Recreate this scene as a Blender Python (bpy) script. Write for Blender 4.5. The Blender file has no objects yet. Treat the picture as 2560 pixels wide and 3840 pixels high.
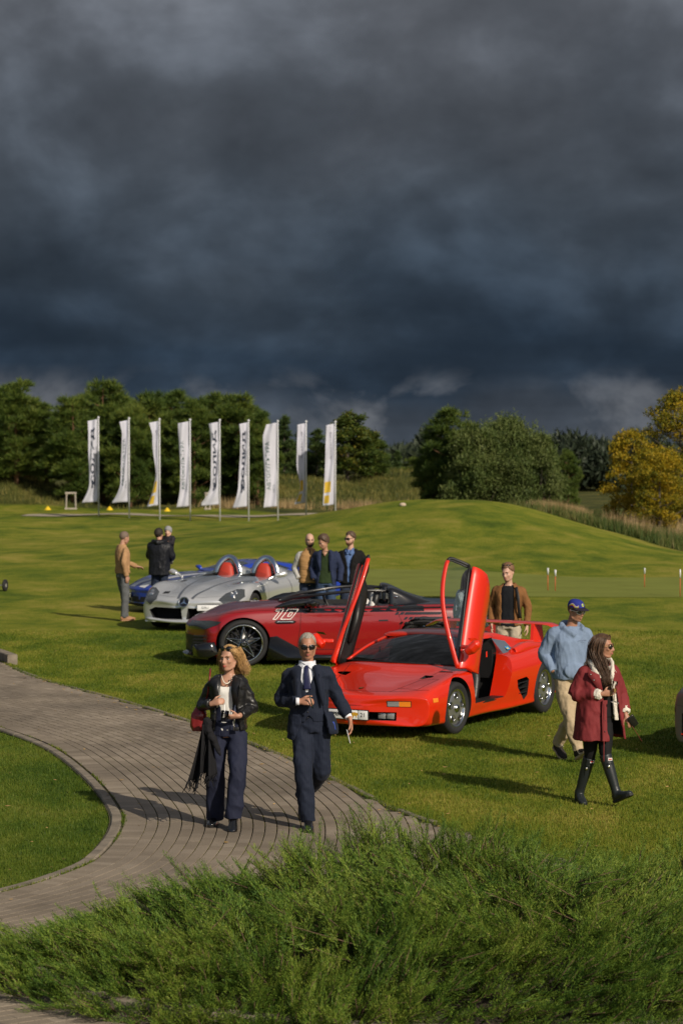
import bpy, bmesh, math, random
import numpy as np
from mathutils import Vector, Matrix, noise as mnoise
from mathutils.bvhtree import BVHTree
R = math.radians
random.seed(7); rng = np.random.default_rng(7)
S = bpy.context.scene
COL = S.collection

# ------------------------------------------------------------------ camera
cam_d = bpy.data.cameras.new('camera'); cam = bpy.data.objects.new('camera', cam_d); COL.objects.link(cam)
cam.location = (0, 0, 3.65); cam.rotation_euler = (R(90 - 1.97), 0, 0)
cam_d.sensor_fit = 'VERTICAL'; cam_d.sensor_height = 36; cam_d.sensor_width = 24; cam_d.lens = 85
cam_d.clip_start = .5; cam_d.clip_end = 6000
cam_d.dof.use_dof = True; cam_d.dof.focus_distance = 22.5; cam_d.dof.aperture_fstop = 4.0
S.camera = cam

# ------------------------------------------------------------------ sun + sky
SUN_AZ = math.atan2(.577, -.817)          # sun stands right of and behind the camera
SUN_EL = R(31)
sd = Vector((math.sin(SUN_AZ)*math.cos(SUN_EL), math.cos(SUN_AZ)*math.cos(SUN_EL), math.sin(SUN_EL)))
sl = bpy.data.lights.new('sun', 'SUN'); so = bpy.data.objects.new('sun', sl); COL.objects.link(so)
sl.energy = 4.4; sl.angle = R(.53); sl.color = (1, .89, .73)
so.rotation_euler = sd.to_track_quat('Z', 'Y').to_euler()
so.location = sd * 60

def N(nt, typ, **kw):
    n = nt.nodes.new(typ)
    for k, v in kw.items():
        if k == 'ins':
            for i, x in v.items(): n.inputs[i].default_value = x
        else: setattr(n, k, v)
    return n
def ramp(nt, fac, stops, interp='LINEAR'):
    r = nt.nodes.new('ShaderNodeValToRGB'); el = r.color_ramp.elements; r.color_ramp.interpolation = interp
    while len(el) < len(stops): el.new(.5)
    for e, (p, c) in zip(el, stops):
        e.position = p; e.color = (c[0], c[1], c[2], 1) if hasattr(c, '__len__') else (c, c, c, 1)
    if fac is not None: nt.links.new(fac, r.inputs[0])
    return r.outputs[0]
def mth(nt, op, a, b=None, c=None, clamp=False):
    n = nt.nodes.new('ShaderNodeMath'); n.operation = op; n.use_clamp = clamp
    for i, x in enumerate((a, b, c)):
        if x is None: continue
        if isinstance(x, (int, float)): n.inputs[i].default_value = x
        else: nt.links.new(x, n.inputs[i])
    return n.outputs[0]
def mixc(nt, f, a, b, blend='MIX'):
    n = nt.nodes.new('ShaderNodeMix'); n.data_type = 'RGBA'; n.blend_type = blend
    for i, x in ((0, f), (6, a), (7, b)):
        if isinstance(x, (int, float)): n.inputs[i].default_value = x
        elif isinstance(x, (tuple, list)): n.inputs[i].default_value = (*x[:3], 1)
        else: nt.links.new(x, n.inputs[i])
    return n.outputs[2]

w = bpy.data.worlds.new('World'); S.world = w; w.use_nodes = True
nt = w.node_tree; nt.nodes.clear()
tc = N(nt, 'ShaderNodeTexCoord'); sep = N(nt, 'ShaderNodeSeparateXYZ'); nt.links.new(tc.outputs['Generated'], sep.inputs[0])
X, Y, Z = sep.outputs
zz = mth(nt, 'MAXIMUM', Z, 0.0)
den = mth(nt, 'ADD', zz, .055)
cmb = N(nt, 'ShaderNodeCombineXYZ')
nt.links.new(mth(nt, 'DIVIDE', X, den), cmb.inputs[0]); nt.links.new(mth(nt, 'MULTIPLY', mth(nt, 'DIVIDE', Y, den), .6), cmb.inputs[1])
n1 = N(nt, 'ShaderNodeTexNoise', ins={'Scale': .7, 'Detail': 4, 'Roughness': .45, 'Distortion': .1}); nt.links.new(cmb.outputs[0], n1.inputs['Vector'])
vm = N(nt, 'ShaderNodeVectorMath', operation='MULTIPLY'); vm.inputs[1].default_value = (8.5, 8.5, 12.5); nt.links.new(tc.outputs['Generated'], vm.inputs[0])
n2 = N(nt, 'ShaderNodeTexNoise', ins={'Scale': 1.15, 'Detail': 7, 'Roughness': .48, 'Distortion': .35}); nt.links.new(vm.outputs[0], n2.inputs['Vector'])
# cloud base brightness by height (dark shelf low down, greyer overhead) broken up by noise
warp = mth(nt, 'ADD', zz, mth(nt, 'MULTIPLY', mth(nt, 'SUBTRACT', n2.outputs[0], .5), .07))
cl = ramp(nt, warp, [(0, (.056, .068, .086)), (.008, (.044, .056, .074)), (.018, (.023, .036, .055)), (.034, (.021, .034, .053)), (.062, (.034, .048, .067)),
                     (.095, (.054, .068, .087)), (.135, (.078, .090, .109)), (.18, (.106, .116, .135)), (.5, (.14, .15, .165)), (1, (.2, .2, .21))])
mod = ramp(nt, n1.outputs[0], [(.30, .84), (.5, 1.0), (.70, 1.22)])
cl = mixc(nt, 1.0, cl, mod, 'MULTIPLY')
def cloud_noise(off, scale, detail, rough, dist):
    va = N(nt, 'ShaderNodeVectorMath', operation='ADD'); va.inputs[1].default_value = off; nt.links.new(vm.outputs[0], va.inputs[0])
    n = N(nt, 'ShaderNodeTexNoise', ins={'Scale': scale, 'Detail': detail, 'Roughness': rough, 'Distortion': dist}); nt.links.new(va.outputs[0], n.inputs['Vector']); return n.outputs[0]
# billows: the noise is shaded by its own slope, lit from above right as the real cloud is
b1 = mth(nt, 'SUBTRACT', cloud_noise((9.2, 0, 0), 1.8, 7, .50, .15), cloud_noise((9.27, 0, .15), 1.8, 7, .50, .15))
b2 = mth(nt, 'SUBTRACT', cloud_noise((16, 2, 0), .85, 5, .48, .1), cloud_noise((16.12, 2, .32), .85, 5, .48, .1))
sh_ = mth(nt, 'ADD', mth(nt, 'MULTIPLY', b1, 1.55), mth(nt, 'MULTIPLY', b2, 1.6))
cl = mixc(nt, 1.0, cl, ramp(nt, mth(nt, 'ADD', sh_, .5), [(.0, .60), (.38, .88), (.5, 1.0), (.64, 1.22), (.95, 1.8)]), 'MULTIPLY')
# paler breaks low over the horizon
brk = mth(nt, 'MULTIPLY', ramp(nt, cloud_noise((9.4, 1.1, 3), 1.5, 6, .55, .3), [(.52, 0.0), (.62, 1.0)]), ramp(nt, zz, [(.004, .75), (.016, .55), (.026, 0.0)]))
cl = mixc(nt, brk, cl, (.17, .18, .20))
sky = N(nt, 'ShaderNodeTexSky', sky_type='NISHITA', sun_disc=False, sun_elevation=SUN_EL, sun_rotation=SUN_AZ, dust_density=1.5)
skys = mixc(nt, 1.0, sky.outputs[0], (.075, .075, .075), 'MULTIPLY')
# the storm stands in front; towards the sun, behind the camera, it breaks up into clear sky
clear = mth(nt, 'ADD', mth(nt, 'MULTIPLY', Y, -1.0), mth(nt, 'MULTIPLY', mth(nt, 'SUBTRACT', n1.outputs[0], .5), 1.2))
cf = ramp(nt, clear, [(.0, 0.0), (.45, 1.0)])
fin = mixc(nt, cf, cl, skys)
bg = N(nt, 'ShaderNodeBackground'); nt.links.new(fin, bg.inputs[0]); bg.inputs[1].default_value = 1.0
wo = N(nt, 'ShaderNodeOutputWorld'); nt.links.new(bg.outputs[0], wo.inputs[0])
w.cycles.sampling_method = 'MANUAL'; w.cycles.sample_map_resolution = 512

vs = S.view_settings; vs.view_transform = 'Standard'; vs.look = 'None'; vs.exposure = 0; vs.gamma = 1; vs.use_curve_mapping = False
S.render.engine = 'CYCLES'
S.cycles.use_denoising = True
S.cycles.max_bounces = 8; S.cycles.diffuse_bounces = 3; S.cycles.glossy_bounces = 4; S.cycles.transmission_bounces = 6; S.cycles.transparent_max_bounces = 10
S.cycles.caustics_reflective = False; S.cycles.caustics_refractive = False

# ------------------------------------------------------------------ materials
MATS = {}
def P(name, col=(.5, .5, .5), rough=.5, metal=0, coat=0, spec=.5, var=None, bump=None, sheen=0, trans=0, ior=1.45, alpha=1, emit=None, sss=0, coatrough=.03):
    """principled material; var=(scale, dark, light) mottles the colour, bump=(scale, strength, dist)"""
    if name in MATS: return MATS[name]
    m = bpy.data.materials.new(name); m.use_nodes = True; nt = m.node_tree; b = nt.nodes['Principled BSDF']
    b.inputs['Base Color'].default_value = (*col, 1); b.inputs['Roughness'].default_value = rough; b.inputs['Metallic'].default_value = metal
    b.inputs['Coat Weight'].default_value = coat; b.inputs['Coat Roughness'].default_value = coatrough; b.inputs['Specular IOR Level'].default_value = spec
    b.inputs['Sheen Weight'].default_value = sheen; b.inputs['Transmission Weight'].default_value = trans; b.inputs['IOR'].default_value = ior
    b.inputs['Alpha'].default_value = alpha
    if sss: b.inputs['Subsurface Weight'].default_value = sss; b.inputs['Subsurface Radius'].default_value = (.01, .004, .002); b.inputs['Subsurface Scale'].default_value = 1
    tc = N(nt, 'ShaderNodeTexCoord')
    if var:
        n = N(nt, 'ShaderNodeTexNoise', ins={'Scale': var[0], 'Detail': 5, 'Roughness': .6}); nt.links.new(tc.outputs['Object'], n.inputs['Vector'])
        c = ramp(nt, n.outputs[0], [(.3, [x*var[1] for x in col]), (.7, [min(1, x*var[2]) for x in col])]); nt.links.new(c, b.inputs['Base Color'])
    if bump:
        n = N(nt, 'ShaderNodeTexNoise', ins={'Scale': bump[0], 'Detail': 4, 'Roughness': .6}); nt.links.new(tc.outputs['Object'], n.inputs['Vector'])
        bp = N(nt, 'ShaderNodeBump', ins={'Strength': bump[1], 'Distance': bump[2] if len(bump) > 2 else .01}); nt.links.new(n.outputs[0], bp.inputs['Height']); nt.links.new(bp.outputs[0], b.inputs['Normal'])
    if emit: b.inputs['Emission Color'].default_value = (*emit[:3], 1); b.inputs['Emission Strength'].default_value = emit[3]
    MATS[name] = m; return m

# ------------------------------------------------------------------ mesh helpers
def npm(name, v, f, smooth=False):
    """mesh from arrays; f is (M,k) or a list of lists"""
    me = bpy.data.meshes.new(name); v = np.asarray(v, np.float32).reshape(-1, 3)
    if isinstance(f, np.ndarray) and f.ndim == 2:
        M, k = f.shape
        me.vertices.add(len(v)); me.vertices.foreach_set('co', v.ravel())
        me.loops.add(M*k); me.loops.foreach_set('vertex_index', f.astype(np.int32).ravel())
        me.polygons.add(M); me.polygons.foreach_set('loop_start', np.arange(0, M*k, k, dtype=np.int32))
        me.update(calc_edges=True); me.validate()
    else: me.from_pydata([tuple(map(float, p)) for p in v], [], [tuple(map(int, q)) for q in f]); me.update()
    me.polygons.foreach_set('use_smooth', np.full(len(me.polygons), bool(smooth)))
    return me
def obj(name, me, mat=None, parent=None, loc=None, rz=None):
    o = bpy.data.objects.new(name, me); COL.objects.link(o)
    if mat is not None and me is not None and not me.materials:
        for m in (mat if isinstance(mat, (list, tuple)) else [mat]): me.materials.append(m)
    if parent is not None: o.parent = parent
    if loc is not None: o.location = loc
    if rz is not None: o.rotation_euler = (0, 0, rz)
    return o
def tag(o, label=None, cat=None, group=None, kind=None):
    if label: o['label'] = label
    if cat: o['category'] = cat
    if group: o['group'] = group
    if kind: o['kind'] = kind
    return o
def thing(name, label, cat, loc=(0, 0, 0), rz=0, group=None):
    return tag(obj(name, None, None, None, loc, rz), label, cat, group)

class MB:
    """collects pieces (verts, faces) into one mesh"""
    def __init__(s): s.v = []; s.f = []; s.n = 0
    def add(s, v, f):
        v = np.asarray(v, float).reshape(-1, 3); s.v.append(v); s.f += [[i + s.n for i in q] for q in f]; s.n += len(v); return s
    def box(s, c, d, rot=None, taper=1.0):
        x, y, z = d[0]/2, d[1]/2, d[2]/2; t = taper
        v = np.array([(-x, -y, -z), (x, -y, -z), (x, y, -z), (-x, y, -z), (-x*t, -y*t, z), (x*t, -y*t, z), (x*t, y*t, z), (-x*t, y*t, z)])
        if rot is not None: v = v @ np.array(rot.to_3x3() if hasattr(rot, 'to_3x3') else rot).T
        return s.add(v + np.array(c), [(0, 3, 2, 1), (4, 5, 6, 7), (0, 1, 5, 4), (1, 2, 6, 5), (2, 3, 7, 6), (3, 0, 4, 7)])
    def tube(s, pts, r, n=10, ry=None, ref=(0, 0, 1), cap=True, power=2.0):
        """swept (super)ellipse; r, ry scalars or per-point; ref fixes the ring's second axis (ry side)"""
        p = np.asarray(pts, float); k = len(p); r = np.broadcast_to(np.asarray(r, float), (k,)); ry = r if ry is None else np.broadcast_to(np.asarray(ry, float), (k,))
        t = np.gradient(p, axis=0); t /= np.linalg.norm(t, axis=1)[:, None] + 1e-12
        refs = np.broadcast_to(np.asarray(ref, float), (k, 3))
        V = []
        a = np.linspace(0, 2*np.pi, n, endpoint=False); ca, sa = np.cos(a), np.sin(a)
        ca = np.sign(ca)*np.abs(ca)**(2/power); sa = np.sign(sa)*np.abs(sa)**(2/power)
        prev = None
        for i in range(k):
            u = np.cross(refs[i], t[i]); l = np.linalg.norm(u)
            if l < .12 and prev is not None: u = prev - t[i]*(prev @ t[i]); l = np.linalg.norm(u)
            elif l < .05: u = np.cross((1, 0, .01), t[i]); l = np.linalg.norm(u)
            u = u/l
            if prev is not None and u @ prev < 0: u = -u
            prev = u; q = np.cross(t[i], u)
            V.append(p[i] + np.outer(ca, u)*r[i] + np.outer(sa, q)*ry[i])
        F = [(i*n+j, i*n+(j+1) % n, (i+1)*n+(j+1) % n, (i+1)*n+j) for i in range(k-1) for j in range(n)]
        if cap: F += [tuple(range(n))[::-1], tuple((k-1)*n + j for j in range(n))]
        return s.add(np.concatenate(V), F)
    def lathe(s, prof, n=32, c=(0, 0, 0), axis='y'):
        """profile [(r, h)...] round the axis"""
        V = []
        for j in range(n):
            a = 2*math.pi*j/n
            for r, h in prof:
                V.append((r*math.cos(a), h, r*math.sin(a)) if axis == 'y' else (r*math.cos(a), r*math.sin(a), h))
        k = len(prof)
        F = [(j*k+i, j*k+i+1, ((j+1) % n)*k+i+1, ((j+1) % n)*k+i) for j in range(n) for i in range(k-1)]
        if axis != 'y': F = [q[::-1] for q in F]
        return s.add(np.array(V) + np.array(c), F)
    def ball(s, c, r, nu=16, nv=10, rot=None):
        r = np.broadcast_to(np.asarray(r, float), (3,)); V = [(0, 0, -1)]
        for i in range(1, nv):
            t = -math.pi/2 + math.pi*i/nv
            V += [(math.cos(t)*math.cos(2*math.pi*j/nu), math.cos(t)*math.sin(2*math.pi*j/nu), math.sin(t)) for j in range(nu)]
        V.append((0, 0, 1)); V = np.array(V)*r
        if rot is not None: V = V @ np.array(rot.to_3x3() if hasattr(rot, 'to_3x3') else rot).T
        F = [(0, 1+(j+1) % nu, 1+j) for j in range(nu)]
        F += [(1+i*nu+j, 1+i*nu+(j+1) % nu, 1+(i+1)*nu+(j+1) % nu, 1+(i+1)*nu+j) for i in range(nv-2) for j in range(nu)]
        e = 1+(nv-1)*nu; F += [(e, e-nu+j, e-nu+(j+1) % nu) for j in range(nu)]
        return s.add(V + np.array(c), F)
    def grid(s, A):
        """A (m,n,3) open sheet"""
        m, n = A.shape[:2]
        return s.add(A.reshape(-1, 3), [(i*n+j, i*n+j+1, (i+1)*n+j+1, (i+1)*n+j) for i in range(m-1) for j in range(n-1)])
    def mesh(s, name, smooth=True): return npm(name, np.concatenate(s.v) if s.v else np.zeros((0, 3)), s.f, smooth)
    def build(s, name, mat, parent=None, smooth=True, bevel=0, solid=0, auto=None):
        me = s.mesh(name, smooth)
        if solid or bevel or auto:
            o = bpy.data.objects.new('tmp', me); COL.objects.link(o)
            if solid: m = o.modifiers.new('s', 'SOLIDIFY'); m.thickness = abs(solid); m.offset = 1 if solid > 0 else -1
            if bevel: m = o.modifiers.new('b', 'BEVEL'); m.width = bevel; m.segments = 2; m.limit_method = 'ANGLE'; m.angle_limit = R(35)
            me = bake(o, name)
        if auto: me.set_sharp_from_angle(angle=R(auto))
        return obj(name, me, mat, parent)
WS_ = bpy.data.scenes.new('workshop')      # modifiers are applied in here, away from the heavy scene
def bake(o, name):
    """apply the modifiers of a temporary object"""
    if o.name in COL.objects: COL.objects.unlink(o)
    WS_.collection.objects.link(o); vl = WS_.view_layers[0]; vl.update(); dg = vl.depsgraph
    me = bpy.data.meshes.new_from_object(o.evaluated_get(dg)); me.name = name
    old = o.data; bpy.data.objects.remove(o); bpy.data.meshes.remove(old)
    return me
def fuse(mb, name, voxel=.01, smooth=4, folds=None, fac=.5):
    """voxel union of overlapping pieces into one continuous skin, relaxed, with cloth folds"""
    o = bpy.data.objects.new('tmp', mb.mesh('tmp')); COL.objects.link(o)
    m = o.modifiers.new('r', 'REMESH'); m.mode = 'VOXEL'; m.voxel_size = voxel; m.use_smooth_shade = True
    if smooth: m = o.modifiers.new('s', 'SMOOTH'); m.iterations = smooth; m.factor = fac
    me = bake(o, name)
    if folds: fold(me, *folds)
    me.polygons.foreach_set('use_smooth', np.ones(len(me.polygons), bool))
    return me
def vnoise(p):
    """smooth lattice noise in about -1..1"""
    i = np.floor(p).astype(np.int64); f = p-i; f = f*f*f*(f*(f*6-15)+10); out = 0
    def hsh(a): h = (a[:, 0]*374761393 + a[:, 1]*668265263 + a[:, 2]*2147483647) & 0xffffffff; h = ((h ^ (h >> 13))*1274126177) & 0xffffffff; return ((h ^ (h >> 16)) & 0xffff)/32767.5 - 1
    for dx in (0, 1):
        for dy in (0, 1):
            for dz in (0, 1): out = out + hsh(i + (dx, dy, dz))*(f[:, 0] if dx else 1-f[:, 0])*(f[:, 1] if dy else 1-f[:, 1])*(f[:, 2] if dz else 1-f[:, 2])
    return out
def fold(me, amp, scale=(9, 9, 4), seed=0):
    n = len(me.vertices); co = np.empty(n*3, np.float32); me.vertices.foreach_get('co', co); co = co.reshape(-1, 3)
    no = np.empty(n*3, np.float32); me.vertex_normals.foreach_get('vector', no); no = no.reshape(-1, 3)
    q = np.stack([co[:, 0]*scale[0] + seed*3.1, co[:, 1]*scale[1] + .35*co[:, 2]*scale[2], co[:, 2]*scale[2] + seed + co[:, 0]*2.2], 1)
    d = (.62 - 2*np.abs(vnoise(q)))*1.3 + vnoise(q*2.3 + (5, 1, seed))*.8 + .5*vnoise(q*4.7)
    co += no*(d*amp)[:, None].astype(np.float32)
    me.vertices.foreach_set('co', co.ravel()); me.update()
def text_mesh(body, size=1, name='lettering', bold=0, shear=0):
    c = bpy.data.curves.new('t', 'FONT'); c.body = body; c.size = size; c.align_x = 'CENTER'; c.align_y = 'CENTER'; c.resolution_u = 3; c.offset = bold; c.shear = shear
    o = bpy.data.objects.new('t', c); WS_.collection.objects.link(o); vl = WS_.view_layers[0]; vl.update(); dg = vl.depsgraph
    me = bpy.data.meshes.new_from_object(o.evaluated_get(dg)); me.name = name; bpy.data.objects.remove(o)
    return me
def spline(P_, n, closed=False):
    """Catmull-Rom through control points, resampled evenly in parameter"""
    P_ = np.asarray(P_, float); k = len(P_)
    t = np.linspace(0, k-1, n); i = np.minimum(t.astype(int), k-2); u = (t-i)[:, None]
    g = lambda j: P_[np.clip(j, 0, k-1)]
    p0, p1, p2, p3 = g(i-1), g(i), g(i+1), g(i+2)
    p0 = np.where((i == 0)[:, None], 2*p1-p2, p0); p3 = np.where((i == k-2)[:, None], 2*p2-p1, p3)
    return .5*(2*p1 + (p2-p0)*u + (2*p0-5*p1+4*p2-p3)*u**2 + (3*p1-p0-3*p2+p3)*u**3)
def lerp(x, xs, ys): return np.interp(x, xs, ys)

# shared trim materials
BLACKP = P('black_plastic', (.012, .012, .013), .45); RUBBER = P('tyre_rubber', (.014, .014, .015), .8, bump=(90, .3, .002)); DARK = P('dark_interior', (.010, .010, .011), .8)
GLOSSB = P('gloss_black', (.008, .008, .009), .08, coat=.6); CHROME = P('chrome', (.75, .75, .76), .08, 1.0); RIMS = P('polished_rim', (.62, .62, .63), .16, 1.0)
LEATHER = P('black_leather_seat', (.014, .014, .015), .42, bump=(60, .25)); PLATEW = P('plate_white', (.74, .74, .75), .4)

def thin_glass(name, tint, refl):
    m = bpy.data.materials.new(name); m.use_nodes = True; nt = m.node_tree; nt.nodes.clear(); out = N(nt, 'ShaderNodeOutputMaterial'); tr = N(nt, 'ShaderNodeBsdfTransparent'); tr.inputs[0].default_value = (*tint, 1)
    gl = N(nt, 'ShaderNodeBsdfGlossy'); gl.inputs['Roughness'].default_value = .02; lw = N(nt, 'ShaderNodeFresnel'); lw.inputs[0].default_value = 1.45; mx = N(nt, 'ShaderNodeMixShader'); nt.links.new(mth(nt, 'MULTIPLY', lw.outputs[0], refl), mx.inputs[0]); nt.links.new(tr.outputs[0], mx.inputs[1]); nt.links.new(gl.outputs[0], mx.inputs[2]); nt.links.new(mx.outputs[0], out.inputs[0]); return m
GLASS = thin_glass('window_glass', (.80, .85, .84), 1.0); WGLASS = thin_glass('windscreen_glass', (.27, .31, .32), 1.1)
LENS = P('clear_lens', (.85, .85, .88), .03, 0, trans=.75, ior=1.3)
AMBER = P('amber_lens', (.75, .22, .02), .12, coat=.5); REDL = P('red_lens', (.35, .02, .01), .12, coat=.5); LETTER = P('black_lettering', (.01, .01, .012), .5); GOLD = P('gold_print', (.60, .33, .03), .5)
# ------------------------------------------------------------------ terrain
def gauss(x, y, cx, cy, sx, sy, h): return h*np.exp(-((x-cx)/sx)**2/2 - ((y-cy)/sy)**2/2)
def tz(x, y):
    x = np.asarray(x, float); y = np.asarray(y, float)
    base = -.0093*np.clip(y-25, 0, 118)
    base = base - .016*np.clip(y-150, 0, None)
    m = gauss(x, y, 4.6, 93, np.where(x < 4.6, 6.4, 3.9), 11, 1.68)
    m = m + gauss(x, y, -21.5, 150, 3.6, 3.5, 2.0) + gauss(x, y, -4.2, 154, 4.0, 4, 1.7) + gauss(x, y, 3.8, 166, 4.5, 6, 2.1) + gauss(x, y, -13, 156, 5, 5, .1)
    m = m - gauss(x, y, -8, 100, 9, 12, .28) - gauss(x, y, 14.5, 93, 3, 9, .5)
    und = .05*np.sin(x*.55 + y*.21)*np.clip((y-58)/20, 0, 1) + .03*np.sin(x*1.3 - y*.37 + 2)*np.clip((y-58)/20, 0, 1)
    return base + m + und
def TZ(x, y): return float(tz(x, y))
INNER = spline([(-9, 36), (-6.6, 33.2), (-5.2, 31.2), (-4.15, 29.3), (-3.41, 27.6), (-2.78, 25.4), (-2.3, 23.3), (-2.13, 22.0), (-2.17, 20.5), (-2.37, 19.7), (-2.7, 19.0), (-3.3, 18.2), (-4.2, 17.5), (-5.5, 16.9), (-7.5, 16.4)], 900)
OUTER = spline([(-9.5, 49), (-7.2, 43.3), (-5.55, 39.2), (-4.82, 36.9), (-4.01, 35), (-2.85, 32.55), (-1.82, 30.1), (-.92, 27.7), (-.11, 25.1), (.28, 23.75), (.68, 22.55), (1.23, 21.46), (1.75, 20.4), (2.3, 19.3), (3.0, 18.3), (4.2, 17.4)], 900)
def xin(y): return np.interp(y, INNER[::-1, 1], INNER[::-1, 0], left=-99)
def xout(y): return np.interp(y, OUTER[::-1, 1], OUTER[::-1, 0], left=99)
BEDC = spline([(-1.90, 17.4), (-2.06, 16.6), (-2.02, 15.9), (-1.86, 15.42), (-1.52, 15.0), (-.95, 14.66), (0, 14.25), (1.4, 14.15), (2.6, 14.6), (3.6, 15.6)], 200)
def in_bed(x, y):
    return ((x-1.0)/3.1)**2 + ((y-17.0)/2.75)**2 < 1

ys = np.concatenate([np.linspace(2, 14, 7), np.linspace(15, 60, 40), np.linspace(61, 175, 110), np.geomspace(178, 3500, 30)])
xs = np.concatenate([-np.geomspace(3000, 32, 24), np.linspace(-30, 30, 101), np.geomspace(32, 3000, 24)])
gx, gy = np.meshgrid(xs, ys); gz = tz(gx, gy)
gv = np.stack([gx, gy, gz], -1).reshape(-1, 3); nx = len(xs)
ii, jj = np.meshgrid(np.arange(len(ys)-1), np.arange(nx-1), indexing='ij'); b0 = (ii*nx+jj).ravel()
gme = npm('ground', gv, np.stack([b0, b0+1, b0+1+nx, b0+nx], 1), True)
def roughness_of(x, y):
    r = np.clip((y-142.5)/1.2, 0, 1)
    # right of the mown mound a line runs from (8.3,96) to (12.3,84)
    d = ((x-8.0)*12 + (y-96)*4.0)/12.65
    wob = .35*np.sin(x*1.9 + y*.8)
    return np.maximum(r, np.clip((d+wob)/.8, 0, 1)*(y > 70))
la_ = gme.attributes.new('lush', 'FLOAT', 'POINT'); la_.data.foreach_set('value', ((gv[:, 0] < xin(gv[:, 1])+.3) & (gv[:, 1] < 37) & (gv[:, 1] > 16.4)).astype(np.float32))
at = gme.attributes.new('rough', 'FLOAT', 'POINT'); at.data.foreach_set('value', roughness_of(gv[:, 0], gv[:, 1]).astype(np.float32))

def lawn_mat():
    m = bpy.data.materials.new('lawn'); m.use_nodes = True; nt = m.node_tree; b = nt.nodes['Principled BSDF']
    tc = N(nt, 'ShaderNodeTexCoord'); mp = N(nt, 'ShaderNodeMapping'); mp.inputs['Scale'].default_value = (1, .55, 1); nt.links.new(tc.outputs['Object'], mp.inputs[0])
    a = N(nt, 'ShaderNodeTexNoise', ins={'Scale': .9, 'Detail': 6, 'Roughness': .62, 'Distortion': .4}); nt.links.new(mp.outputs[0], a.inputs['Vector'])
    f = N(nt, 'ShaderNodeTexNoise', ins={'Scale': 14, 'Detail': 5, 'Roughness': .7}); nt.links.new(mp.outputs[0], f.inputs['Vector'])
    g = N(nt, 'ShaderNodeTexNoise', ins={'Scale': .13, 'Detail': 3}); nt.links.new(tc.outputs['Object'], g.inputs['Vector'])
    sx_ = N(nt, 'ShaderNodeSeparateXYZ'); nt.links.new(tc.outputs['Object'], sx_.inputs[0])
    v = mth(nt, 'ADD', mth(nt, 'MULTIPLY', a.outputs[0], .62), mth(nt, 'ADD', mth(nt, 'MULTIPLY', f.outputs[0], .28), mth(nt, 'ADD', mth(nt, 'MULTIPLY', g.outputs[0], .46), mth(nt, 'MULTIPLY', mth(nt, 'SINE', mth(nt, 'ADD', mth(nt, 'MULTIPLY', sx_.outputs[0], 2.1), mth(nt, 'MULTIPLY', sx_.outputs[1], .7))), .018))))
    c = ramp(nt, v, [(.48, (.036, .066, .004)), (.60, (.090, .128, .008)), (.71, (.166, .182, .015)), (.84, (.275, .235, .045))])
    lush = N(nt, 'ShaderNodeAttribute', attribute_name='lush'); c = mixc(nt, mth(nt, 'MULTIPLY', lush.outputs['Fac'], .8), c, mixc(nt, 1.0, c, (.58, .80, .9), 'MULTIPLY'))
    rough = N(nt, 'ShaderNodeAttribute', attribute_name='rough')
    rn = N(nt, 'ShaderNodeTexNoise', ins={'Scale': .35, 'Detail': 5, 'Roughness': .6}); nt.links.new(tc.outputs['Object'], rn.inputs['Vector'])
    rc = ramp(nt, rn.outputs[0], [(.38, (.030, .040, .010)), (.54, (.070, .074, .016)), (.70, (.17, .14, .04))])
    nt.links.new(mixc(nt, rough.outputs['Fac'], c, rc), b.inputs['Base Color']); b.inputs['Roughness'].default_value = .9; b.inputs['Specular IOR Level'].default_value = .15
    bp = N(nt, 'ShaderNodeBump', ins={'Strength': .8, 'Distance': .05}); nt.links.new(f.outputs[0], bp.inputs['Height']); nt.links.new(bp.outputs[0], b.inputs['Normal'])
    return m
LAWN = lawn_mat()
ground = tag(obj('ground', gme, LAWN), kind='structure')
# putting green
def sheet(name, poly_x0, poly_x1, y0, y1, mat, dz, nx=80, ny=24, edge=None):
    A = np.zeros((ny, nx, 3))
    for i, t in enumerate(np.linspace(0, 1, ny)):
        for j, s in enumerate(np.linspace(0, 1, nx)):
            x = poly_x0 + (poly_x1-poly_x0)*s; lo, hi = (y0, y1) if edge is None else edge(x); y = lo+(hi-lo)*t
            A[i, j] = (x, y, 0)
    A[..., 2] = tz(A[..., 0], A[..., 1]) + dz
    return tag(MB().grid(A).build(name, mat), kind='structure')
GREEN = P('putting_green_turf', (.165, .185, .040), .95, spec=.1, var=(.8, .86, 1.14), bump=(60, .3))
def g_edge(x):
    a = 56.6 + .25*math.sin(x*.7); h = 9.6 + 1.4*math.sin(x*.45+1)
    t = max(0, min(1, (x+1.5)/2.2, (26-x)/3)); t = math.sqrt(t*(2-t)) if t < 1 else 1
    return (a + h*.5*(1-t), a + h*(.5+.5*t))
sheet('putting_green', -1.5, 26, 0, 0, GREEN, .006, 120, 20, g_edge)
# pale service path beyond the flags
GRAVEL = P('pale_gravel', (.34, .29, .215), .95, var=(3, .8, 1.15), bump=(40, .4))
sheet('gravel_path', -17, 1.5, 0, 0, GRAVEL, .03, 60, 3, lambda x: (127.4+.012*x*x*.2, 130.2+.012*x*x*.2))

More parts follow.
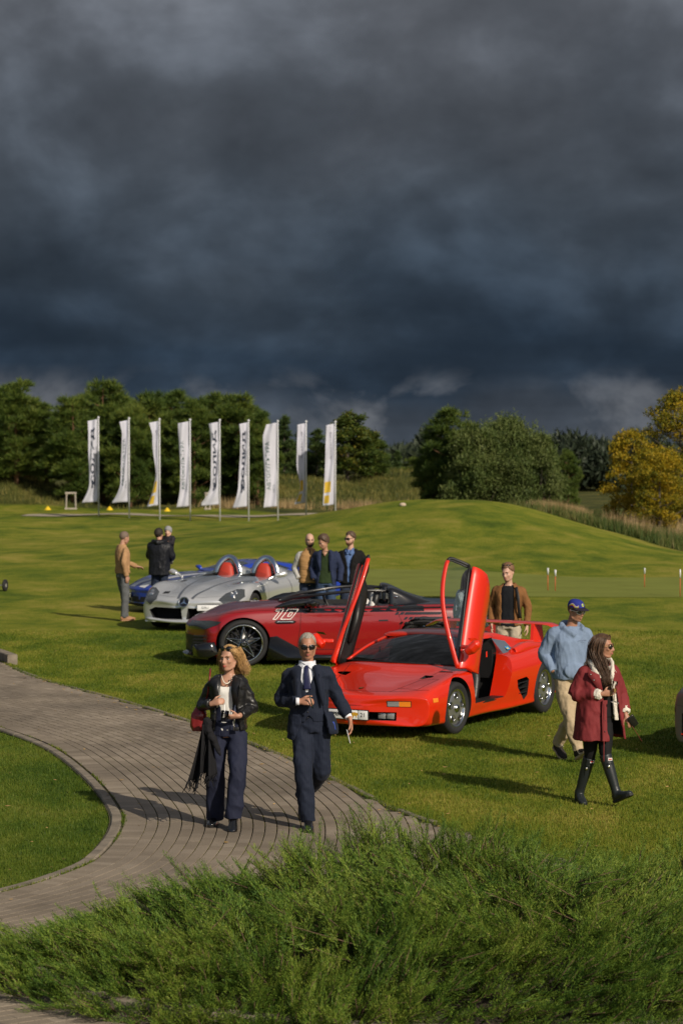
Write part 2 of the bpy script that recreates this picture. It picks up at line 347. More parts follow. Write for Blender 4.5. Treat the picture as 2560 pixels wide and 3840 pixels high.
# ------------------------------------------------------------------ paved path
def path_side(x, y): return (x > xin(y)) & (x < xout(y))
BED_M = P('joint_sand', (.055, .047, .024), .95, var=(9, .6, 1.4))
A = np.zeros((120, 40, 3))
for i, y in enumerate(np.linspace(13.2, 48, 120)):
    x0 = float(xin(y)) if y > 16.4 else -9.0; x1 = float(xout(y)) if y > 17.5 else 6.0
    x0 = max(x0, -10)
    A[i, :, 0] = np.linspace(x0, x1, 40); A[i, :, 1] = y
A[..., 2] = tz(A[..., 0], A[..., 1]) + .012
path = tag(MB().grid(A).build('path', BED_M), kind='structure')
def paver_mat():
    m = bpy.data.materials.new('paver'); m.use_nodes = True; nt = m.node_tree; b = nt.nodes['Principled BSDF']
    g = N(nt, 'ShaderNodeNewGeometry'); oi = N(nt, 'ShaderNodeObjectInfo')
    r = mth(nt, 'FRACT', mth(nt, 'ADD', g.outputs['Random Per Island'], oi.outputs['Random']))
    mp = N(nt, 'ShaderNodeVectorMath', operation='ADD'); nt.links.new(g.outputs['Position'], mp.inputs[0])
    n = N(nt, 'ShaderNodeTexNoise', ins={'Scale': .8, 'Detail': 5}); nt.links.new(g.outputs['Position'], n.inputs['Vector'])
    n2 = N(nt, 'ShaderNodeTexNoise', ins={'Scale': 120, 'Detail': 3}); nt.links.new(g.outputs['Position'], n2.inputs['Vector'])
    c = ramp(nt, r, [(0, (.200, .163, .122)), (.5, (.230, .189, .143)), (.92, (.250, .206, .158)), (1, (.285, .238, .184))])
    c = mixc(nt, 1.0, c, ramp(nt, n.outputs[0], [(.3, .66), (.5, .96), (.7, 1.2)]), 'MULTIPLY'); c = mixc(nt, 1.0, c, ramp(nt, n2.outputs[0], [(.35, .8), (.65, 1.15)]), 'MULTIPLY')
    nt.links.new(c, b.inputs['Base Color']); b.inputs['Roughness'].default_value = .85; b.inputs['Specular IOR Level'].default_value = .3
    bp = N(nt, 'ShaderNodeBump', ins={'Strength': .35, 'Distance': .004}); nt.links.new(n2.outputs[0], bp.inputs['Height']); nt.links.new(bp.outputs[0], b.inputs['Normal'])
    return m
PAVER = paver_mat()
tn = np.gradient(INNER, axis=0); tn /= np.linalg.norm(tn, axis=1)[:, None]
nrm = np.stack([-tn[:, 1], tn[:, 0]], 1)          # points to the paving side
if nrm[450, 0] < 0: nrm = -nrm
pav = []                                           # (x, y, angle, length, width)
def course(d, L, W, off):
    c = INNER + nrm*d; s = np.concatenate([[0], np.cumsum(np.linalg.norm(np.diff(c, axis=0), axis=1))])
    q = np.arange(off, s[-1], L); px = np.interp(q, s, c[:, 0]); py = np.interp(q, s, c[:, 1])
    tx = np.interp(q, s, tn[:, 0]); ty = np.interp(q, s, tn[:, 1])
    for x, y, a, b_ in zip(px, py, tx, ty):
        lim = .30*y*.565 + .8
        if abs(x) > lim or y < 13.6 or y > 45: continue
        if x > xout(y) - .07: continue
        if in_bed(x, y): continue
        pav.append((x, y, math.atan2(b_, a), L, W))
course(.24, .103, .20, 0)
dd = .395; k = 0
while dd < 6.2:
    course(dd, .203, .099, .1*(k % 2) + random.uniform(-.02, .02)); dd += .109; k += 1
def paver_verts(x, y, a, L, W, dz, tilt):
    hl, hw = L/2-.0011, W/2-.0; b_ = .0025; zt = .026+dz; z0 = .0
    ring = [(-hl, -hw), (hl, -hw), (hl, hw), (-hl, hw)]
    v = [(p, q, z0) for p, q in ring] + [(p, q, zt-b_*.7) for p, q in ring] + [(p, q-b_*np.sign(q), zt) for p, q in ring]
    return np.array(v)
PF = [(i, (i+1) % 4, (i+1) % 4+4, i+4) for i in range(4)] + [(i+4, (i+1) % 4+4, (i+1) % 4+8, i+8) for i in range(4)] + [(8, 9, 10, 11)]
pav.sort(key=lambda p: math.hypot(p[0], p[1]-0) + (0 if abs(p[0]) < p[1]*.15 else 40) + (0 if p[1] > 17.6 or p[0] < -1.2 else 30))
shared = {}
for i, (x, y, a, L, W) in enumerate(pav[:300]):
    key = (L, W)
    if key not in shared:
        shared[key] = npm('paver', paver_verts(0, 0, 0, L, W, 0, 0), np.array(PF)); shared[key].materials.append(PAVER)
    o = obj('paver', shared[key], None, path); o.location = (x, y, TZ(x, y) + random.gauss(0, .0005)); o.rotation_euler = (random.gauss(0, .002), random.gauss(0, .002), a + random.gauss(0, .0012))
V = []; F = []
for i, (x, y, a, L, W) in enumerate(pav[300:]):
    v = paver_verts(x, y, a, L, W, random.gauss(0, .0005), 0); a += random.gauss(0, .0012); c_, s_ = math.cos(a), math.sin(a)
    V.append(np.stack([x + v[:, 0]*c_ - v[:, 1]*s_, y + v[:, 0]*s_ + v[:, 1]*c_, v[:, 2] + TZ(x, y)], 1)); F.append(np.array(PF) + 12*i)
tag(obj('far_pavers', npm('far_pavers', np.concatenate(V), np.concatenate(F)), PAVER, path), kind='stuff')
# kerb stones
KERB = P('kerb_concrete', (.205, .172, .132), .9, var=(5, .6, 1.3), bump=(70, .4, .006))
kerb = tag(obj('kerb', None), kind='structure')
def kerb_run(curve, off, width, height, step, lo, hi, name='kerb_stone', par=kerb, mat=KERB, base=0):
    t = np.gradient(curve, axis=0); t /= np.linalg.norm(t, axis=1)[:, None]; n = np.stack([-t[:, 1], t[:, 0]], 1)*off
    c = curve + n; s = np.concatenate([[0], np.cumsum(np.linalg.norm(np.diff(c, axis=0), axis=1))])
    q = 0
    while q < s[-1]-step:
        u = np.linspace(q+.006, q+step-.006, 5); X = np.interp(u, s, c[:, 0]); Y = np.interp(u, s, c[:, 1]); q += step
        if not (lo < Y.mean() < hi) or abs(X.mean()) > Y.mean()*.17+.6: continue
        TX = np.interp(u, s, t[:, 0]); TY = np.interp(u, s, t[:, 1]); NX, NY = -TY, TX; rows = []
        h = height + random.gauss(0, .004); bv = min(.012, width*.2)
        for wv, zv in ((-width/2, -.05), (-width/2, h-bv), (-width/2+bv, h), (width/2-bv, h), (width/2, h-bv), (width/2, -.05)):
            rows.append(np.stack([X+NX*wv, Y+NY*wv, tz(X, Y)+zv+base], 1))
        A = np.stack(rows, 1); mb = MB().grid(A); k = 6
        mb.f += [tuple(range(k)), tuple(4*k+i for i in range(k))[::-1]]
        mb.build(name, mat, par, smooth=False)
kerb_run(INNER, .065*(1 if nrm[450] @ np.array([-tn[450, 1], tn[450, 0]]) > 0 else -1), .10, .030, .8, 16, 34)
kerb_run(OUTER, 0, .07, .034, .8, 18, 38.0)
kr = [(-5.25, 38.55), (-5.6, 39.5), (-6.1, 40.7), (-6.7, 42.0), (-7.3, 43.3)]
kerb_run(spline(kr, 60), 0, .16, .17, .98, 30, 45)
kerb_run(BEDC, 0, .11, .13, .62, 13, 18.5)
SOIL = P('bed_soil', (.035, .026, .017), .95, var=(8, .6, 1.5), bump=(30, .8, .03))
th_ = np.linspace(0, 2*np.pi, 60, endpoint=False); rr = np.linspace(0, 1, 14)
A = np.stack([np.stack([1.0+3.02*r*np.cos(th_), 17.0+2.67*r*np.sin(th_), np.full(60, .045+.06*(1-r*r))], 1) for r in rr], 0); A = np.concatenate([A, A[:, :1]], 1)
tag(MB().grid(A).build('planting_bed', SOIL), kind='structure')

# ------------------------------------------------------------------ grass blades
def blades(x, y, z, L, wd, lean, name, mat, kind='stuff', droop=.0):
    n = len(x); a = rng.uniform(0, 2*np.pi, n); la = rng.uniform(0, 2*np.pi, n); ln = rng.normal(0, lean, n)
    sx, sy = np.cos(a)*wd, np.sin(a)*wd; dx, dy = np.cos(la)*np.sin(ln)*L, np.sin(la)*np.sin(ln)*L; dz = np.abs(np.cos(ln))*L
    v = np.empty((n, 3, 3), np.float32)
    v[:, 0] = np.stack([x-sx, y-sy, z], 1); v[:, 1] = np.stack([x+sx, y+sy, z], 1); v[:, 2] = np.stack([x+dx, y+dy, z+dz], 1)
    me = npm(name, v.reshape(-1, 3), np.arange(n*3).reshape(-1, 3)); return tag(obj(name, me, mat), kind=kind)
def grass_mat(name, stops, scale=.9, trans=.25, big=None):
    m = bpy.data.materials.new(name); m.use_nodes = True; nt = m.node_tree; b = nt.nodes['Principled BSDF']; out = nt.nodes['Material Output']
    g = N(nt, 'ShaderNodeNewGeometry'); mp = N(nt, 'ShaderNodeMapping'); mp.inputs['Scale'].default_value = (1, .55, 1); nt.links.new(g.outputs['Position'], mp.inputs[0])
    a = N(nt, 'ShaderNodeTexNoise', ins={'Scale': scale, 'Detail': 6, 'Roughness': .62, 'Distortion': .4}); nt.links.new(mp.outputs[0], a.inputs['Vector'])
    bg_ = N(nt, 'ShaderNodeTexNoise', ins={'Scale': .13, 'Detail': 3}); nt.links.new(g.outputs['Position'], bg_.inputs['Vector'])
    v = mth(nt, 'ADD', mth(nt, 'MULTIPLY', a.outputs[0], .74), mth(nt, 'MULTIPLY', g.outputs['Random Per Island'], .27))
    if big: v = mth(nt, 'ADD', v, mth(nt, 'MULTIPLY', mth(nt, 'SUBTRACT', bg_.outputs[0], .5), big))
    c = ramp(nt, v, stops); nt.links.new(c, b.inputs['Base Color']); b.inputs['Roughness'].default_value = .6; b.inputs['Specular IOR Level'].default_value = .25
    if trans:
        tr = N(nt, 'ShaderNodeBsdfTranslucent'); nt.links.new(c, tr.inputs[0]); mx = N(nt, 'ShaderNodeMixShader'); mx.inputs[0].default_value = trans
        nt.links.new(b.outputs[0], mx.inputs[1]); nt.links.new(tr.outputs[0], mx.inputs[2]); nt.links.new(mx.outputs[0], out.inputs[0])
    return m
GRASS = grass_mat('grass_blades', [(.34, (.038, .078, .004)), (.48, (.092, .140, .009)), (.60, (.172, .194, .017)), (.74, (.31, .255, .055))], big=.5)
n = 620000
y = 17 + (46-17)*rng.random(n)**1.5; x = (rng.random(n)*2-1)*(y*.150+.5)
keep = ((x < xin(y)-.0) | (x > xout(y)+.0)) & ~((x > -2) & (y < 17.9))
x, y = x[keep], y[keep]; n = len(x)
LUSH = grass_mat('lush_grass_blades', [(.34, (.034, .070, .005)), (.48, (.070, .112, .009)), (.62, (.115, .145, .014)), (.78, (.20, .19, .04))])
for nm, mt, kp in (('grass', GRASS, x > xout(y)-.01), ('lush_grass', LUSH, x < xin(y)+.01)):
    xx, yy_ = x[kp], y[kp]; m = len(xx); blades(xx, yy_, tz(xx, yy_)-.004, rng.uniform(.022, .046, m), rng.uniform(.0022, .0045, m)*(.6+.02*yy_), .55, nm, mt)
# moss and weeds along the kerbs
def edge_tufts(curve, n, sp, lo, hi):
    i = rng.integers(0, len(curve), n); p = curve[i] + rng.normal(0, sp, (n, 2)); p = p[(p[:, 1] > lo) & (p[:, 1] < hi)]; return p
p1 = edge_tufts(INNER + nrm*.135, 5200, .010, 17, 33); p1 = p1[np.sin(p1[:, 1]*5.1)+np.sin(p1[:, 1]*2.3+1)+rng.normal(0, .5, len(p1)) > .3]
p2 = edge_tufts(OUTER, 26000, .028, 18, 42)
pp = np.concatenate([p1, p2]); n = len(pp)
blades(pp[:, 0], pp[:, 1], tz(pp[:, 0], pp[:, 1])+.02, rng.uniform(.015, .045, n), rng.uniform(.002, .005, n), .8, 'kerb_weeds', GRASS)
# moss in the joints
pi_ = rng.integers(0, len(pav), 60000); pj = np.array([(q[0], q[1], q[2], q[4]) for q in pav])[pi_]
u = rng.uniform(-.1, .1, len(pj)); sgn = rng.choice([-1, 1], len(pj)); mx_ = pj[:, 0]+np.cos(pj[:, 2])*u-np.sin(pj[:, 2])*sgn*(pj[:, 3]/2+.004); my_ = pj[:, 1]+np.sin(pj[:, 2])*u+np.cos(pj[:, 2])*sgn*(pj[:, 3]/2+.004)
kp = np.array([mnoise.noise(Vector((a*.9, b*.9, 3))) for a, b in zip(mx_, my_)]) + rng.normal(0, .2, len(mx_)) > .05
mx_, my_ = mx_[kp], my_[kp]; n = len(mx_)
MOSS = P('moss', (.095, .090, .022), .95, var=(3, .6, 1.5))
blades(mx_, my_, tz(mx_, my_)+.014, rng.uniform(.008, .02, n), rng.uniform(.002, .006, n), .7, 'joint_moss', MOSS)
# ------------------------------------------------------------------ foliage helpers
def leaf_mat(name, stops, trans=.3, scale=.6):
    return grass_mat(name, stops, scale, trans)
def spikes(p, d, L, wd, k, spread):
    """k thin triangles from every point p along jittered direction d"""
    n = len(p); p = np.repeat(p, k, 0); d = np.repeat(d, k, 0) + rng.normal(0, spread, (n*k, 3)); d /= np.linalg.norm(d, axis=1)[:, None]
    s = np.cross(d, rng.normal(0, 1, (n*k, 3))); s /= np.linalg.norm(s, axis=1)[:, None] + 1e-9
    L = L*rng.uniform(.65, 1.25, (n*k, 1)); wd = wd*rng.uniform(.7, 1.2, (n*k, 1))
    return np.stack([p - s*wd, p + s*wd, p + d*L], 1).reshape(-1, 3)
def leaves(p, L, wd, spread=1.0, up=.2):
    """one rhombic leaf (two triangles' worth as a quad) per point"""
    n = len(p); d = rng.normal(0, spread, (n, 3)) + (0, 0, up); d /= np.linalg.norm(d, axis=1)[:, None]
    s = np.cross(d, rng.normal(0, 1, (n, 3))); s /= np.linalg.norm(s, axis=1)[:, None] + 1e-9
    L = L*rng.uniform(.6, 1.3, (n, 1)); wd = wd*rng.uniform(.7, 1.2, (n, 1)); m = p + d*L*.45
    return np.stack([p, m - s*wd, p + d*L, m + s*wd], 1).reshape(-1, 3)
def in_ball(n):
    v = rng.normal(0, 1, (n, 3)); v /= np.linalg.norm(v, axis=1)[:, None]; return v
BARK = P('pine_bark', (.16, .085, .045), .95, var=(4, .6, 1.3), bump=(20, .6))
BARK2 = P('grey_bark', (.09, .075, .06), .95, var=(5, .6, 1.3), bump=(20, .6))
PINE = leaf_mat('pine_needles', [(.30, (.028, .055, .011)), (.48, (.062, .103, .018)), (.62, (.122, .160, .025)), (.80, (.19, .20, .036))], .2, .35)
SPRUCE = leaf_mat('spruce_needles', [(.30, (.022, .045, .014)), (.5, (.050, .085, .022)), (.75, (.10, .135, .03))], .2, .5)
WILLOW = leaf_mat('willow_leaves', [(.30, (.040, .070, .016)), (.5, (.092, .126, .030)), (.75, (.175, .20, .065))], .3, .7)
AUTUMN = leaf_mat('autumn_leaves', [(.28, (.050, .085, .010)), (.44, (.16, .155, .012)), (.58, (.40, .29, .016)), (.78, (.50, .29, .014))], .4, .6)
BIRCHY = leaf_mat('turning_leaves', [(.30, (.025, .048, .008)), (.5, (.055, .085, .012)), (.66, (.12, .125, .016)), (.80, (.33, .21, .012))], .3, .8)

def crown_clumps(h, wd, z0, n, kind):
    """centres and radii of the leaf masses that make a crown of height h and width wd"""
    c = []; 
    for i in range(n):
        t = (i + rng.random())/n; z = z0 + (h*.97 - z0)*t
        if kind == 'pine': prof = min(1, .55 + 1.1*t)*(1 - max(0, t-.45)**1.7*2.0)
        elif kind == 'spruce': prof = (1-t)**.85
        elif kind == 'bush': prof = math.sqrt(max(.04, 1-(t*1.02-.28)**2/.56))
        else: prof = math.sqrt(max(.05, 1-(t*1.05-.42)**2/.40))
        prof = max(prof, .10); a = rng.uniform(0, 2*np.pi); r = wd/2*prof*math.sqrt(rng.uniform(.1, 1))*.86
        q = wd*rng.uniform(.10, .19)*(.45 + .65*prof)
        c.append((r*math.cos(a), r*math.sin(a), z, q))
    return np.array(c)
def tree_meshes(h, wd, z0, kind, nclump, per, L, ww, k, squash=.75):
    C = crown_clumps(h, wd, z0, nclump, kind); P_ = []; D_ = []
    for (x, y, z, q) in C:
        m = int(per*(q/(wd*.14))**2*.9)+8; d = in_ball(m); d[:, 2] = np.abs(d[:, 2])*.9 + d[:, 2]*.25
        r = rng.uniform(.45, 1.0, (m, 1)); P_.append(np.array((x, y, z)) + d*r*q*np.array((1, 1, squash))); D_.append(d*.8 + np.array((x, y, 0))/max(wd/2, 1e-6)*.35 + (0, 0, .45))
    P_ = np.concatenate(P_); D_ = np.concatenate(D_)
    if kind in ('pine', 'spruce'):
        v = spikes(P_, D_, L, ww, k, .45); me = npm('crown', v, np.arange(len(v)).reshape(-1, 3))
    else:
        v = leaves(np.repeat(P_, k, 0) + rng.normal(0, L*.5, (len(P_)*k, 3)), L, ww, 1, .35 if kind != 'bush' else 1.3); me = npm('crown', v, np.arange(len(v)).reshape(-1, 4))
    # trunk and limbs
    mb = MB(); n = 9; zs = np.linspace(-.15, h*.93, n); wob = np.cumsum(rng.normal(0, .02*h/6, (n, 2)), 0)*.6
    tp = np.column_stack([wob, zs]); r0 = .016*h + .03; multi = kind == 'bush'
    if not multi: mb.tube(tp, np.linspace(r0, .012, n), 8)
    idx = rng.permutation(len(C))[:26 if not multi else 22]
    for i in idx:
        x, y, z, q = C[i]
        if multi: s = np.array((x*.12, y*.12, -.1))
        else:
            zz_ = max(z - math.hypot(x, y)*.45, h*.08); s = np.array((np.interp(zz_, zs, tp[:, 0]), np.interp(zz_, zs, tp[:, 1]), zz_))
        e = np.array((x, y, z)); mid = (s+e)/2 + np.array((0, 0, -.06*np.linalg.norm(e-s)))
        rr_ = .010*h*(1-z/h*.6)*.5 + .008; mb.tube([s, mid, e], [rr_*1.5, rr_, rr_*.4], 5)
    return me, mb.mesh('trunk')
def tree(name, label, cat, px, ytop, D, wd, protos, crown_mat, bark, group=None, rz=None, zbase=None):
    x = (px-784)/5553*D; zt = 3.65-(ytop-985)/5553*D; zb = TZ(x, D) if zbase is None else zbase
    h = zt-zb; (cm, tm, ph, pw) = protos[rng.integers(len(protos))] if isinstance(protos, list) else protos
    o = thing(name, label, cat, (x, D, zb), rng.uniform(0, 6.28) if rz is None else rz, group)
    o.scale = (wd/pw, wd/pw, h/ph)
    a = obj('crown', cm, None, o); b = obj('trunk', tm, None, o)
    if not cm.materials: cm.materials.append(crown_mat)
    if not tm.materials: tm.materials.append(bark)
    return o
def proto(h, wd, z0, kind, *a, **k): cm, tm = tree_meshes(h, wd, z0, kind, *a, **k); return (cm, tm, h, wd)
PR_PINE = [proto(7.5, 4.2, .35, 'pine', 92, 44, .40, .026, 6) for _ in range(3)]
PR_SPR = [proto(5, 2.4, .4, 'spruce', 60, 30, .26, .028, 5) for _ in range(2)]
PR_BIR = [proto(6, 4, .8, 'round', 60, 60, .17, .07, 3)]
PR_WIL = [proto(4.6, 5.4, .15, 'bush', 130, 90, .20, .026, 3, squash=1.15), proto(4.0, 3.0, .1, 'bush', 70, 70, .19, .026, 3, squash=1.15)]
PR_AUT = [proto(5.6, 4.6, .5, 'round', 110, 50, .11, .036, 4), proto(4.2, 3.2, .3, 'round', 85, 36, .10, .036, 4)]
pines = [
 (38, 878, 152, 4.4, 'tall pine at the left edge of the photo, left of all flags'),
 (108, 928, 156, 3.6, 'lower pine between the left edge pine and the first flag'),
 (168, 915, 150, 4.0, 'bushy pine just left of the first flag'),
 (238, 876, 153, 4.4, 'tallest pointed pine right behind the first flag'),
 (298, 935, 150, 3.4, 'short pine behind the second flag from the left'),
 (345, 903, 152, 4.0, 'rounded pine between the second and third flags'),
 (398, 900, 154, 4.2, 'tall rounded pine between the third and fourth flags'),
 (446, 918, 151, 3.6, 'pine crown right behind the fourth flag'),
 (492, 906, 154, 4.0, 'tall pine left of the fifth flag with a bare trunk foot'),
 (548, 908, 152, 4.2, 'pine between the fifth and sixth flags'),
 (592, 950, 150, 2.8, 'sloping last pine of the dense row, right of the sixth flag'),
 (20, 905, 163, 4.2, 'dark pine standing behind the left edge pine'),
 (75, 935, 164, 4.2, 'dark pine in the second row left of the first flag'),
 (195, 905, 163, 4.4, 'dark pine in the second row behind the first flag'),
 (272, 915, 164, 4.4, 'dark pine in the second row behind the second flag'),
 (372, 915, 165, 4.6, 'dark pine in the second row behind the third flag'),
 (470, 920, 164, 4.4, 'dark pine in the second row behind the fifth flag'),
 (565, 930, 164, 4.0, 'dark pine in the second row behind the sixth flag'),
]
for (px, yt, D, wd, lab) in pines: tree('pine_tree', lab, 'tree', px, yt, D-4.5, wd*1.06, PR_PINE, PINE, BARK, 'pines behind the flags')
tree('spruce_tree', 'slim spruce behind the seventh flag', 'tree', 652, 955, 160, 2.6, PR_SPR, SPRUCE, BARK2, 'conifers right of the pine row')
tree('spruce_tree', 'low wide conifer between the seventh and eighth flags', 'tree', 690, 992, 164, 2.8, PR_SPR, SPRUCE, BARK2, 'conifers right of the pine row')
tree('spruce_tree', 'conifer just right of the eighth flag', 'tree', 728, 985, 163, 2.9, PR_SPR, SPRUCE, BARK2, 'conifers right of the pine row')
tree('pine_tree', 'broad tree with yellow flecked crown behind the last flag', 'tree', 798, 950, 158, 4.6, PR_BIR, BIRCHY, BARK2)
tree('pine_tree', 'pine sloping down right of the yellow flecked tree', 'tree', 852, 1005, 162, 2.9, PR_PINE, PINE, BARK)
tree('spruce_tree', 'tiny spruce in the gap before the willow group', 'tree', 912, 1035, 200, 2.2, PR_SPR, SPRUCE, BARK2, zbase=-2.2)
tree('pine_tree', 'small distant pine in the gap left of the willow group', 'tree', 945, 1052, 195, 3.0, PR_PINE, PINE, BARK, zbase=-2.4)
tree('spruce_tree', 'small distant conifer just right of the sloping pine', 'tree', 885, 1042, 190, 2.4, PR_SPR, SPRUCE, BARK2, zbase=-2.2)
tree('pine_tree', 'dark pine rising on the left of the willow bush', 'tree', 1038, 940, 120, 3.5, PR_PINE, PINE, BARK)
tree('pine_tree', 'dense low pine at the left foot of the willow group', 'tree', 995, 1000, 122, 2.2, PR_PINE, PINE, BARK)
tree('willow_bush', 'big silvery green willow bush on the mound crest', 'bush', 1165, 974, 118, 5.0, PR_WIL[0], WILLOW, BARK2)
tree('willow_bush', 'smaller willow bush at the left of the big willow', 'bush', 1090, 985, 117, 3.4, PR_WIL[1], WILLOW, BARK2)
tree('willow_bush', 'smaller willow bush at the right of the big willow', 'bush', 1236, 1005, 117, 2.6, PR_WIL[1], WILLOW, BARK2)
tree('pine_tree', 'slim young pine right of the willow bushes', 'tree', 1303, 1036, 122, 1.5, PR_PINE, PINE, BARK)
tree('autumn_tree', 'big yellow autumn tree at the right edge', 'tree', 1562, 900, 108, 4.3, PR_AUT[0], AUTUMN, BARK2)
tree('autumn_tree', 'lower orange autumn tree left of the big yellow one', 'tree', 1448, 985, 107, 2.6, PR_AUT[1], AUTUMN, BARK2)
tree('autumn_tree', 'shrubby yellow green tree beneath the big autumn tree', 'tree', 1515, 1030, 104, 2.8, PR_AUT[1], AUTUMN, BARK2)
# far wood beyond the course
n = 30000; x = rng.uniform(-190, 190, n); y = rng.uniform(860, 980, n); g0 = tz(x, y)
hh = 7.6 + 2.4*np.sin(x*.21) + 1.3*np.sin(x*.67+1) + rng.normal(0, .7, n); hz = rng.random(n)**.6
v = spikes(np.stack([x, y, g0+hz*hh], 1), np.tile((0, 0, 1.), (n, 1)), 2.4, .55, 2, .6)
n = 14000; x = rng.uniform(2, 34, n); y = rng.uniform(228, 262, n); hh = 4.3 + .8*np.sin(x*.9) + .5*np.sin(x*2.3+1) + rng.normal(0, .3, n)       # the nearer edge of that wood on the right
v = np.concatenate([v, spikes(np.stack([x, y, tz(x, y) + rng.random(n)**.6*hh], 1), np.tile((0, 0, 1.), (n, 1)), .9, .16, 2, .6)])
FARW = leaf_mat('far_wood_leaves', [(.3, (.016, .026, .016)), (.7, (.034, .046, .024))], 0, .02)
tag(obj('far_wood', npm('far_wood', v, np.arange(len(v)).reshape(-1, 3)), FARW), kind='stuff')

# ------------------------------------------------------------------ rough grass, reeds, weeds
ROUGHG = grass_mat('rough_grass_blades', [(.36, (.048, .062, .013)), (.5, (.10, .108, .022)), (.66, (.21, .18, .05))], .35, .25)
REED = grass_mat('dry_reed_blades', [(.3, (.26, .18, .08)), (.6, (.42, .30, .15)), (.8, (.52, .40, .22))], .6, .25)
WEED = grass_mat('weed_leaves', [(.32, (.030, .060, .012)), (.5, (.075, .105, .022)), (.72, (.20, .17, .06))], .5, .25)
n = 46000; x = rng.uniform(-25, 14, n); y = rng.uniform(142.8, 170, n); kp_ = (tz(x, y) > -.85) | (rng.random(n) < .10); x, y = x[kp_], y[kp_]; n = len(x)
blades(x, y, tz(x, y), rng.uniform(.12, .42, n), rng.uniform(.012, .03, n), .35, 'rough_grass', ROUGHG)
def wild(n, x0, x1, y0, y1, L0, L1, wd, name, mat, cond):
    x = rng.uniform(x0, x1, n); y = rng.uniform(y0, y1, n); k = cond(x, y); x, y = x[k], y[k]; m = len(x)
    return blades(x, y, tz(x, y), rng.uniform(L0, L1, m), rng.uniform(wd*.6, wd*1.2, m), .3, name, mat)
wild(60000, 7, 19, 80, 125, .2, .62, .022, 'tall_weeds', WEED, lambda x, y: roughness_of(x, y) > .35 + .3*rng.random(len(x)))
wild(26000, 7.6, 11.8, 98, 112, .4, .85, .016, 'dry_reeds', REED, lambda x, y: ((x-9.4)/1.4)**2 + ((y-105)/5)**2 < rng.uniform(.5, 1.1, len(x)))
wild(6000, 11, 17, 92, 108, .5, 1.05, .014, 'dry_grass_stalks', REED, lambda x, y: (roughness_of(x, y) > .9) & (np.sin(x*2.3)+np.sin(y*.9+x) > .5))
wild(3500, -9, 4, 141.8, 145, .3, .75, .016, 'dry_stalks_behind_flags', REED, lambda x, y: np.sin(x*1.7)+rng.normal(0, .6, len(x)) > .1)

# ------------------------------------------------------------------ juniper in the kerbed bed
JUN = grass_mat('juniper_foliage', [(.26, (.026, .068, .011)), (.42, (.068, .134, .017)), (.56, (.140, .210, .023)), (.74, (.245, .280, .048))], 2.2, .2)
JBARK = P('juniper_bark', (.12, .075, .045), .9, var=(30, .6, 1.4))
def spray_template(n=13, L=.25):
    V = []
    for i in range(n):
        t = (i+.3)/n; s = 1 if i % 2 else -1; base = np.array((t*L, 0, .12*L*t*t)); l = (.085*(1-t)**.7+.026)*rng.uniform(.8, 1.2)
        for k in range(3):
            tt = k/2.; an = R(rng.uniform(18, 44))*s*(1 if k % 2 == 0 else -.5); d = np.array((math.cos(an), math.sin(an), rng.normal(.16, .16))); d /= np.linalg.norm(d)
            a0 = R(rng.uniform(28, 42))*s; stem = np.array((math.cos(a0), math.sin(a0), .2)); p = base + stem*l*tt*.72
            sd_ = np.cross(d, rng.normal(0, 1, 3)); sd_ /= np.linalg.norm(sd_); w_ = .0052; ll = l*rng.uniform(.42, .68)
            V.append([p - sd_*w_, p + sd_*w_, p + d*ll])
    return np.array(V).reshape(-1, 3)
TPL = [spray_template() for _ in range(5)]
SV = []; SM = MB()
def spray(p, d, up, sc):
    d = d/np.linalg.norm(d); y_ = np.cross(up, d); y_ /= np.linalg.norm(y_)+1e-9; z_ = np.cross(d, y_)
    a = rng.normal(0, .7); y2 = y_*math.cos(a)+z_*math.sin(a); z2 = -y_*math.sin(a)+z_*math.cos(a)
    SV.append(p + (TPL[rng.integers(5)]*sc) @ np.stack([d, y2, z2]))
def jh(x, y):
    """height of the shrub's canopy"""
    rid = np.interp(x, [-2.5, -2.2, -1.2, -.3, .3, 1.0, 1.6, 2.5, 3.3], [.05, .22, .38, .55, .62, .58, .53, .48, .40])
    yc = np.interp(x, [-2.4, -1, .5, 3], [16.0, 16.5, 16.9, 16.7]); fr = np.interp(x, [-2.4, -1.9, -1.2, 0, 3.3], [15.7, 15.1, 14.5, 14.0, 13.9]); bk = np.interp(x, [-2.4, -1.8, -.6, .3, 1.6, 3.3], [16.3, 17.1, 17.9, 18.25, 18.0, 17.6])
    t = np.where(y < yc, (yc-y)/(yc-fr), (y-yc)/(bk-yc)); return rid*np.sqrt(np.clip(1-np.clip(t, 0, 1.2)**2.4, 0, 1)), t
n = 6300; x = rng.uniform(-2.45, 3.2, n); y = rng.uniform(13.9, 18.3, n); h_, t_ = jh(x, y)
q_ = np.stack([x, y, 0*x], 1); lump = vnoise(q_*1.7 + 3)*.6 + vnoise(q_*3.6 + 9)*.4
hh_ = h_*(1 + .52*lump) + .03; k_ = (t_ < 1) & (h_ > .04) & (lump > -.62) & (np.arange(n) % 100 < 58); x, y, hh_ = x[k_], y[k_], hh_[k_]
deep = rng.random(len(x)); zz_ = hh_*np.where(deep < .66, rng.uniform(.72, .98, len(x)), rng.uniform(.25, .7, len(x))) - .13
fx = vnoise(np.stack([x*1.1, y*1.1, 0*x+7], 1)); fy = vnoise(np.stack([x*1.1, y*1.1, 0*x+17], 1))
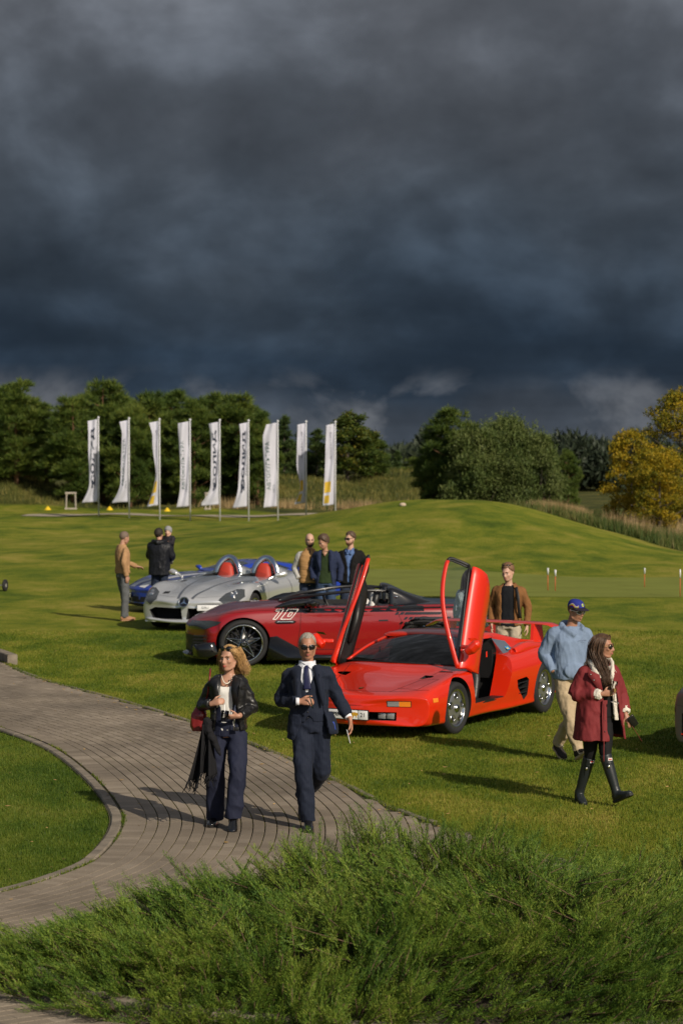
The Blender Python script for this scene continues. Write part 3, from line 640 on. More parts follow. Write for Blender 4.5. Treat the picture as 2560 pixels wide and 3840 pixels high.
for a, b, c, u_, v_ in zip(x, y, zz_, fx, fy):
    out = np.array((a-.4, (b-16.4)*1.1, 0)); out /= np.linalg.norm(out)+.4
    d = out*.65 + np.array((u_*.9 - .15, v_*.7 - .1, rng.uniform(.24, .62))) + rng.normal(0, .20, 3); d /= np.linalg.norm(d)
    L = rng.uniform(.20, .40); p0 = np.array((a, b, max(c, .03))) - d*L*.3; sd_ = np.cross(d, (0, 0, 1.)); bow = np.array((0, 0, rng.uniform(-.02, .06)))
    SM.tube([p0, p0+d*L*.5+bow*.5, p0+d*L+bow], [.005, .004, .002], 4)
    for i_, t in enumerate(np.linspace(.12, 1, 7)):
        sg = (1 if i_ % 2 else -1)*(0 if i_ == 6 else 1); spray(p0 + d*L*t + bow*t*t, d + sd_*sg*rng.uniform(.25, .65) + (0, 0, rng.uniform(-.05, .35)), np.array((0, 0, 1.)), rng.uniform(.8, 1.05)*(.86-.36*t))
for b in range(34):       # woody branches under and through the canopy, a few reaching out
    az = rng.uniform(0, 2*np.pi); cx, cy = rng.uniform(-1.3, 2.4), rng.uniform(15.0, 16.9); L = rng.uniform(.6, 1.15); ex, ey = cx+math.cos(az)*L-.1, cy+math.sin(az)*L*.9
    he = float(jh(np.array(ex), np.array(ey))[0]); top = max(he, .18)*1.0 + rng.uniform(0, .10)
    pc = spline(np.array([(cx, cy, .05), (cx*.6+ex*.4, cy*.6+ey*.4, top*.5), (ex, ey, top)]) + rng.normal(0, .02, (3, 3)), 10); SM.tube(pc, np.linspace(.008, .002, 10), 5)
    for t in np.linspace(.55, 1, 9):
        p = pc[min(9, int(t*9))]; tg = pc[9]-pc[6]; spray(p, tg/np.linalg.norm(tg)*.9 + rng.normal(0, .3, 3) + (0, 0, .25), np.array((0, 0, 1.)), rng.uniform(.5, .9))
v = np.concatenate(SV)
jn = thing('juniper_shrub', 'wide spreading green juniper in the kerbed bed at the front', 'shrub', (.5, 16.5, .05))
f_ = obj('foliage', npm('foliage', v - np.array((.5, 16.5, .05)), np.arange(len(v)).reshape(-1, 3)), JUN, jn)
b_ = obj('branches', None, None, jn) if False else SM.build('stem', JBARK, jn); b_.location = (-.5, -16.5, -.05)
print('juniper tris', len(v)//3)

# ------------------------------------------------------------------ flags
POLE = P('flag_pole_white', (.60, .61, .64), .4)
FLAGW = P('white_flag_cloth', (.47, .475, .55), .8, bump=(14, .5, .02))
FLAGY = P('yellow_flag_print', (.50, .33, .03), .8)
FLAGT = P('dark_flag_print', (.02, .028, .05), .8); FLAGG = P('green_flag_print', (.02, .07, .06), .8)
FF = [  # px, base row, top row, kind, label
 (227, 1185, 960, 'solid', 'first flag from the left, dark lettering and curved logo'),
 (297, 1190, 962, 'auto', 'second flag from the left, green lettering half folded'),
 (367, 1194, 964, 'yellow', 'third flag from the left, plain with yellow foot'),
 (437, 1196, 965, 'auto2', 'fourth flag from the left, straight with broken lettering at its edge'),
 (505, 1197, 966, 'solid', 'fifth flag from the left, dark lettering and wide flared foot'),
 (571, 1197, 967, 'solid2', 'sixth flag from the left, narrow with dark lettering'),
 (638, 1196, 968, 'auto', 'seventh flag from the left, readable green lettering'),
 (703, 1192, 969, 'yellow2', 'eighth flag from the left, plain and bulging with little yellow'),
 (770, 1191, 970, 'yellow3', 'last flag on the right, small dark lettering and yellow blocks')]
for k, (px, yb, yt, kind, lab) in enumerate(FF):
    D = 122.
    for _ in range(30): D = 5553*(3.65-TZ((px-784)/5553*D, D))/(yb-985)
    x = (px-784)/5553*D; zb = TZ(x, D); H_ = 3.65-(yt-985)/5553*D - zb
    t = thing('flag', 'white ' + lab, 'flag', (x, D, zb), 0, 'row of white flags')
    mb = MB().tube([(0, 0, -.05), (0, 0, H_)], [.036, .028], 10).ball((0, 0, H_+.02), .06, 10, 6); mb.build('pole', POLE, t)
    z1 = H_-.06; z0 = H_*.145 + (.1 if k % 3 == 1 else 0); ph = rng.uniform(0, 6); full = .98
    flare = {0: .55, 1: .62, 2: .35, 3: .15, 4: .72, 5: .35, 6: .12, 7: .1, 8: .05}[k]; narrow = {0: .52, 1: .40, 2: .36, 3: .62, 4: .5, 5: .5, 6: .78, 7: .62, 8: .62}[k]
    def FS(u, v, off=0):
        """u 0 at the pole..1 free edge, v 0 foot..1 top"""
        wv = narrow*full*(1 - .18*math.sin(v*math.pi*1.3+ph)*(1 if k % 2 else .6)) + flare*full*max(0, 1-v/.26)**1.6 + (.58-narrow)*full*max(0, (v-.86)/.14)
        if kind == 'yellow': wv *= 1 - .62*math.exp(-((v-.42)/.2)**2)
        if kind == 'yellow2': wv *= 1 - .55*math.exp(-((v-.22)/.2)**2)
        wv = max(.12, min(wv, 1.05))*.82
        dep = math.sqrt(max(0, full**2 - min(wv, full)**2))
        z = z0 + (z1-z0)*v - .10*u*(1 if v > .5 else 1-2*max(0, .15-v))
        fx = -.05 - u*wv; fy = dep*(u*.55 + .22*math.sin(u*6.0+v*5+ph)) + .05*math.sin(v*22+ph)*u
        return np.array((fx, -fy*.6 - off, z))
    nu, nv = 12, 60
    G = np.array([[FS(u, v) for u in np.linspace(0, 1, nu)] for v in np.linspace(0, 1, nv)])
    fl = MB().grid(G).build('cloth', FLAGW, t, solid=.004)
    def letter(me, uc, vc, su, sv, mat, name='lettering'):
        """text runs up the flag: text x -> v, text y -> -u"""
        co = np.array([v.co[:] for v in me.vertices]); 
        for vtx, c in zip(me.vertices, co):
            vtx.co = FS(min(.99, max(.01, uc + c[1]*su*1.0)), min(.995, max(.004, vc + c[0]*sv)), .014)
        me.update(); obj(name, me, mat, fl)
    def patch(u0, u1, v0, v1, mat, name='print'):
        g = np.array([[FS(u, v, .012) for u in np.linspace(u0, u1, 6)] for v in np.linspace(v0, v1, 14)]); MB().grid(g).build(name, mat, fl)
    if kind.startswith('solid'):
        letter(text_mesh('СОЛИД', 1, bold=.035), .5, .56, .50, .50/2.75, FLAGT); letter(text_mesh('Инвестиции', 1), .14, .52, .18, .26/5, FLAGT)
        patch(.30, .42, .20, .30, FLAGT); patch(.50, .66, .18, .28, FLAGT)
    elif kind.startswith('auto'):
        letter(text_mesh('АВТОКУЛЬТУРА', 1, bold=.01), .66, .50, .40, .62/8.6, FLAGG)
        letter(text_mesh('А В Т О', 1), .25, .22, .2, .1/4, FLAGG)
    else:
        letter(text_mesh('ОТКРЫТИЕ', 1, bold=.01), .40, .74, .22, .36/6.0, FLAGT)
        patch(.35, .95, .165, .30, FLAGY); patch(.45, .9, .03, .13, FLAGY)

# ------------------------------------------------------------------ small things on the course
CONE = P('yellow_plastic', (.70, .47, .02), .5)
for px, lab in ((110, 'yellow tee marker left of the wooden frame'), (252, 'yellow tee marker between the first and second flags'), (384, 'yellow tee marker beside the third flag')):
    D = 139.5; x = (px-784)/5553*D; mb = MB(); mb.lathe([(.21, 0), (.19, .02), (.05, .20), (.0, .22)], 12, axis='z')
    tag(mb.build('tee_marker', CONE, None), 'small ' + lab, 'marker', 'yellow tee markers').location = (x, D, TZ(x, D))
WOODF = P('weathered_wood', (.34, .30, .25), .9, var=(8, .7, 1.2))
for px, rz, lab in ((163, .1, 'open weathered wooden frame standing left of the first flag'), (477, 1.15, 'narrow wooden frame seen edge on beside the fourth flag')):
    D = 140.5; x = (px-784)/5553*D; t = thing('wooden_frame', lab, 'frame', (x, D, TZ(x, D)), rz)
    for s in (-1, 1): MB().tube([(s*.28, 0, 0), (s*.25, 0, .98)], .05, 4).build('post', WOODF, t, smooth=False)
    MB().box((0, 0, .97), (.66, .10, .10)).build('top_rail', WOODF, t, smooth=False); MB().box((0, 0, .06), (.70, .10, .09)).build('bottom_rail', WOODF, t, smooth=False)
PINR = P('red_pin', (.50, .09, .03), .5); PINW = P('white_pin_head', (.72, .72, .74), .6)
for px, yb, yt, lab in ((1258, 1357, 1305, 'golf pin, left one of the pair on the green'), (1275, 1358, 1309, 'golf pin, right one of the pair on the green'), (1480, 1350, 1305, 'faint golf pin standing alone right of the pair'), (1562, 1371, 1308, 'tall golf pin at the right edge')):
    D = 59.
    for _ in range(30): D = 5553*(3.65-TZ((px-784)/5553*D, D))/(yb-985)
    x = (px-784)/5553*D; z = TZ(x, D); h = (yb-yt)/5553*D
    t = thing('golf_pin', 'thin red and white ' + lab, 'golf pin', (x, D, z), rng.uniform(0, 3), 'pins on the putting green')
    MB().tube([(0, 0, -.02), (0, 0, h*.72)], .009, 8).build('rod', PINR, t); MB().tube([(0, 0, h*.70), (0, 0, h)], [.022, .032], 10, .014).build('head', PINW, t)
STONE = P('pale_stone', (.45, .36, .27), .9, bump=(20, .5))
x, D = 2.25, 89.0; mb = MB().ball((0, 0, .04), (.13, .10, .08), 10, 6)
tag(mb.build('stone', STONE), 'single pale stone on the grassy mound', 'stone').location = (x, D, TZ(x, D))

# something on wheels just enters at the left edge
t = thing('trolley', 'dark trolley wheel just entering at the left edge', 'trolley', (-8.47, 59.0, TZ(-8.47, 59.0)), R(75))
for dy in (-.28, .28): w_ = MB().lathe(tyre := [(.05, -.03), (.11, -.035), (.145, -.02), (.145, .02), (.11, .035), (.05, .03)], 24).build('wheel', RUBBER, t); w_.location = (0, dy, .145); MB().lathe([(.06, -.02), (.0, -.025)], 12).build('hub', P('grey_hub', (.3, .29, .27), .6), w_); MB().lathe([(.06, .02), (.0, .025)], 12).build('hub', P('grey_hub'), w_)
MB().tube([(0, -.28, .145), (0, .28, .145)], .015, 8).build('axle', POLE, t); MB().tube([(0, 0, .15), (-.35, 0, .55), (-.62, 0, .95)], .018, 8).build('handle', POLE, t); MB().box((-.28, 0, .42), (.22, .26, .34)).build('bag', P('dark_bag', (.03, .03, .035), .8), t, bevel=.03)

# a few fallen leaves and dry bits on lawn and paving
n = 420; y = rng.uniform(18, 44, n); x = (rng.random(n)*2-1)*y*.145; edge = rng.random(n) < .45; x = np.where(edge & (y > 18), xout(y) - np.abs(rng.normal(0, .25, n)), x); k_ = (np.abs(x) < y*.15) & ~((x > -2.2) & (y < 18.3)); x, y = x[k_], y[k_]; pz = tz(x, y) + np.where(path_side(x, y), .030, .035)
v = leaves(np.stack([x, y, pz], 1), .055, .016, 1.0, .0); v[:, 2] = np.repeat(pz, 4) + rng.uniform(0, .012, len(v))
tag(obj('fallen_leaves', npm('fallen_leaves', v, np.arange(len(v)).reshape(-1, 4)), P('dry_leaf', (.32, .20, .07), .8, var=(2, .5, 1.4))), kind='stuff')
# ------------------------------------------------------------------ car helpers
def paint(name, col, flake=0, rough=.32):
    m = P(name, col, rough, .0 if not flake else .5, coat=1.0, spec=.5, coatrough=.02); return m
class Surf:
    """a smooth car shell from a net of sections, mirrored about y=0"""
    def __init__(s, net, nx=90, nk=44, curve=None):
        net = [[(p if len(p) == 3 else (x, *p)) for p in sec] for x, sec in net]
        A = np.array(net, float)                                   # (S,K,3)
        if curve is not None:
            for i in range(len(A)): A[i, :, 0] -= curve[i]*(A[i, :, 1]/.85)**2
        def cap(r, dx):
            c = np.array((0, 0, (r[:, 2].min()+r[:, 2].max())/2)); q = c + (r-c)*np.array((1, .22, .42)); q[:, 0] = r[0, 0] + dx + (r[:, 0]-r[0, 0])*.05; return q
        A = np.concatenate([[cap(A[0], .012)], A, [cap(A[-1], -.012)]])
        A = np.stack([spline(A[i], nk) for i in range(len(A))], 0)
        A = np.stack([spline(A[:, j], nx) for j in range(nk)], 1)   # (nx,nk,3)
        A[:, 0, 1] = 0; A[:, -1, 1] = 0; A[..., 1] = np.maximum(A[..., 1], 0)
        s.A = A; M = A[:, 1:-1][:, ::-1].copy(); M[..., 1] *= -1
        ring = np.concatenate([A, M], 1); m, n = ring.shape[:2]; s.ring = ring
        s.v = ring.reshape(-1, 3); s.f = [(i*n+j, (i+1)*n+j, (i+1)*n+(j+1) % n, i*n+(j+1) % n) for i in range(m-1) for j in range(n)]
        s.f += [tuple(range(n)), tuple((m-1)*n+j for j in range(n))[::-1]]
        s.bvh = BVHTree.FromPolygons([tuple(p) for p in s.v], s.f)
    def hit(s, p, d):
        d = Vector(d).normalized(); q = Vector(p) - d*4; r = s.bvh.ray_cast(q, d)
        return (r[0], r[1]) if r[0] is not None else (None, None)
    def solid(s, name, mat, parent, cutters=(), dark=DARK, sharp=40):
        me = npm('tmp', s.v, s.f, True); me.materials.append(mat); me.materials.append(dark)
        o = bpy.data.objects.new('tmp', me); COL.objects.link(o); tmp = []
        for c in cutters:
            cm = c.mesh('cut', False); cm.materials.append(getattr(c, 'mat', dark)); co = bpy.data.objects.new('cut', cm); WS_.collection.objects.link(co); tmp.append(co)
            md = o.modifiers.new('b', 'BOOLEAN'); md.operation = 'DIFFERENCE'; md.object = co; md.solver = 'EXACT'; md.material_mode = 'TRANSFER'
        res = bake(o, name)
        for c in tmp: d = c.data; bpy.data.objects.remove(c); bpy.data.meshes.remove(d)
        res.set_sharp_from_angle(angle=R(sharp)); res.polygons.foreach_set('use_smooth', np.ones(len(res.polygons), bool))
        return obj(name, res, None, parent)
def dens(pts, step=.03):
    pts = np.asarray(pts, float); out = [pts[0]]
    for a, b in zip(pts[:-1], pts[1:]):
        k = max(1, int(np.linalg.norm(b-a)/step)); out += [a+(b-a)*(i+1)/k for i in range(k)]
    return np.array(out)
def ribbon(sf, pts, wd, d, mat, parent, name='panel_gap', off=.002):
    """a thin strip lying on the shell; pts projected along d"""
    q = dens(pts); H_ = [(sf.hit(p, d)) for p in q]; H_ = [(np.array(h), np.array(n)) for h, n in H_ if h is not None]
    if len(H_) < 2: return None
    c = np.array([h for h, _ in H_]); nn = np.array([n*(1 if n @ np.array(d) < 0 else -1) for _, n in H_]); t = np.gradient(c, axis=0); sd_ = np.cross(t, nn); sd_ /= np.linalg.norm(sd_, axis=1)[:, None]+1e-9
    w_ = np.broadcast_to(np.asarray(wd, float), (len(c),))[:, None] if np.ndim(wd) == 0 else np.interp(np.linspace(0, 1, len(c)), np.linspace(0, 1, len(wd)), wd)[:, None]
    G = np.stack([c - sd_*w_/2 + nn*off, c + sd_*w_/2 + nn*off], 1); return MB().grid(G).build(name, mat, parent)
def decal(sf, poly, o, ux, uy, mat, parent, name, off=.004, cuts=3, me=None, solid=0):
    """a flat outline (2-D, in axes ux, uy at o) pressed onto the shell along ux x uy"""
    ux, uy, o = (np.asarray(q, float) for q in (ux, uy, o)); d = -np.cross(ux, uy); d /= np.linalg.norm(d)
    bm = bmesh.new()
    if me is None:
        vs_ = [bm.verts.new((p[0], p[1], 0)) for p in poly]; bm.faces.new(vs_); bmesh.ops.triangulate(bm, faces=bm.faces[:])
    else: bm.from_mesh(me); bmesh.ops.triangulate(bm, faces=bm.faces[:])
    for _ in range(cuts):
        L = max((e.calc_length() for e in bm.edges), default=0); es = [e for e in bm.edges if e.calc_length() > .045]
        if not es: break
        bmesh.ops.subdivide_edges(bm, edges=es, cuts=1); bmesh.ops.triangulate(bm, faces=bm.faces[:])
    for v in bm.verts:
        p = o + ux*v.co.x + uy*v.co.y; h, n = sf.hit(p, d)
        if h is None: h, n, _, _ = sf.bvh.find_nearest(Vector(p)); v.co = h + n*off
        else: v.co = h + n*(off if n.dot(Vector(d)) < 0 else -off)
    m2 = bpy.data.meshes.new(name); bm.normal_update(); bm.to_mesh(m2); bm.free(); m2.polygons.foreach_set('use_smooth', np.ones(len(m2.polygons), bool))
    return obj(name, m2, mat, parent)
def arch(x, r, y0=.45, y1=1.4, zc=None, n=48, both=True):
    """wheel-arch cutters: cylinders across both flanks"""
    out = []
    for s in ((-1, 1) if both else (1,)):
        mb = MB(); a = np.linspace(0, 2*np.pi, n, endpoint=False); z = zc
        A0 = np.stack([x+r*np.cos(a), np.full(n, s*y0), z+r*np.sin(a)], 1); A1 = A0.copy(); A1[:, 1] = s*y1
        f = [(i, (i+1) % n, n+(i+1) % n, n+i) for i in range(n)] + [tuple(range(n))[::-1], tuple(range(n, 2*n))]
        if s > 0: f = [q[::-1] for q in f]
        mb.add(np.concatenate([A0, A1]), f); out.append(mb)
    return out
def prism(poly, y0, y1):
    """polygon in x,z extruded along y"""
    n = len(poly); a = np.array([(p[0], y0, p[1]) for p in poly]); b = a.copy(); b[:, 1] = y1
    area = sum(poly[i][0]*poly[(i+1) % n][1]-poly[(i+1) % n][0]*poly[i][1] for i in range(n))
    f = [(i, (i+1) % n, n+(i+1) % n, n+i) for i in range(n)] + [tuple(range(n))[::-1], tuple(range(n, 2*n))]
    if area > 0: f = [q[::-1] for q in f]
    return MB().add(np.concatenate([a, b]), [q[::-1] for q in f] if False else f)
def tyre_prof(r, ri, w):
    h = w/2; return [(ri, -h*.86), (ri+.03, -h*.97), ((r+ri)/2, -h), (r-.03, -h*.96), (r-.008, -h*.84), (r, -h*.6), (r, h*.6), (r-.008, h*.84), (r-.03, h*.96), ((r+ri)/2, h), (ri+.03, h*.97), (ri, h*.86)]
def wheel(parent, x, y, r, ri, w, style, steer=0, mat=None):
    """part wheel (rim) with sub-parts tyre, spoke, disc, hub; outer face towards +y*sign"""
    s = 1 if y > 0 else -1; mat = mat or RIMS
    prof = [(ri+.004, s*w*.43), (ri-.012, s*w*.44), (ri-.022, s*w*.40), (ri-.035, s*w*.12), (ri-.04, -s*w*.42)]
    if s < 0: prof = prof
    rim = MB().lathe(prof, 40).build('wheel', mat, parent); rim.location = (x, y, r); rim.rotation_euler = (0, 0, steer)
    MB().lathe(tyre_prof(r, ri, w), 48).build('tyre', RUBBER, rim)
    MB().lathe([(0.0, s*w*.02), (ri*.72, s*w*.02), (ri*.72, -s*w*.06), (0, -s*w*.06)], 32).build('brake_disc', P('brake_steel', (.22, .22, .22), .35, .9), rim)
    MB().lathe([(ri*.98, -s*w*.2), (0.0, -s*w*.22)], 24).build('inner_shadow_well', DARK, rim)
    yo = s*w*.30
    if style == 'holes':           # silver dish with five round holes
        MB().lathe([(ri-.03, yo), (ri*.78, yo+s*.012), (ri*.4, yo+s*.03), (.06, yo+s*.022), (0, yo+s*.022)], 40).build('dish', P('silver_rim_paint', (.48, .48, .49), .28, .85), rim)
        for k in range(5):
            a = 2*math.pi*k/5 + .3; c = (math.cos(a)*ri*.62, yo + s*.016, math.sin(a)*ri*.62)
            MB().lathe([(.034, s*.004), (.040, s*.016), (.050, s*.004)], 18, c).build('hole_ring', mat, rim)
            MB().lathe([(.036, s*.006), (0, s*.006)], 18, c).build('hole', DARK, rim)
        MB().lathe([(.05, yo), (.045, yo+s*.045), (0, yo+s*.05)], 20).build('hub_cap', mat, rim)
    elif style == 'star':          # black crossed star spokes with bright edges
        for k in range(5):
            for q in (-1, 1):
                a = 2*math.pi*k/5 + math.pi/2; a2 = a + q*.50
                p0 = np.array((math.cos(a2+q*.9)*.055, yo+s*.03, math.sin(a2+q*.9)*.055)); p1 = np.array((math.cos(a)*(ri-.02), yo+s*.015, math.sin(a)*(ri-.02)))
                sp = MB().tube([p0, (p0+p1)/2 + (0, s*.006, 0), p1], [.016, .013, .014], 4, .012, ref=(0, 1, 0)).build('spoke', GLOSSB, rim, smooth=False)
                MB().tube([p0+(0, s*.0125, 0), (p0+p1)/2+(0, s*.0185, 0), p1+(0, s*.0125, 0)], [.0035, .003, .0035], 4, .002, ref=(0, 1, 0)).build('bright_edge', CHROME, sp, smooth=False)
        for k in range(5):
            a = 2*math.pi*(k+.5)/5 + math.pi/2
            for q in (-.16, .16): MB().tube([(math.cos(a)*.05, yo+s*.02, math.sin(a)*.05), (math.cos(a+q)*(ri-.02), yo+s*.008, math.sin(a+q)*(ri-.02))], [.014, .012], 4, .010, ref=(0, 1, 0)).build('spoke', GLOSSB, rim, smooth=False)
        MB().lathe([(.062, yo), (.056, yo+s*.05), (0, yo+s*.052)], 20).build('hub_cap', GLOSSB, rim)
        MB().lathe([(.030, yo+s*.0525), (.027, yo+s*.056), (.024, yo+s*.0525)], 20).build('hub_ring', CHROME, rim)
    else:                          # plain five twin spokes
        for k in range(10):
            a = 2*math.pi*k/10; p0 = (math.cos(a)*.05, yo+s*.03, math.sin(a)*.05); p1 = (math.cos(a)*(ri-.02), yo, math.sin(a)*(ri-.02))
            MB().tube([p0, p1], [.022, .018], 4, .014, ref=(0, 1, 0)).build('spoke', mat, rim, smooth=False)
        MB().lathe([(.06, yo), (.05, yo+s*.05), (0, yo+s*.05)], 16).build('hub_cap', mat, rim)
    return rim
def place_car(name, label, x, y, yaw, zoff=0):
    c, s = math.cos(yaw), math.sin(yaw)
    t = thing(name, label, 'car', (x, y, TZ(x, y)+zoff), yaw, None)
    p = TZ(x+c*0, y+s*0) - TZ(x-c*2.7, y-s*2.7); t.rotation_euler = (0, -math.atan2(p, 2.7), yaw); return t
def plate_text(plate, txt, size, x, z, mat=LETTER, bold=.0):
    """lettering on a plate whose face looks along +x (local), reading towards +y"""
    me = text_mesh(txt, size, bold=bold)
    for v in me.vertices: v.co = (.004, x + v.co.x, z + v.co.y)
    me.update(); return obj('lettering', me, mat, plate)
def seat(parent, x, y, mat, z0=.20, head=None, s=1.0):
    mb = MB(); mb.tube([(x+.22*s, y, z0+.10), (x-.05*s, y, z0+.08), (x-.26*s, y, z0+.10)], [.20*s, .22*s, .2*s], 14, .075*s, ref=(0, 0, 1), power=3)
    mb.tube([(x-.24*s, y, z0+.10), (x-.33*s, y, z0+.35*s), (x-.42*s, y, z0+.62*s)], [.23*s, .22*s, .15*s], 14, .065*s, ref=(1, 0, 0), power=3)
    o = obj('seat', fuse(mb, 'seat', .018, 4), mat, parent); return o
def steering(parent, x, y, z, r=.18):
    n = 24; a = np.linspace(0, 2*np.pi, n+1); M_ = np.stack([x + .35*r*np.sin(a), y + r*np.cos(a), z + .93*r*np.sin(a)], 1); mb = MB().tube(M_, .015, 8, cap=False)
    mb.tube([(x+.1, y, z-.05), (x, y, z)], [.03, .05], 8)
    for k in (0, 2.1, 4.2): mb.tube([(x, y, z), (x+.35*r*math.sin(k), y+r*math.cos(k), z+.93*r*math.sin(k))], .014, 6)
    mb.build('steering_wheel', BLACKP, parent)

# ================================================================== red wedge with its doors up
RED = paint('red_car_paint', (.62, .020, .003))
D = place_car('sports_car', 'bright red wedge sports car with both scissor doors up', .56, 29.55, -2.045)
net = [
 (1.03, [(0, .19), (.5, .19), (.78, .20), (.85, .26), (.87, .35), (.865, .44), (.80, .492), (.42, .50), (0, .50)]),
 (.95, [(0, .165), (.6, .165), (.84, .17), (.905, .25), (.92, .37), (.905, .485), (.82, .535), (.45, .54), (0, .54)]),
 (.55, [(0, .15), (.6, .15), (.88, .16), (.935, .25), (.955, .40), (.935, .55), (.85, .625), (.45, .60), (0, .60)]),
 (0, [(0, .14), (.6, .14), (.90, .15), (.96, .25), (.978, .45), (.955, .625), (.86, .71), (.5, .69), (0, .695)]),
 (-.38, [(0, .14), (.6, .14), (.90, .16), (.95, .25), (.965, .45), (.94, .645), (.86, .742), (.5, .785), (0, .80)]),
 (-1.0, [(0, .14), (.6, .14), (.88, .16), (.92, .26), (.965, .48), (.95, .68), (.84, .80), (.5, .81), (0, .81)]),
 (-1.7, [(0, .14), (.6, .14), (.92, .16), (.96, .26), (1.0, .5), (.99, .70), (.88, .835), (.5, .86), (0, .86)]),
 (-2.65, [(0, .15), (.6, .15), (.95, .18), (1.0, .28), (1.02, .52), (1.01, .73), (.90, .885), (.5, .90), (0, .90)]),
 (-3.25, [(0, .22), (.6, .22), (.9, .25), (.95, .34), (.97, .54), (.96, .72), (.88, .87), (.5, .885), (0, .89)]),
 (-3.44, [(0, .30), (.6, .30), (.82, .33), (.87, .4), (.88, .55), (.87, .70), (.80, .83), (.5, .85), (0, .85)])]
df = Surf(net, 110, 50, curve=[.20, .17, .05, 0, 0, 0, 0, 0, .04, .06])
DOOR = [(-.50, .33), (-.44, .56), (-.46, .70), (-.52, 1.4), (-1.62, 1.4), (-1.60, .80), (-1.52, .58), (-1.40, .33)]
cabin = MB().box((-1.05, 0, .9), (1.16, 1.50, 1.36))
pd = prism(DOOR, -1.4, 1.4); pd.mat = RED
cuts = arch(0, .365, .50, 1.5, .33) + arch(-2.65, .385, .50, 1.5, .345) + [pd, cabin]
# slot under the nose and the side intakes are real recesses
cuts.append(MB().box((1.0, 0, .285), (.34, 1.14, .10)))
SI = [(-1.98, .24), (-1.74, .42), (-1.70, .52), (-1.98, .54), (-2.06, .50), (-2.06, .30)]
cuts += [prism(SI, .88, 1.3), prism(SI, -1.3, -.88)]
body = df.solid('body', RED, D, cuts)
# cockpit tub, dash, seats
MB().box((-1.05, 0, .185), (1.2, 1.56, .03)).build('floor', DARK, D, smooth=False)
mb = MB().tube([(-.50, -.72, .66), (-.47, 0, .70), (-.50, .72, .66)], [.17, .18, .17], 12, .12); mb.build('dashboard', LEATHER, D)
MB().box((-1.0, 0, .34), (1.0, .26, .30)).build('centre_tunnel', LEATHER, D, bevel=.03)
for s in (-1, 1): seat(D, -1.12, s*.38, LEATHER, .18)
steering(D, -.72, .38, .72, .17)
for s in (-1, 1): MB().box((-.97, s*.86, .325), (.9, .16, .03)).build('door_sill', BLACKP, D, smooth=False)
MB().box((-1.60, 0, .72), (.05, 1.40, .36)).build('rear_bulkhead', LEATHER, D, smooth=False)
# windscreen
yy = np.linspace(-1, 1, 17); tt = np.linspace(0, 1, 9)
WS = np.array([[(-.36-.22*y*y - t*(.90 - .14*y*y), y*(.835-.225*t), .800-.022*y*y + t*(.300-.030*y*y) + .030*math.sin(math.pi*t)) for y in yy] for t in tt])
MB().grid(WS).build('windscreen', WGLASS, D)
MB().tube(WS[0] + (.012, 0, .002), .012, 6).build('windscreen_seal', BLACKP, D)
for s in (0, -1):
    e = WS[:, s] + (0, (.012 if s else -.012)*1, .004); MB().tube(e, .022, 8, .016).build('windscreen_pillar', RED, D)
for a, b in (((-.47, -.10, .815), (-.80, .46, .90)), ((-.45, -.50, .80), (-.64, .05, .868))):
    mb = MB().tube([a, ((a[0]+b[0])/2, (a[1]+b[1])/2, (a[2]+b[2])/2+.012), b], .008, 6); mb.build('wiper', BLACKP, D)
# roof and engine-cover buttresses
RS = [(-1.25, .61, 1.102, 1.066), (-1.42, .625, 1.130, 1.085), (-1.62, .63, 1.136, 1.088), (-1.86, .63, 1.118, 1.072), (-2.15, .64, 1.06, 1.025), (-2.6, .65, .985, .96), (-3.0, .66, .935, .92), (-3.22, .67, .91, .90)]
rn = [(x, [(0, .80), (w+.06, .80), (w+.035, (zs+.80)/2 if x < -1.7 else zs-.03), (w+.004, zs), (w-.06, zs+(zc-zs)*.55), (w*.45, zc-.004), (0, zc)]) for x, w, zc, zs in RS]
rsf = Surf(rn, 50, 26); rsf.solid('roof', RED, D, [MB().box((-1.25, 0, .86), (.80, 1.50, .38))])
for s in (-1, 1):      # scoop beside the buttress, dark mouth facing forward
    decal(df, [(.0, .0), (-.03, .15), (-.62, .06), (-.74, .0)] if s > 0 else [(.0, .0), (-.74, .0), (-.62, -.06), (-.03, -.15)], (-1.98, s*.70, 2), (1, 0, 0), (0, 1, 0), DARK, D, 'scoop_mouth', .004)
    SC = [(-1.92, [(0, .84), (.05, .84), (.06, .86), (.035, .905), (0, .912)]), (-2.25, [(0, .86), (.06, .86), (.07, .90), (.04, .955), (0, .962)]), (-2.7, [(0, .88), (.06, .88), (.06, .90), (.035, .925), (0, .93)]), (-2.95, [(0, .885), (.05, .885), (.05, .89), (.03, .895), (0, .9)])]
    q = Surf(SC, 24, 14); q.v = q.v + np.array((0, s*.855, 0)); q.solid('scoop', RED, D)
    # rear quarter glass behind the door
    G = np.array([(-1.62, s*.675, 1.04), (-2.02, s*.685, .985), (-1.98, s*.83, .872), (-1.62, s*.84, .855)]); g = MB().add(G, [(0, 1, 2, 3)]); g.build('quarter_window', WGLASS, D)
st = MB().add([(-1.80, .822, .890), (-1.90, .820, .890), (-1.90, .776, .928), (-1.80, .778, .928)], [(0, 1, 2, 3)]); st.build('sticker', P('blue_sticker', (.05, .30, .62), .5), D)
MB().add([(-1.81, .814, .899), (-1.87, .812, .899), (-1.87, .796, .912), (-1.81, .798, .912)], [(0, 1, 2, 3)]).build('sticker_print', P('yellow_print', (.7, .55, .03), .5), D)
# engine louvres
for k in range(7):
    x = -1.95-k*.13; z = float(np.interp(-x, [-r[0] for r in RS], [r[2] for r in RS])); MB().box((x, 0, z+.012), (.085, .80, .012), Matrix.Rotation(.10, 3, 'Y')).build('louvre', BLACKP, D, smooth=False)
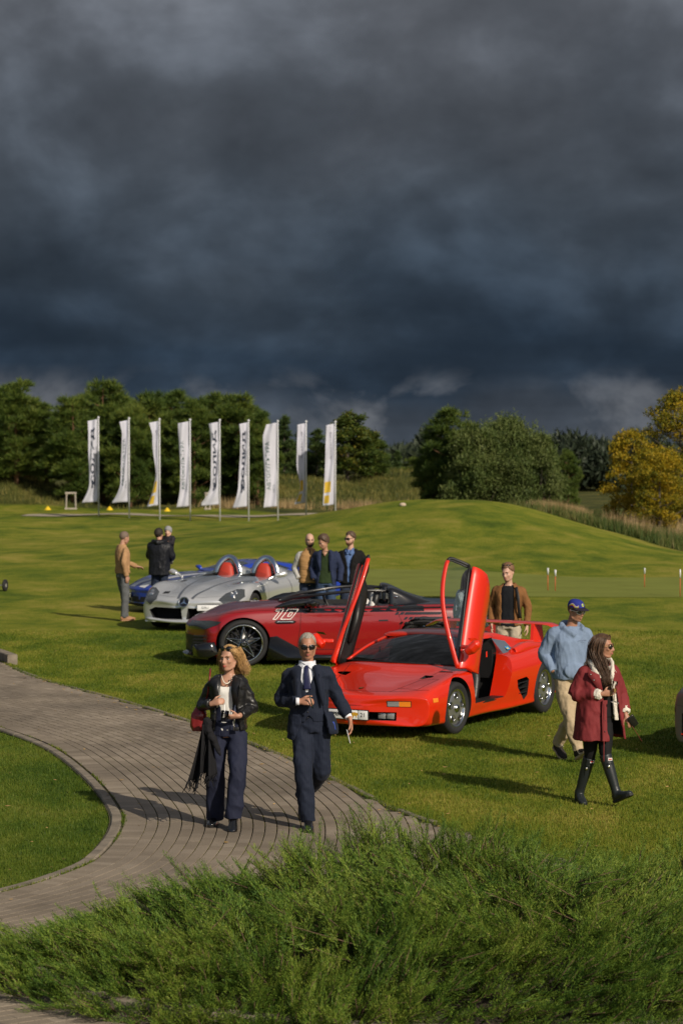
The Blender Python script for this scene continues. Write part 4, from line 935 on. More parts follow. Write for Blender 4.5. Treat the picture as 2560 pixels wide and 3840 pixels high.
# rear wing
wy = np.linspace(-1, 1, 25); wz = lambda y: 1.135 - .015*y*y - (max(0, abs(y)-.80)/.2)**1.4*.075
mb = MB(); sec = np.array([(.19, 0), (.12, .018), (-.05, .022), (-.17, .008), (-.17, -.004), (0, -.008), (.14, -.012)])
rings = [np.array([(-3.24 + p[0]*(1-.25*abs(y)) - .06*y*y, y*.975, wz(y) + p[1]) for p in sec]) for y in wy]; n = len(sec)
mb.add(np.concatenate(rings), [(i*n+j, i*n+(j+1) % n, (i+1)*n+(j+1) % n, (i+1)*n+j) for i in range(24) for j in range(n)] + [tuple(range(n))[::-1], tuple(24*n+j for j in range(n))])
wg = mb.build('rear_wing', RED, D, auto=50)
for s in (-1, 1): MB().add([(-3.02, s*.62, .89), (-3.36, s*.64, .87), (-3.38, s*.60, 1.13), (-3.10, s*.60, 1.135), (-3.02, s*.66, .89), (-3.36, s*.68, .87), (-3.38, s*.64, 1.13), (-3.10, s*.64, 1.135)], [(0, 1, 2, 3), (7, 6, 5, 4), (0, 4, 5, 1), (1, 5, 6, 2), (2, 6, 7, 3), (3, 7, 4, 0)]).build('wing_strut', RED, wg, smooth=False)
# panel gaps
DN = (0, 0, -1); LF = (0, -1, 0); BK = (-1, 0, 0)
GAP = P('panel_gap_shadow', (.03, .004, .003), .8)
ribbon(df, [(.835-.2*(y/.85)**2*1.0, y, 1) for y in np.linspace(-.86, .86, 40)], .007, DN, GAP, D)
for s in (-1, 1):
    ribbon(df, [(.80, s*.42, 1), (-.30, s*.66, 1)], .006, DN, GAP, D); ribbon(df, [(.62, s*.44, 1), (.66, s*.72, 1), (.22, s*.80, 1), (.20, s*.50, 1)], .006, DN, GAP, D)
    decal(df, [(-.09, -.03), (.10, -.02), (.07, .015), (-.07, .02)], (-.16, s*.72, 1), (0, s*1., 0), (-s*1., 0, 0) if s < 0 else (-1, 0, 0), BLACKP, D, 'hood_vent') if s > 0 else None
    decal(df, [(-.055, -.024), (.055, -.024), (.055, .024), (-.055, .024)], (.62, s*1.2, .47), (s*-1., 0, 0), (0, 0, 1), AMBER, D, 'side_marker')
    # bumper lamps
    c = decal(df, [(-.14, -.036), (.14, -.036), (.14, .036), (-.14, .036)], (2, s*.60, .435), (0, 1, 0), (0, 0, 1), BLACKP, D, 'indicator_housing', .002)
    decal(df, [(-.132, -.030), (.0, -.030), (.0, .030), (-.132, .030)], (2, s*.60, .435), (0, 1, 0), (0, 0, 1), AMBER if s < 0 else LENS, D, 'indicator', .007); decal(df, [(.0, -.030), (.132, -.030), (.132, .030), (.0, .030)], (2, s*.60, .435), (0, 1, 0), (0, 0, 1), AMBER if s > 0 else LENS, D, 'indicator', .007)
    for q in (.38, .49):
        mb = MB().box((.915-.1*q, s*q, .285), (.09, .098, .074)); h = mb.build('fog_lamp', P('lamp_reflector', (.42, .42, .44), .15, .9), D, bevel=.008); MB().box((.963-.1*q, s*q, .285), (.012, .092, .068)).build('lamp_glass', LENS, h, bevel=.004)
    # intake slats
    for k in range(3): MB().box((-1.93, s*.962, .335+k*.065), (.25, .05, .012), Matrix.Rotation(s*.25, 3, 'X')).build('intake_slat', BLACKP, D, smooth=False)
    MB().box((-1.57, s*.94, .62), (.02, .05, .10)).build('door_latch', CHROME, D, bevel=.006)
bd = decal(df, [(-.028, .035), (.028, .035), (.026, -.01), (0, -.042), (-.026, -.01)], (.72, .0, 1.2), (0, 1, 0), (-1, 0, 0), GLOSSB, D, 'badge', .006)
decal(df, [(-.02, .026), (.02, .026), (.018, -.008), (0, -.03), (-.018, -.008)], (.72, 0, 1.2), (0, 1, 0), (-1, 0, 0), P('badge_gold', (.55, .40, .12), .3, .9), D, 'badge_emblem', .009)
# plate
pl = MB().box((0, 0, 0), (.02, .54, .125)).build('number_plate', GLOSSB, D, bevel=.006); pl.location = (1.045, 0, .295); pl.rotation_euler = (0, .02, 0)
MB().box((.012, -.066, 0), (.004, .385, .105)).build('plate_face', PLATEW, pl, bevel=.003); MB().box((.012, .196, 0), (.004, .125, .105)).build('plate_face', PLATEW, pl, bevel=.003)
t_ = plate_text(pl, 'SUPERCARD', .058, -.105, 0, bold=.002); t_.location = (.0125, 0, 0); t_ = plate_text(pl, '21', .072, .196, 0); t_.location = (.0125, 0, 0)
BEAR = [(-.05, .0), (-.045, .02), (-.02, .032), (.015, .03), (.03, .024), (.045, .026), (.05, .012), (.058, .004), (.045, -.004), (.035, -.01), (.034, -.034), (.022, -.034), (.018, -.012), (-.012, -.012), (-.018, -.034), (-.032, -.034), (-.034, -.012), (-.044, -.034), (-.054, -.03)]
mb = MB().add([(.0155, .088 + p[0]*.85, p[1]) for p in BEAR], [tuple(range(len(BEAR)))]); mb.build('plate_emblem', GOLD, pl)
for x, r, ri, w_, yv in ((0, .318, .232, .235, .835), (-2.65, .338, .236, .32, .85)):
    for s in (-1, 1): wheel(D, x, s*yv, r, ri, w_, 'holes', steer=-.06 if x == 0 else 0)
# scissor doors, built closed about the hinge and then swung up
for s in (1, -1):
    hx, hz = -.42, .58
    dr = obj('door', None, None, D)
    zl = np.array([.34, .42, .50, .58, .66, .72, .775, .805]); yl = np.array([.925, .948, .964, .966, .956, .938, .905, .86])
    fr = np.interp(zl, [.33, .56, .70, .82], [-.46, -.40, -.40, -.36]); bk = np.interp(zl, [.33, .42, .58, .80], [-1.44, -1.60, -1.70, -1.72])
    G = np.array([[(f + (b-f)*t, s*(y + .03*t*t), z) for t in np.linspace(0, 1, 14)] for z, y, f, b in zip(zl, yl, fr, bk)])
    dme = MB().grid(G if s > 0 else G[:, ::-1]).mesh('door'); dr.data if False else None
    COL.objects.unlink(dr); bpy.data.objects.remove(dr)
    o_ = bpy.data.objects.new('tmp', dme); COL.objects.link(o_); m_ = o_.modifiers.new('s', 'SOLIDIFY'); m_.thickness = .055; m_.offset = -1; m_ = o_.modifiers.new('b', 'BEVEL'); m_.width = .012; m_.segments = 2; m_.angle_limit = R(50)
    dme = bake(o_, 'door'); dme.set_sharp_from_angle(angle=R(40)); dr = obj('door', dme, RED, D)
    I = G.copy(); I[..., 1] -= s*.062; c0 = I.mean((0, 1)); I[..., 0] = c0[0] + (I[..., 0]-c0[0])*.95; I[..., 2] = c0[2] + (I[..., 2]-c0[2])*.93
    MB().grid(I).build('inner_trim', LEATHER, dr, solid=-s*.02)
    MB().tube([(-.75, s*.865, .52), (-1.05, s*.84, .56), (-1.35, s*.865, .60)], [.035, .045, .035], 8).build('arm_rest', LEATHER, dr)
    # window frame
    fp = np.array([(-.36, .865, .815), (-.62, .795, .925), (-.92, .715, 1.02), (-1.20, .665, 1.070), (-1.48, .65, 1.075), (-1.72, .672, 1.045), (-1.74, .75, .94), (-1.72, .85, .825)]); fp[:, 1] *= s
    e = spline(fp, 40); MB().tube(e[:28], [.030]*28, 8, .018).build('window_frame', RED, dr); MB().tube(e[27:], [.022]*13, 8, .018).build('window_frame', BLACKP, dr)
    ei = e.copy(); cc = e.mean(0); ei = cc + (e-cc)*.94; MB().tube(ei, [.014]*40, 6, .012).build('window_seal', BLACKP, dr)
    bel = np.stack([np.linspace(-.36, -1.72, 12), np.full(12, s*.858), np.linspace(.812, .825, 12)], 1); MB().tube(bel, [.016]*12, 6).build('window_seal', BLACKP, dr)
    V_ = np.concatenate([ei, [ei.mean(0)]]); nE = len(ei); MB().add(V_, [(i, (i+1) % nE, nE) for i in range(nE)]).build('window_pane', GLASS, dr)
    # mirror
    mp = np.array((-.62, s*.90, .86)); mb = MB().tube([mp, mp+(.02, s*.07, .03), mp+(.02, s*.12, .045)], [.03, .03, .02], 10, .018)
    mb.tube([mp+(.10, s*.10, .05), mp+(.06, s*.17, .055), mp+(.0, s*.235, .06), mp+(-.02, s*.27, .055)], [.045, .065, .062, .03], 12, [.055, .075, .07, .04], ref=(0, 0, 1)); mr = obj('mirror', fuse(mb, 'mirror', .008, 4), RED, dr)
    MB().add([mp+(-.062, s*.12, .01), mp+(-.062, s*.23, .02), mp+(-.062, s*.23, .10), mp+(-.062, s*.12, .10)], [(0, 1, 2, 3)]).build('mirror_glass', CHROME, mr)
    ang = 64
    M_ = Matrix.Translation((hx, s*.90, hz + .16)) @ Matrix.Rotation(R(5)*s, 4, 'X') @ Matrix.Rotation(R(ang), 4, 'Y') @ Matrix.Translation((-hx, -s*.90, -hz))
    dr.matrix_local = M_
# ================================================================== dark red open speedster, side on
DRED = paint('dark_red_metallic_paint', (.24, .004, .006), 0, .3)
CAR2 = place_car('speedster_car', 'dark red open speedster with black halo bar and number on its flank', -1.66, 39.30, R(180+6)); CAR2.scale = (1.07, 1.05, 1.02)
c2 = [
 (.80, [(0, .20), (.5, .20), (.70, .21), (.77, .32), (.79, .45), (.775, .54), (.70, .595), (.4, .625), (0, .63)]),
 (.66, [(0, .14), (.6, .14), (.86, .16), (.915, .30), (.925, .48), (.905, .61), (.80, .70), (.45, .73), (0, .735)]),
 (.35, [(0, .13), (.6, .13), (.88, .15), (.945, .30), (.955, .50), (.94, .70), (.83, .81), (.45, .82), (0, .825)]),
 (0, [(0, .13), (.6, .13), (.90, .15), (.955, .30), (.968, .52), (.957, .75), (.85, .885), (.45, .905), (0, .91)]),
 (-.6, [(0, .13), (.6, .13), (.90, .15), (.94, .30), (.945, .52), (.935, .75), (.85, .90), (.45, .945), (0, .955)]),
 (-.95, [(0, .13), (.6, .13), (.88, .15), (.92, .30), (.935, .52), (.925, .75), (.86, .905), (.45, .955), (0, .965)]),
 (-1.9, [(0, .13), (.6, .13), (.88, .15), (.93, .30), (.95, .52), (.94, .75), (.87, .91), (.45, .925), (0, .925)]),
 (-2.7, [(0, .14), (.6, .14), (.90, .16), (.97, .30), (.985, .52), (.968, .77), (.87, .935), (.45, .97), (0, .98)]),
 (-3.4, [(0, .22), (.6, .22), (.86, .24), (.92, .34), (.935, .55), (.925, .77), (.82, .93), (.45, .955), (0, .96)]),
 (-3.76, [(0, .34), (.5, .34), (.74, .36), (.81, .44), (.825, .6), (.81, .75), (.72, .86), (.4, .90), (0, .90)])]
sf2 = Surf(c2, 110, 50, curve=[.30, .24, .04, 0, 0, 0, 0, 0, .06, .12])
cock = MB().tube([(-1.08, 0, 1.0), (-1.2, 0, 1.0), (-2.10, 0, 1.0), (-2.24, 0, 1.0)], [.60, .70, .70, .64], 24, .58, ref=(0, 0, 1), power=5)
sf2.solid('body', DRED, CAR2, arch(0, .405, .45, 1.5, .368) + arch(-2.7, .405, .45, 1.5, .368) + [cock])
steering(CAR2, -1.30, .36, .92, .17)
MB().tube([(-1.10, -.62, .86), (-1.08, 0, .90), (-1.10, .62, .86)], [.13]*3, 12, .09).build('dashboard', LEATHER, CAR2)
WHL = P('white_leather', (.62, .60, .57), .5)
for s in (-1, 1):
    seat(CAR2, -1.62, s*.36, WHL, .40, s=.92)
    q = MB().tube([(-1.99, s*.36, .80), (-2.03, s*.36, 1.0), (-2.06, s*.36, 1.14)], [.15, .14, .10], 14, .055, ref=(1, 0, 0), power=3); q.build('head_rest', LEATHER, CAR2)
    MB().tube([(-1.955, s*.36, .86), (-1.985, s*.36, 1.0), (-2.01, s*.36, 1.11)], [.085, .085, .06], 12, .03, ref=(1, 0, 0), power=3).build('head_rest_pad', WHL, CAR2)
    # fairings behind the seats
    fn = [(-2.22, [(0, .90), (.20, .90), (.21, 1.0), (.18, 1.17), (.11, 1.20), (0, 1.21)]), (-2.34, [(0, .90), (.22, .90), (.225, 1.0), (.19, 1.14), (.10, 1.185), (0, 1.195)]), (-2.62, [(0, .93), (.23, .93), (.225, .97), (.17, 1.03), (.10, 1.06), (0, 1.065)]), (-2.92, [(0, .94), (.20, .94), (.18, .945), (.13, .965), (.07, .972), (0, .975)]), (-3.3, [(0, .93), (.12, .93), (.1, .935), (.08, .94), (.04, .945), (0, .95)])]
    q = Surf(fn, 30, 18); q.v = q.v + np.array((0, s*.44, 0)); fo = q.solid('fairing', GLOSSB, CAR2)
    if s > 0: MB().tube([(-2.32, .655, 1.06), (-2.32, .670, 1.06)], [.035, .03], 12, .02, ref=(0, 0, 1)).build('fairing_badge', CHROME, fo)
HALO = P('halo_black', (.012, .012, .013), .3, coat=.5)
for s in (-1, 1):
    MB().tube(spline([(-.60, s*.10, .95), (-.85, s*.28, 1.035), (-1.2, s*.46, 1.09), (-1.6, s*.54, 1.14), (-2.0, s*.53, 1.15), (-2.26, s*.47, 1.13)], 30), [.017]*30, 10, .026).build('halo_bar', HALO, CAR2)
# wind deflector band round the cockpit, belt trim, rear deck in black
for s in (-1, 1):
    decal(sf2, [(-.50, -.10), (-.20, .03), (.40, .045), (1.75, .045), (1.75, -.10), (.1, -.12)], (-.95, s*1.3, .955) if s > 0 else (-.95, s*1.3, .955), (-1, 0, 0), (0, 0, 1), GLOSSB, CAR2, 'belt_trim', .004) if s < 0 else None
    ribbon(sf2, [(-1.0, s*1.5, .893), (-2.25, s*1.5, .90), (-3.3, s*1.5, .91)], .035, (0, -s, 0), GLOSSB, CAR2, 'belt_trim', .005)
    mb = MB().tube(spline([(-.48, s*.80, .915), (-.75, s*.79, .965), (-1.0, s*.79, .985), (-1.15, s*.79, .96)], 14), [.012, .02, .03, .045, .05, .055, .055, .055, .05, .05, .045, .04, .03, .02], 10, [.01, .03, .05, .06, .07, .07, .07, .07, .06, .06, .05, .05, .04, .03]); mb.build('wind_deflector', GLOSSB, CAR2)
    mp = np.array((-1.02, s*.95, .985)); mb = MB().tube([(-1.0, s*.86, .93), mp], [.03, .025], 8); mb.tube([mp+(.09, -s*.02, 0), mp+(.04, s*.05, .005), mp+(-.02, s*.12, .01), mp+(-.04, s*.15, .01)], [.03, .06, .065, .03], 12, [.03, .055, .06, .03], ref=(0, 0, 1)); obj('mirror', fuse(mb, 'mirror', .009, 3), GLOSSB, CAR2)
decal(sf2, [(0, -.84), (.9, -.80), (1.45, -.62), (1.45, .62), (.9, .80), (0, .84)], (-2.26, 0, 2), (-1, 0, 0), (0, -1, 0), GLOSSB, CAR2, 'rear_deck_panel', .004, cuts=5)
# bonnet shut line and door gaps
GAP2 = P('dark_panel_gap', (.012, .001, .001), .8)
for s in (-1, 1):
    F_ = (0, -s, 0)
    ribbon(sf2, [(-.86, s*1.5, .89), (-.845, s*1.5, .60), (-.80, s*1.5, .28), (-1.0, s*1.5, .26), (-2.15, s*1.5, .27), (-2.30, s*1.5, .45), (-2.36, s*1.5, .70), (-2.28, s*1.5, .89)], .007, F_, GAP2, CAR2)
    ribbon(sf2, [(.62, s*1.5, .715), (.25, s*1.5, .83), (-.2, s*1.5, .872), (-.7, s*1.5, .885)], .005, F_, GAP2, CAR2)
    ribbon(sf2, [(-2.02, s*1.5, .71), (-2.16, s*1.5, .715)], .022, F_, GLOSSB, CAR2, 'door_handle', .006)
    # fender vent
    decal(sf2, [(-.16, .0), (-.13, .03), (.13, .028), (.17, .005), (.13, -.022), (-.12, -.025)], (-.62, s*1.3, .695), (-s*1., 0, 0), (0, 0, 1), GLOSSB, CAR2, 'fender_vent', .008); ribbon(sf2, [(-.50, s*1.5, .702), (-.74, s*1.5, .702)], .008, F_, CHROME, CAR2, 'vent_trim', .012)
    # number on the flank
    if s > 0:
        WN = P('white_number_line', (.72, .70, .66), .5)
        for poly in ([(-.19, -.075), (-.095, .05), (-.15, .05), (-.13, .075), (-.03, .075), (-.145, -.075)], [(-.085, -.075), (.03, .075), (.175, .075), (.06, -.075)], [(.015, -.03), (.055, .03), (.095, .03), (.055, -.03)]):
            ribbon(sf2, [(-.64 - p[0]*1.05, s*1.5, .815 + p[1]) for p in poly+[poly[0]]], .010, F_, WN, CAR2, 'number_outline', .004)
    # rear flank graphics
    for r_ in range(4):
        for k in range(9):
            x0 = -2.28 - r_*.03 - k*.075 - (.10 if r_ % 2 else 0); z = .82 - r_*.075; wv = .022 + .006*k
            decal(sf2, [(-wv, -.02), (wv, -.02), (wv+.03, .02), (-wv+.03, .02)], (x0, s*1.3, z), (-s*1., 0, 0), (0, 0, 1), GLOSSB, CAR2, 'stripe_graphic', .004, cuts=1)
    # head lamp
    hl = decal(sf2, [(-.30, -.02), (-.24, .045), (.0, .075), (.16, .07), (.10, .02), (-.10, -.065), (-.28, -.075)], (.48, s*1.3, .635), (-s*1., 0, 0), (0, 0, 1), P('smoked_lamp', (.022, .03, .03), .06, coat=1), CAR2, 'head_lamp', .006)
    # bumper flics, splitter, skirts
    mb = MB().tube([(.70, s*.74, .24), (.62, s*.86, .25), (.50, s*.925, .27), (.40, s*.95, .30)], [.05, .06, .05, .02], 10, [.10, .12, .12, .10], ref=(0, 0, 1), power=4); mb.build('bumper_flic', GLOSSB, CAR2)
    for k in range(4): MB().box((.64, s*.80, .33+k*.05), (.20, .06, .014), Matrix.Rotation(-s*.5, 3, 'Z')).build('intake_slat', BLACKP, CAR2, smooth=False)
    MB().add([(-.34, s*.97, .10), (-1.2, s*.965, .10), (-2.3, s*.97, .10), (-2.3, s*.97, .17), (-1.15, s*.965, .18), (-.98, s*.968, .20), (-.50, s*.985, .48), (-.40, s*.985, .47)], [tuple(range(8))]).build('side_skirt', GLOSSB, CAR2, solid=.03 if s < 0 else -.03)
decal(sf2, [(-.75, -.16), (.75, -.16), (.70, .12), (-.70, .12)], (2, 0, .34), (0, 1, 0), (0, 0, 1), BLACKP, CAR2, 'grille', .006)
mb = MB(); yb = np.linspace(-1, 1, 15); G = np.array([[(.84-.34*y*y + d, y*.93, .115 + z) for d, z in ((.02, 0), (.02, .035), (-.25, .05), (-.25, 0))] for y in yb]); G = np.concatenate([G, G[:, :1]], 1); mb.grid(G).build('splitter', GLOSSB, CAR2, auto=40)
for x in (0, -2.7):
    for s in (-1, 1): wheel(CAR2, x, s*.835, .368, .288, .27, 'star', steer=.04 if x == 0 else 0, mat=P('dark_rim', (.03, .03, .032), .25, .6))
for s in (-1, 1): MB().lathe([(.294, s*.120), (.287, s*.130), (.277, s*.120)], 48).build('rim_edge', CHROME, CAR2).location = (0, s*.835, .368)

# ================================================================== silver open two-seater
SILV = paint('silver_car_paint', (.62, .63, .65), 1, .26)
CAR3 = place_car('roadster_car', 'silver open roadster with red seats and twin silver roll hoops', -2.64, 46.7, R(270-18)); CAR3.scale = (1.1, 1.08, 1.05)
c3 = [
 (.97, [(0, .17), (.5, .17), (.74, .18), (.81, .26), (.83, .38), (.81, .48), (.72, .53), (.4, .555), (0, .575)]),
 (.80, [(0, .14), (.6, .14), (.85, .15), (.905, .26), (.92, .42), (.90, .56), (.80, .63), (.42, .645), (0, .67)]),
 (.40, [(0, .13), (.6, .13), (.88, .15), (.945, .28), (.96, .47), (.945, .66), (.83, .765), (.42, .735), (0, .765)]),
 (0, [(0, .13), (.6, .13), (.90, .15), (.965, .28), (.98, .50), (.965, .72), (.84, .845), (.42, .80), (0, .83)]),
 (-.6, [(0, .13), (.6, .13), (.88, .15), (.93, .28), (.945, .50), (.935, .71), (.82, .835), (.42, .85), (0, .875)]),
 (-1.2, [(0, .13), (.6, .13), (.88, .15), (.925, .28), (.94, .50), (.935, .72), (.82, .85), (.42, .885), (0, .905)]),
 (-2.0, [(0, .13), (.6, .13), (.90, .15), (.94, .28), (.96, .50), (.955, .74), (.83, .88), (.42, .90), (0, .91)]),
 (-2.7, [(0, .14), (.6, .14), (.92, .16), (.975, .30), (.992, .53), (.975, .78), (.85, .925), (.42, .92), (0, .925)]),
 (-3.3, [(0, .22), (.6, .22), (.86, .24), (.92, .34), (.935, .55), (.92, .77), (.80, .89), (.42, .90), (0, .905)]),
 (-3.70, [(0, .34), (.5, .34), (.74, .36), (.81, .44), (.82, .6), (.80, .74), (.70, .82), (.4, .85), (0, .86)])]
sf3 = Surf(c3, 110, 50, curve=[.26, .20, .05, 0, 0, 0, 0, 0, .06, .12])
ck3 = [MB().tube([(-1.34, s*.37, .98), (-1.45, s*.37, .98), (-2.1, s*.37, .98), (-2.2, s*.37, .98)], [.20, .29, .29, .24], 20, .55, ref=(0, 0, 1), power=4) for s in (-1, 1)]
GR = [[(s*.035, .225), (s*.065, .425), (s*.62, .425), (s*.75, .37), (s*.66, .215)] for s in (-1, 1)]
gc = []
for g in GR:
    a = np.array([(.55, p[0], p[1]) for p in g]); b = a.copy(); b[:, 0] = 1.3; n = 5
    f = [(i, (i+1) % n, n+(i+1) % n, n+i) for i in range(n)] + [tuple(range(n))[::-1], tuple(range(n, 2*n))]
    ar = sum(g[i][0]*g[(i+1) % n][1]-g[(i+1) % n][0]*g[i][1] for i in range(n)); f = f if ar > 0 else [q[::-1] for q in f]
    gc.append(MB().add(np.concatenate([a, b]), f))
sf3.solid('body', SILV, CAR3, arch(0, .375, .45, 1.5, .35) + arch(-2.7, .385, .45, 1.5, .355) + ck3 + gc)
RLE = P('red_leather', (.40, .035, .018), .55, bump=(40, .2))
for s in (-1, 1):
    mb = MB().tube([(-1.95, s*.37, .62), (-2.0, s*.37, .86), (-2.04, s*.37, 1.02), (-2.06, s*.37, 1.10)], [.17, .165, .125, .07], 16, [.07, .07, .06, .05], ref=(1, 0, 0), power=2.6); mb.build('seat', RLE, CAR3)
    MB().tube([(-1.5, s*.37, .50), (-1.95, s*.37, .48)], [.24, .24], 12, .08, power=3).build('seat_cushion', RLE, CAR3)
    hp = spline([(-2.10, s*.37-.24, .88), (-2.13, s*.37-.18, 1.06), (-2.17, s*.37-.09, 1.165), (-2.19, s*.37, 1.195), (-2.17, s*.37+.09, 1.165), (-2.13, s*.37+.18, 1.06), (-2.10, s*.37+.24, .88)], 30)
    MB().tube(hp, [.065]*30, 10, .036, ref=(1, 0, 0)).build('roll_hoop', P('satin_silver', (.62, .63, .65), .22, 1), CAR3)
    fn = [(-2.2, [(0, .88), (.27, .88), (.26, .95), (.17, 1.05), (.08, 1.09), (0, 1.10)]), (-2.6, [(0, .89), (.27, .89), (.25, .93), (.16, 1.0), (.08, 1.03), (0, 1.04)]), (-3.2, [(0, .885), (.2, .885), (.15, .9), (.1, .915), (.05, .92), (0, .925)])]
    q = Surf(fn, 20, 14); q.v = q.v + np.array((0, s*.37, 0)); q.solid('head_fairing', SILV, CAR3)
    # little deflector screen
    a_ = np.linspace(-1, 1, 11); G = np.array([[(-1.22-.05*t*t - d*.10, s*.37 + t*.30, .895 + d*(.11-.05*t*t) - .02*t*t) for t in a_] for d in (0, 1)]); MB().grid(G).build('deflector', GLASS, CAR3)
    # head lamps
    LP_ = [(-.17, -.20), (-.03, -.25), (.12, -.13), (.18, .08), (.14, .24), (.02, .21), (-.12, .04)]
    hl = decal(sf3, LP_ if s > 0 else [(-p[0], p[1]) for p in LP_][::-1], (.60, s*.75, .64), (0, 1, 0), (-.62, 0, .78), P('lamp_smoke', (.045, .05, .055), .12, coat=1), CAR3, 'head_lamp', .006)
    for dx, dz, r_ in ((.0, .02, .055), (.02, .115, .035)):
        h, n_ = sf3.hit((.62-dz*.62 , s*.77+s*dx, .64+dz*.78), (-.78, 0, -.62))
        if h is not None:
            q = MB().ball((0, 0, 0), (r_, r_, r_*.45), 16, 8).build('lamp_projector', CHROME, hl); q.location = h + n_*.008; q.rotation_euler = n_.to_track_quat('Z', 'Y').to_euler()
            q = MB().lathe([(r_*1.15, 0), (r_*1.28, .008), (r_*1.4, 0)], 20, axis='z').build('lamp_ring', RIMS, hl); q.location = h + n_*.008; q.rotation_euler = n_.to_track_quat('Z', 'Y').to_euler()
    # bonnet vents, seams
    decal(sf3, [(-.16, -.012), (.16, -.02), (.13, .022), (-.12, .014)] if s > 0 else [(-.16, .012), (-.12, -.014), (.13, -.022), (.16, .02)], (-.35, s*.55, 2), (-1, 0, 0), (0, -1, 0), DARK, CAR3, 'bonnet_vent', .004)
    ribbon(sf3, [(.93, s*.13, 2), (.4, s*.22, 2), (-.6, s*.33, 2), (-1.15, s*.36, 2)], [.05, .03, .02, .012], DN, P('satin_silver'), CAR3, 'bonnet_crease', .004)
    ribbon(sf3, [(.70, s*.60, 2), (.86, s*.3, 2), (.90, s*.05, 2)], .006, DN, P('silver_gap', (.10, .10, .11), .6), CAR3)
    ribbon(sf3, [(-.75, s*1.5, .80), (-.72, s*1.5, .30)], .006, (0, -s, 0), P('silver_gap'), CAR3); ribbon(sf3, [(-1.85, s*1.5, .84), (-1.95, s*1.5, .60), (-1.75, s*1.5, .30)], .02, (0, -s, 0), CHROME, CAR3, 'side_trim')
    ribbon(sf3, [(-1.15, s*.60, 2), (-1.3, s*.70, 2), (-2.2, s*.72, 2)], .03, DN, P('satin_silver'), CAR3, 'cockpit_trim', .006)
    decal(sf3, [(-.20, -.05), (.22, -.02), (.20, .03), (-.18, .02)], (-.62, s*1.3, .45), (-s*1., 0, 0), (0, 0, 1), DARK, CAR3, 'side_gill', .004)
    mp = np.array((-1.12, s*.98, .945)); mb = MB().tube([(-1.0, s*.84, .86), mp], [.025, .02], 8); mb.tube([mp+(.10, -s*.02, -.01), mp+(.05, s*.04, 0), mp+(-.01, s*.12, .02), mp+(-.03, s*.17, .02)], [.03, .06, .065, .03], 12, [.03, .055, .06, .03], ref=(0, 0, 1)); mr = obj('mirror', fuse(mb, 'mirror', .009, 3), SILV, CAR3)
    MB().tube([mp+(-.045, s*.07, .01), mp+(-.052, s*.07, .01)], [.05, .05], 12, .04).build('mirror_glass', CHROME, mr)
    MB().box((.75, s*.62, .175), (.20, .40, .04), Matrix.Rotation(-s*.42, 3, 'Z')).build('lower_lip', SILV, CAR3, bevel=.015)
MB().tube(spline([(.98, -.74, .225), (1.06, -.3, .19), (1.075, 0, .185), (1.06, .3, .19), (.98+0, .74, .225)], 20)+(-.06, 0, 0), .03, 10).build('lower_lip', SILV, CAR3)
decal(sf3, [(-.06, -.05), (.06, -.05), (.055, .06), (-.055, .06)], (.62, -.48, 2), (0, 1, 0), (-1, 0, 0), BLACKP, CAR3, 'bonnet_intake', .004)
# round badge with three-pointed star
h, n_ = sf3.hit((3, 0, .515), (-1, 0, 0)); bq = obj('badge', None) if False else MB().lathe([(.095, 0), (.102, .014), (.086, .010), (.084, .0)], 32, axis='z').build('badge', CHROME, CAR3); bq.location = h + Vector((.012, 0, .02)); bq.rotation_euler = Vector((.93, 0, .36)).to_track_quat('Z', 'Y').to_euler()
MB().lathe([(.086, .003), (0, .003)], 28, axis='z').build('badge_field', GLOSSB, bq)
up_ = bq.rotation_euler.to_matrix().inverted() @ Vector((0, 0, 1)); a0 = math.atan2(up_.y, up_.x)
for k in range(3):
    a = a0 + k*2*math.pi/3; MB().add([(math.cos(a)*.086, math.sin(a)*.086, .006), (math.cos(a+1.05)*.016, math.sin(a+1.05)*.016, .006), (0, 0, .012), (math.cos(a-1.05)*.016, math.sin(a-1.05)*.016, .006)], [(0, 1, 2), (0, 2, 3)]).build('badge_star', CHROME, bq)
pl = MB().box((0, 0, 0), (.02, .53, .12)).build('number_plate', GLOSSB, CAR3, bevel=.006); pl.location = (.935, .50, .44); pl.rotation_euler = (0, -.12, .26)
MB().box((.012, 0, 0), (.004, .51, .102)).build('plate_face', PLATEW, pl, bevel=.003); t_ = plate_text(pl, 'GISLI', .06, -.12, 0); t_.location = (.0125, 0, 0)
for x in (0, -2.7):
    for s in (-1, 1): wheel(CAR3, x, s*.84, .335, .24, .26, 'spokes', mat=RIMS)

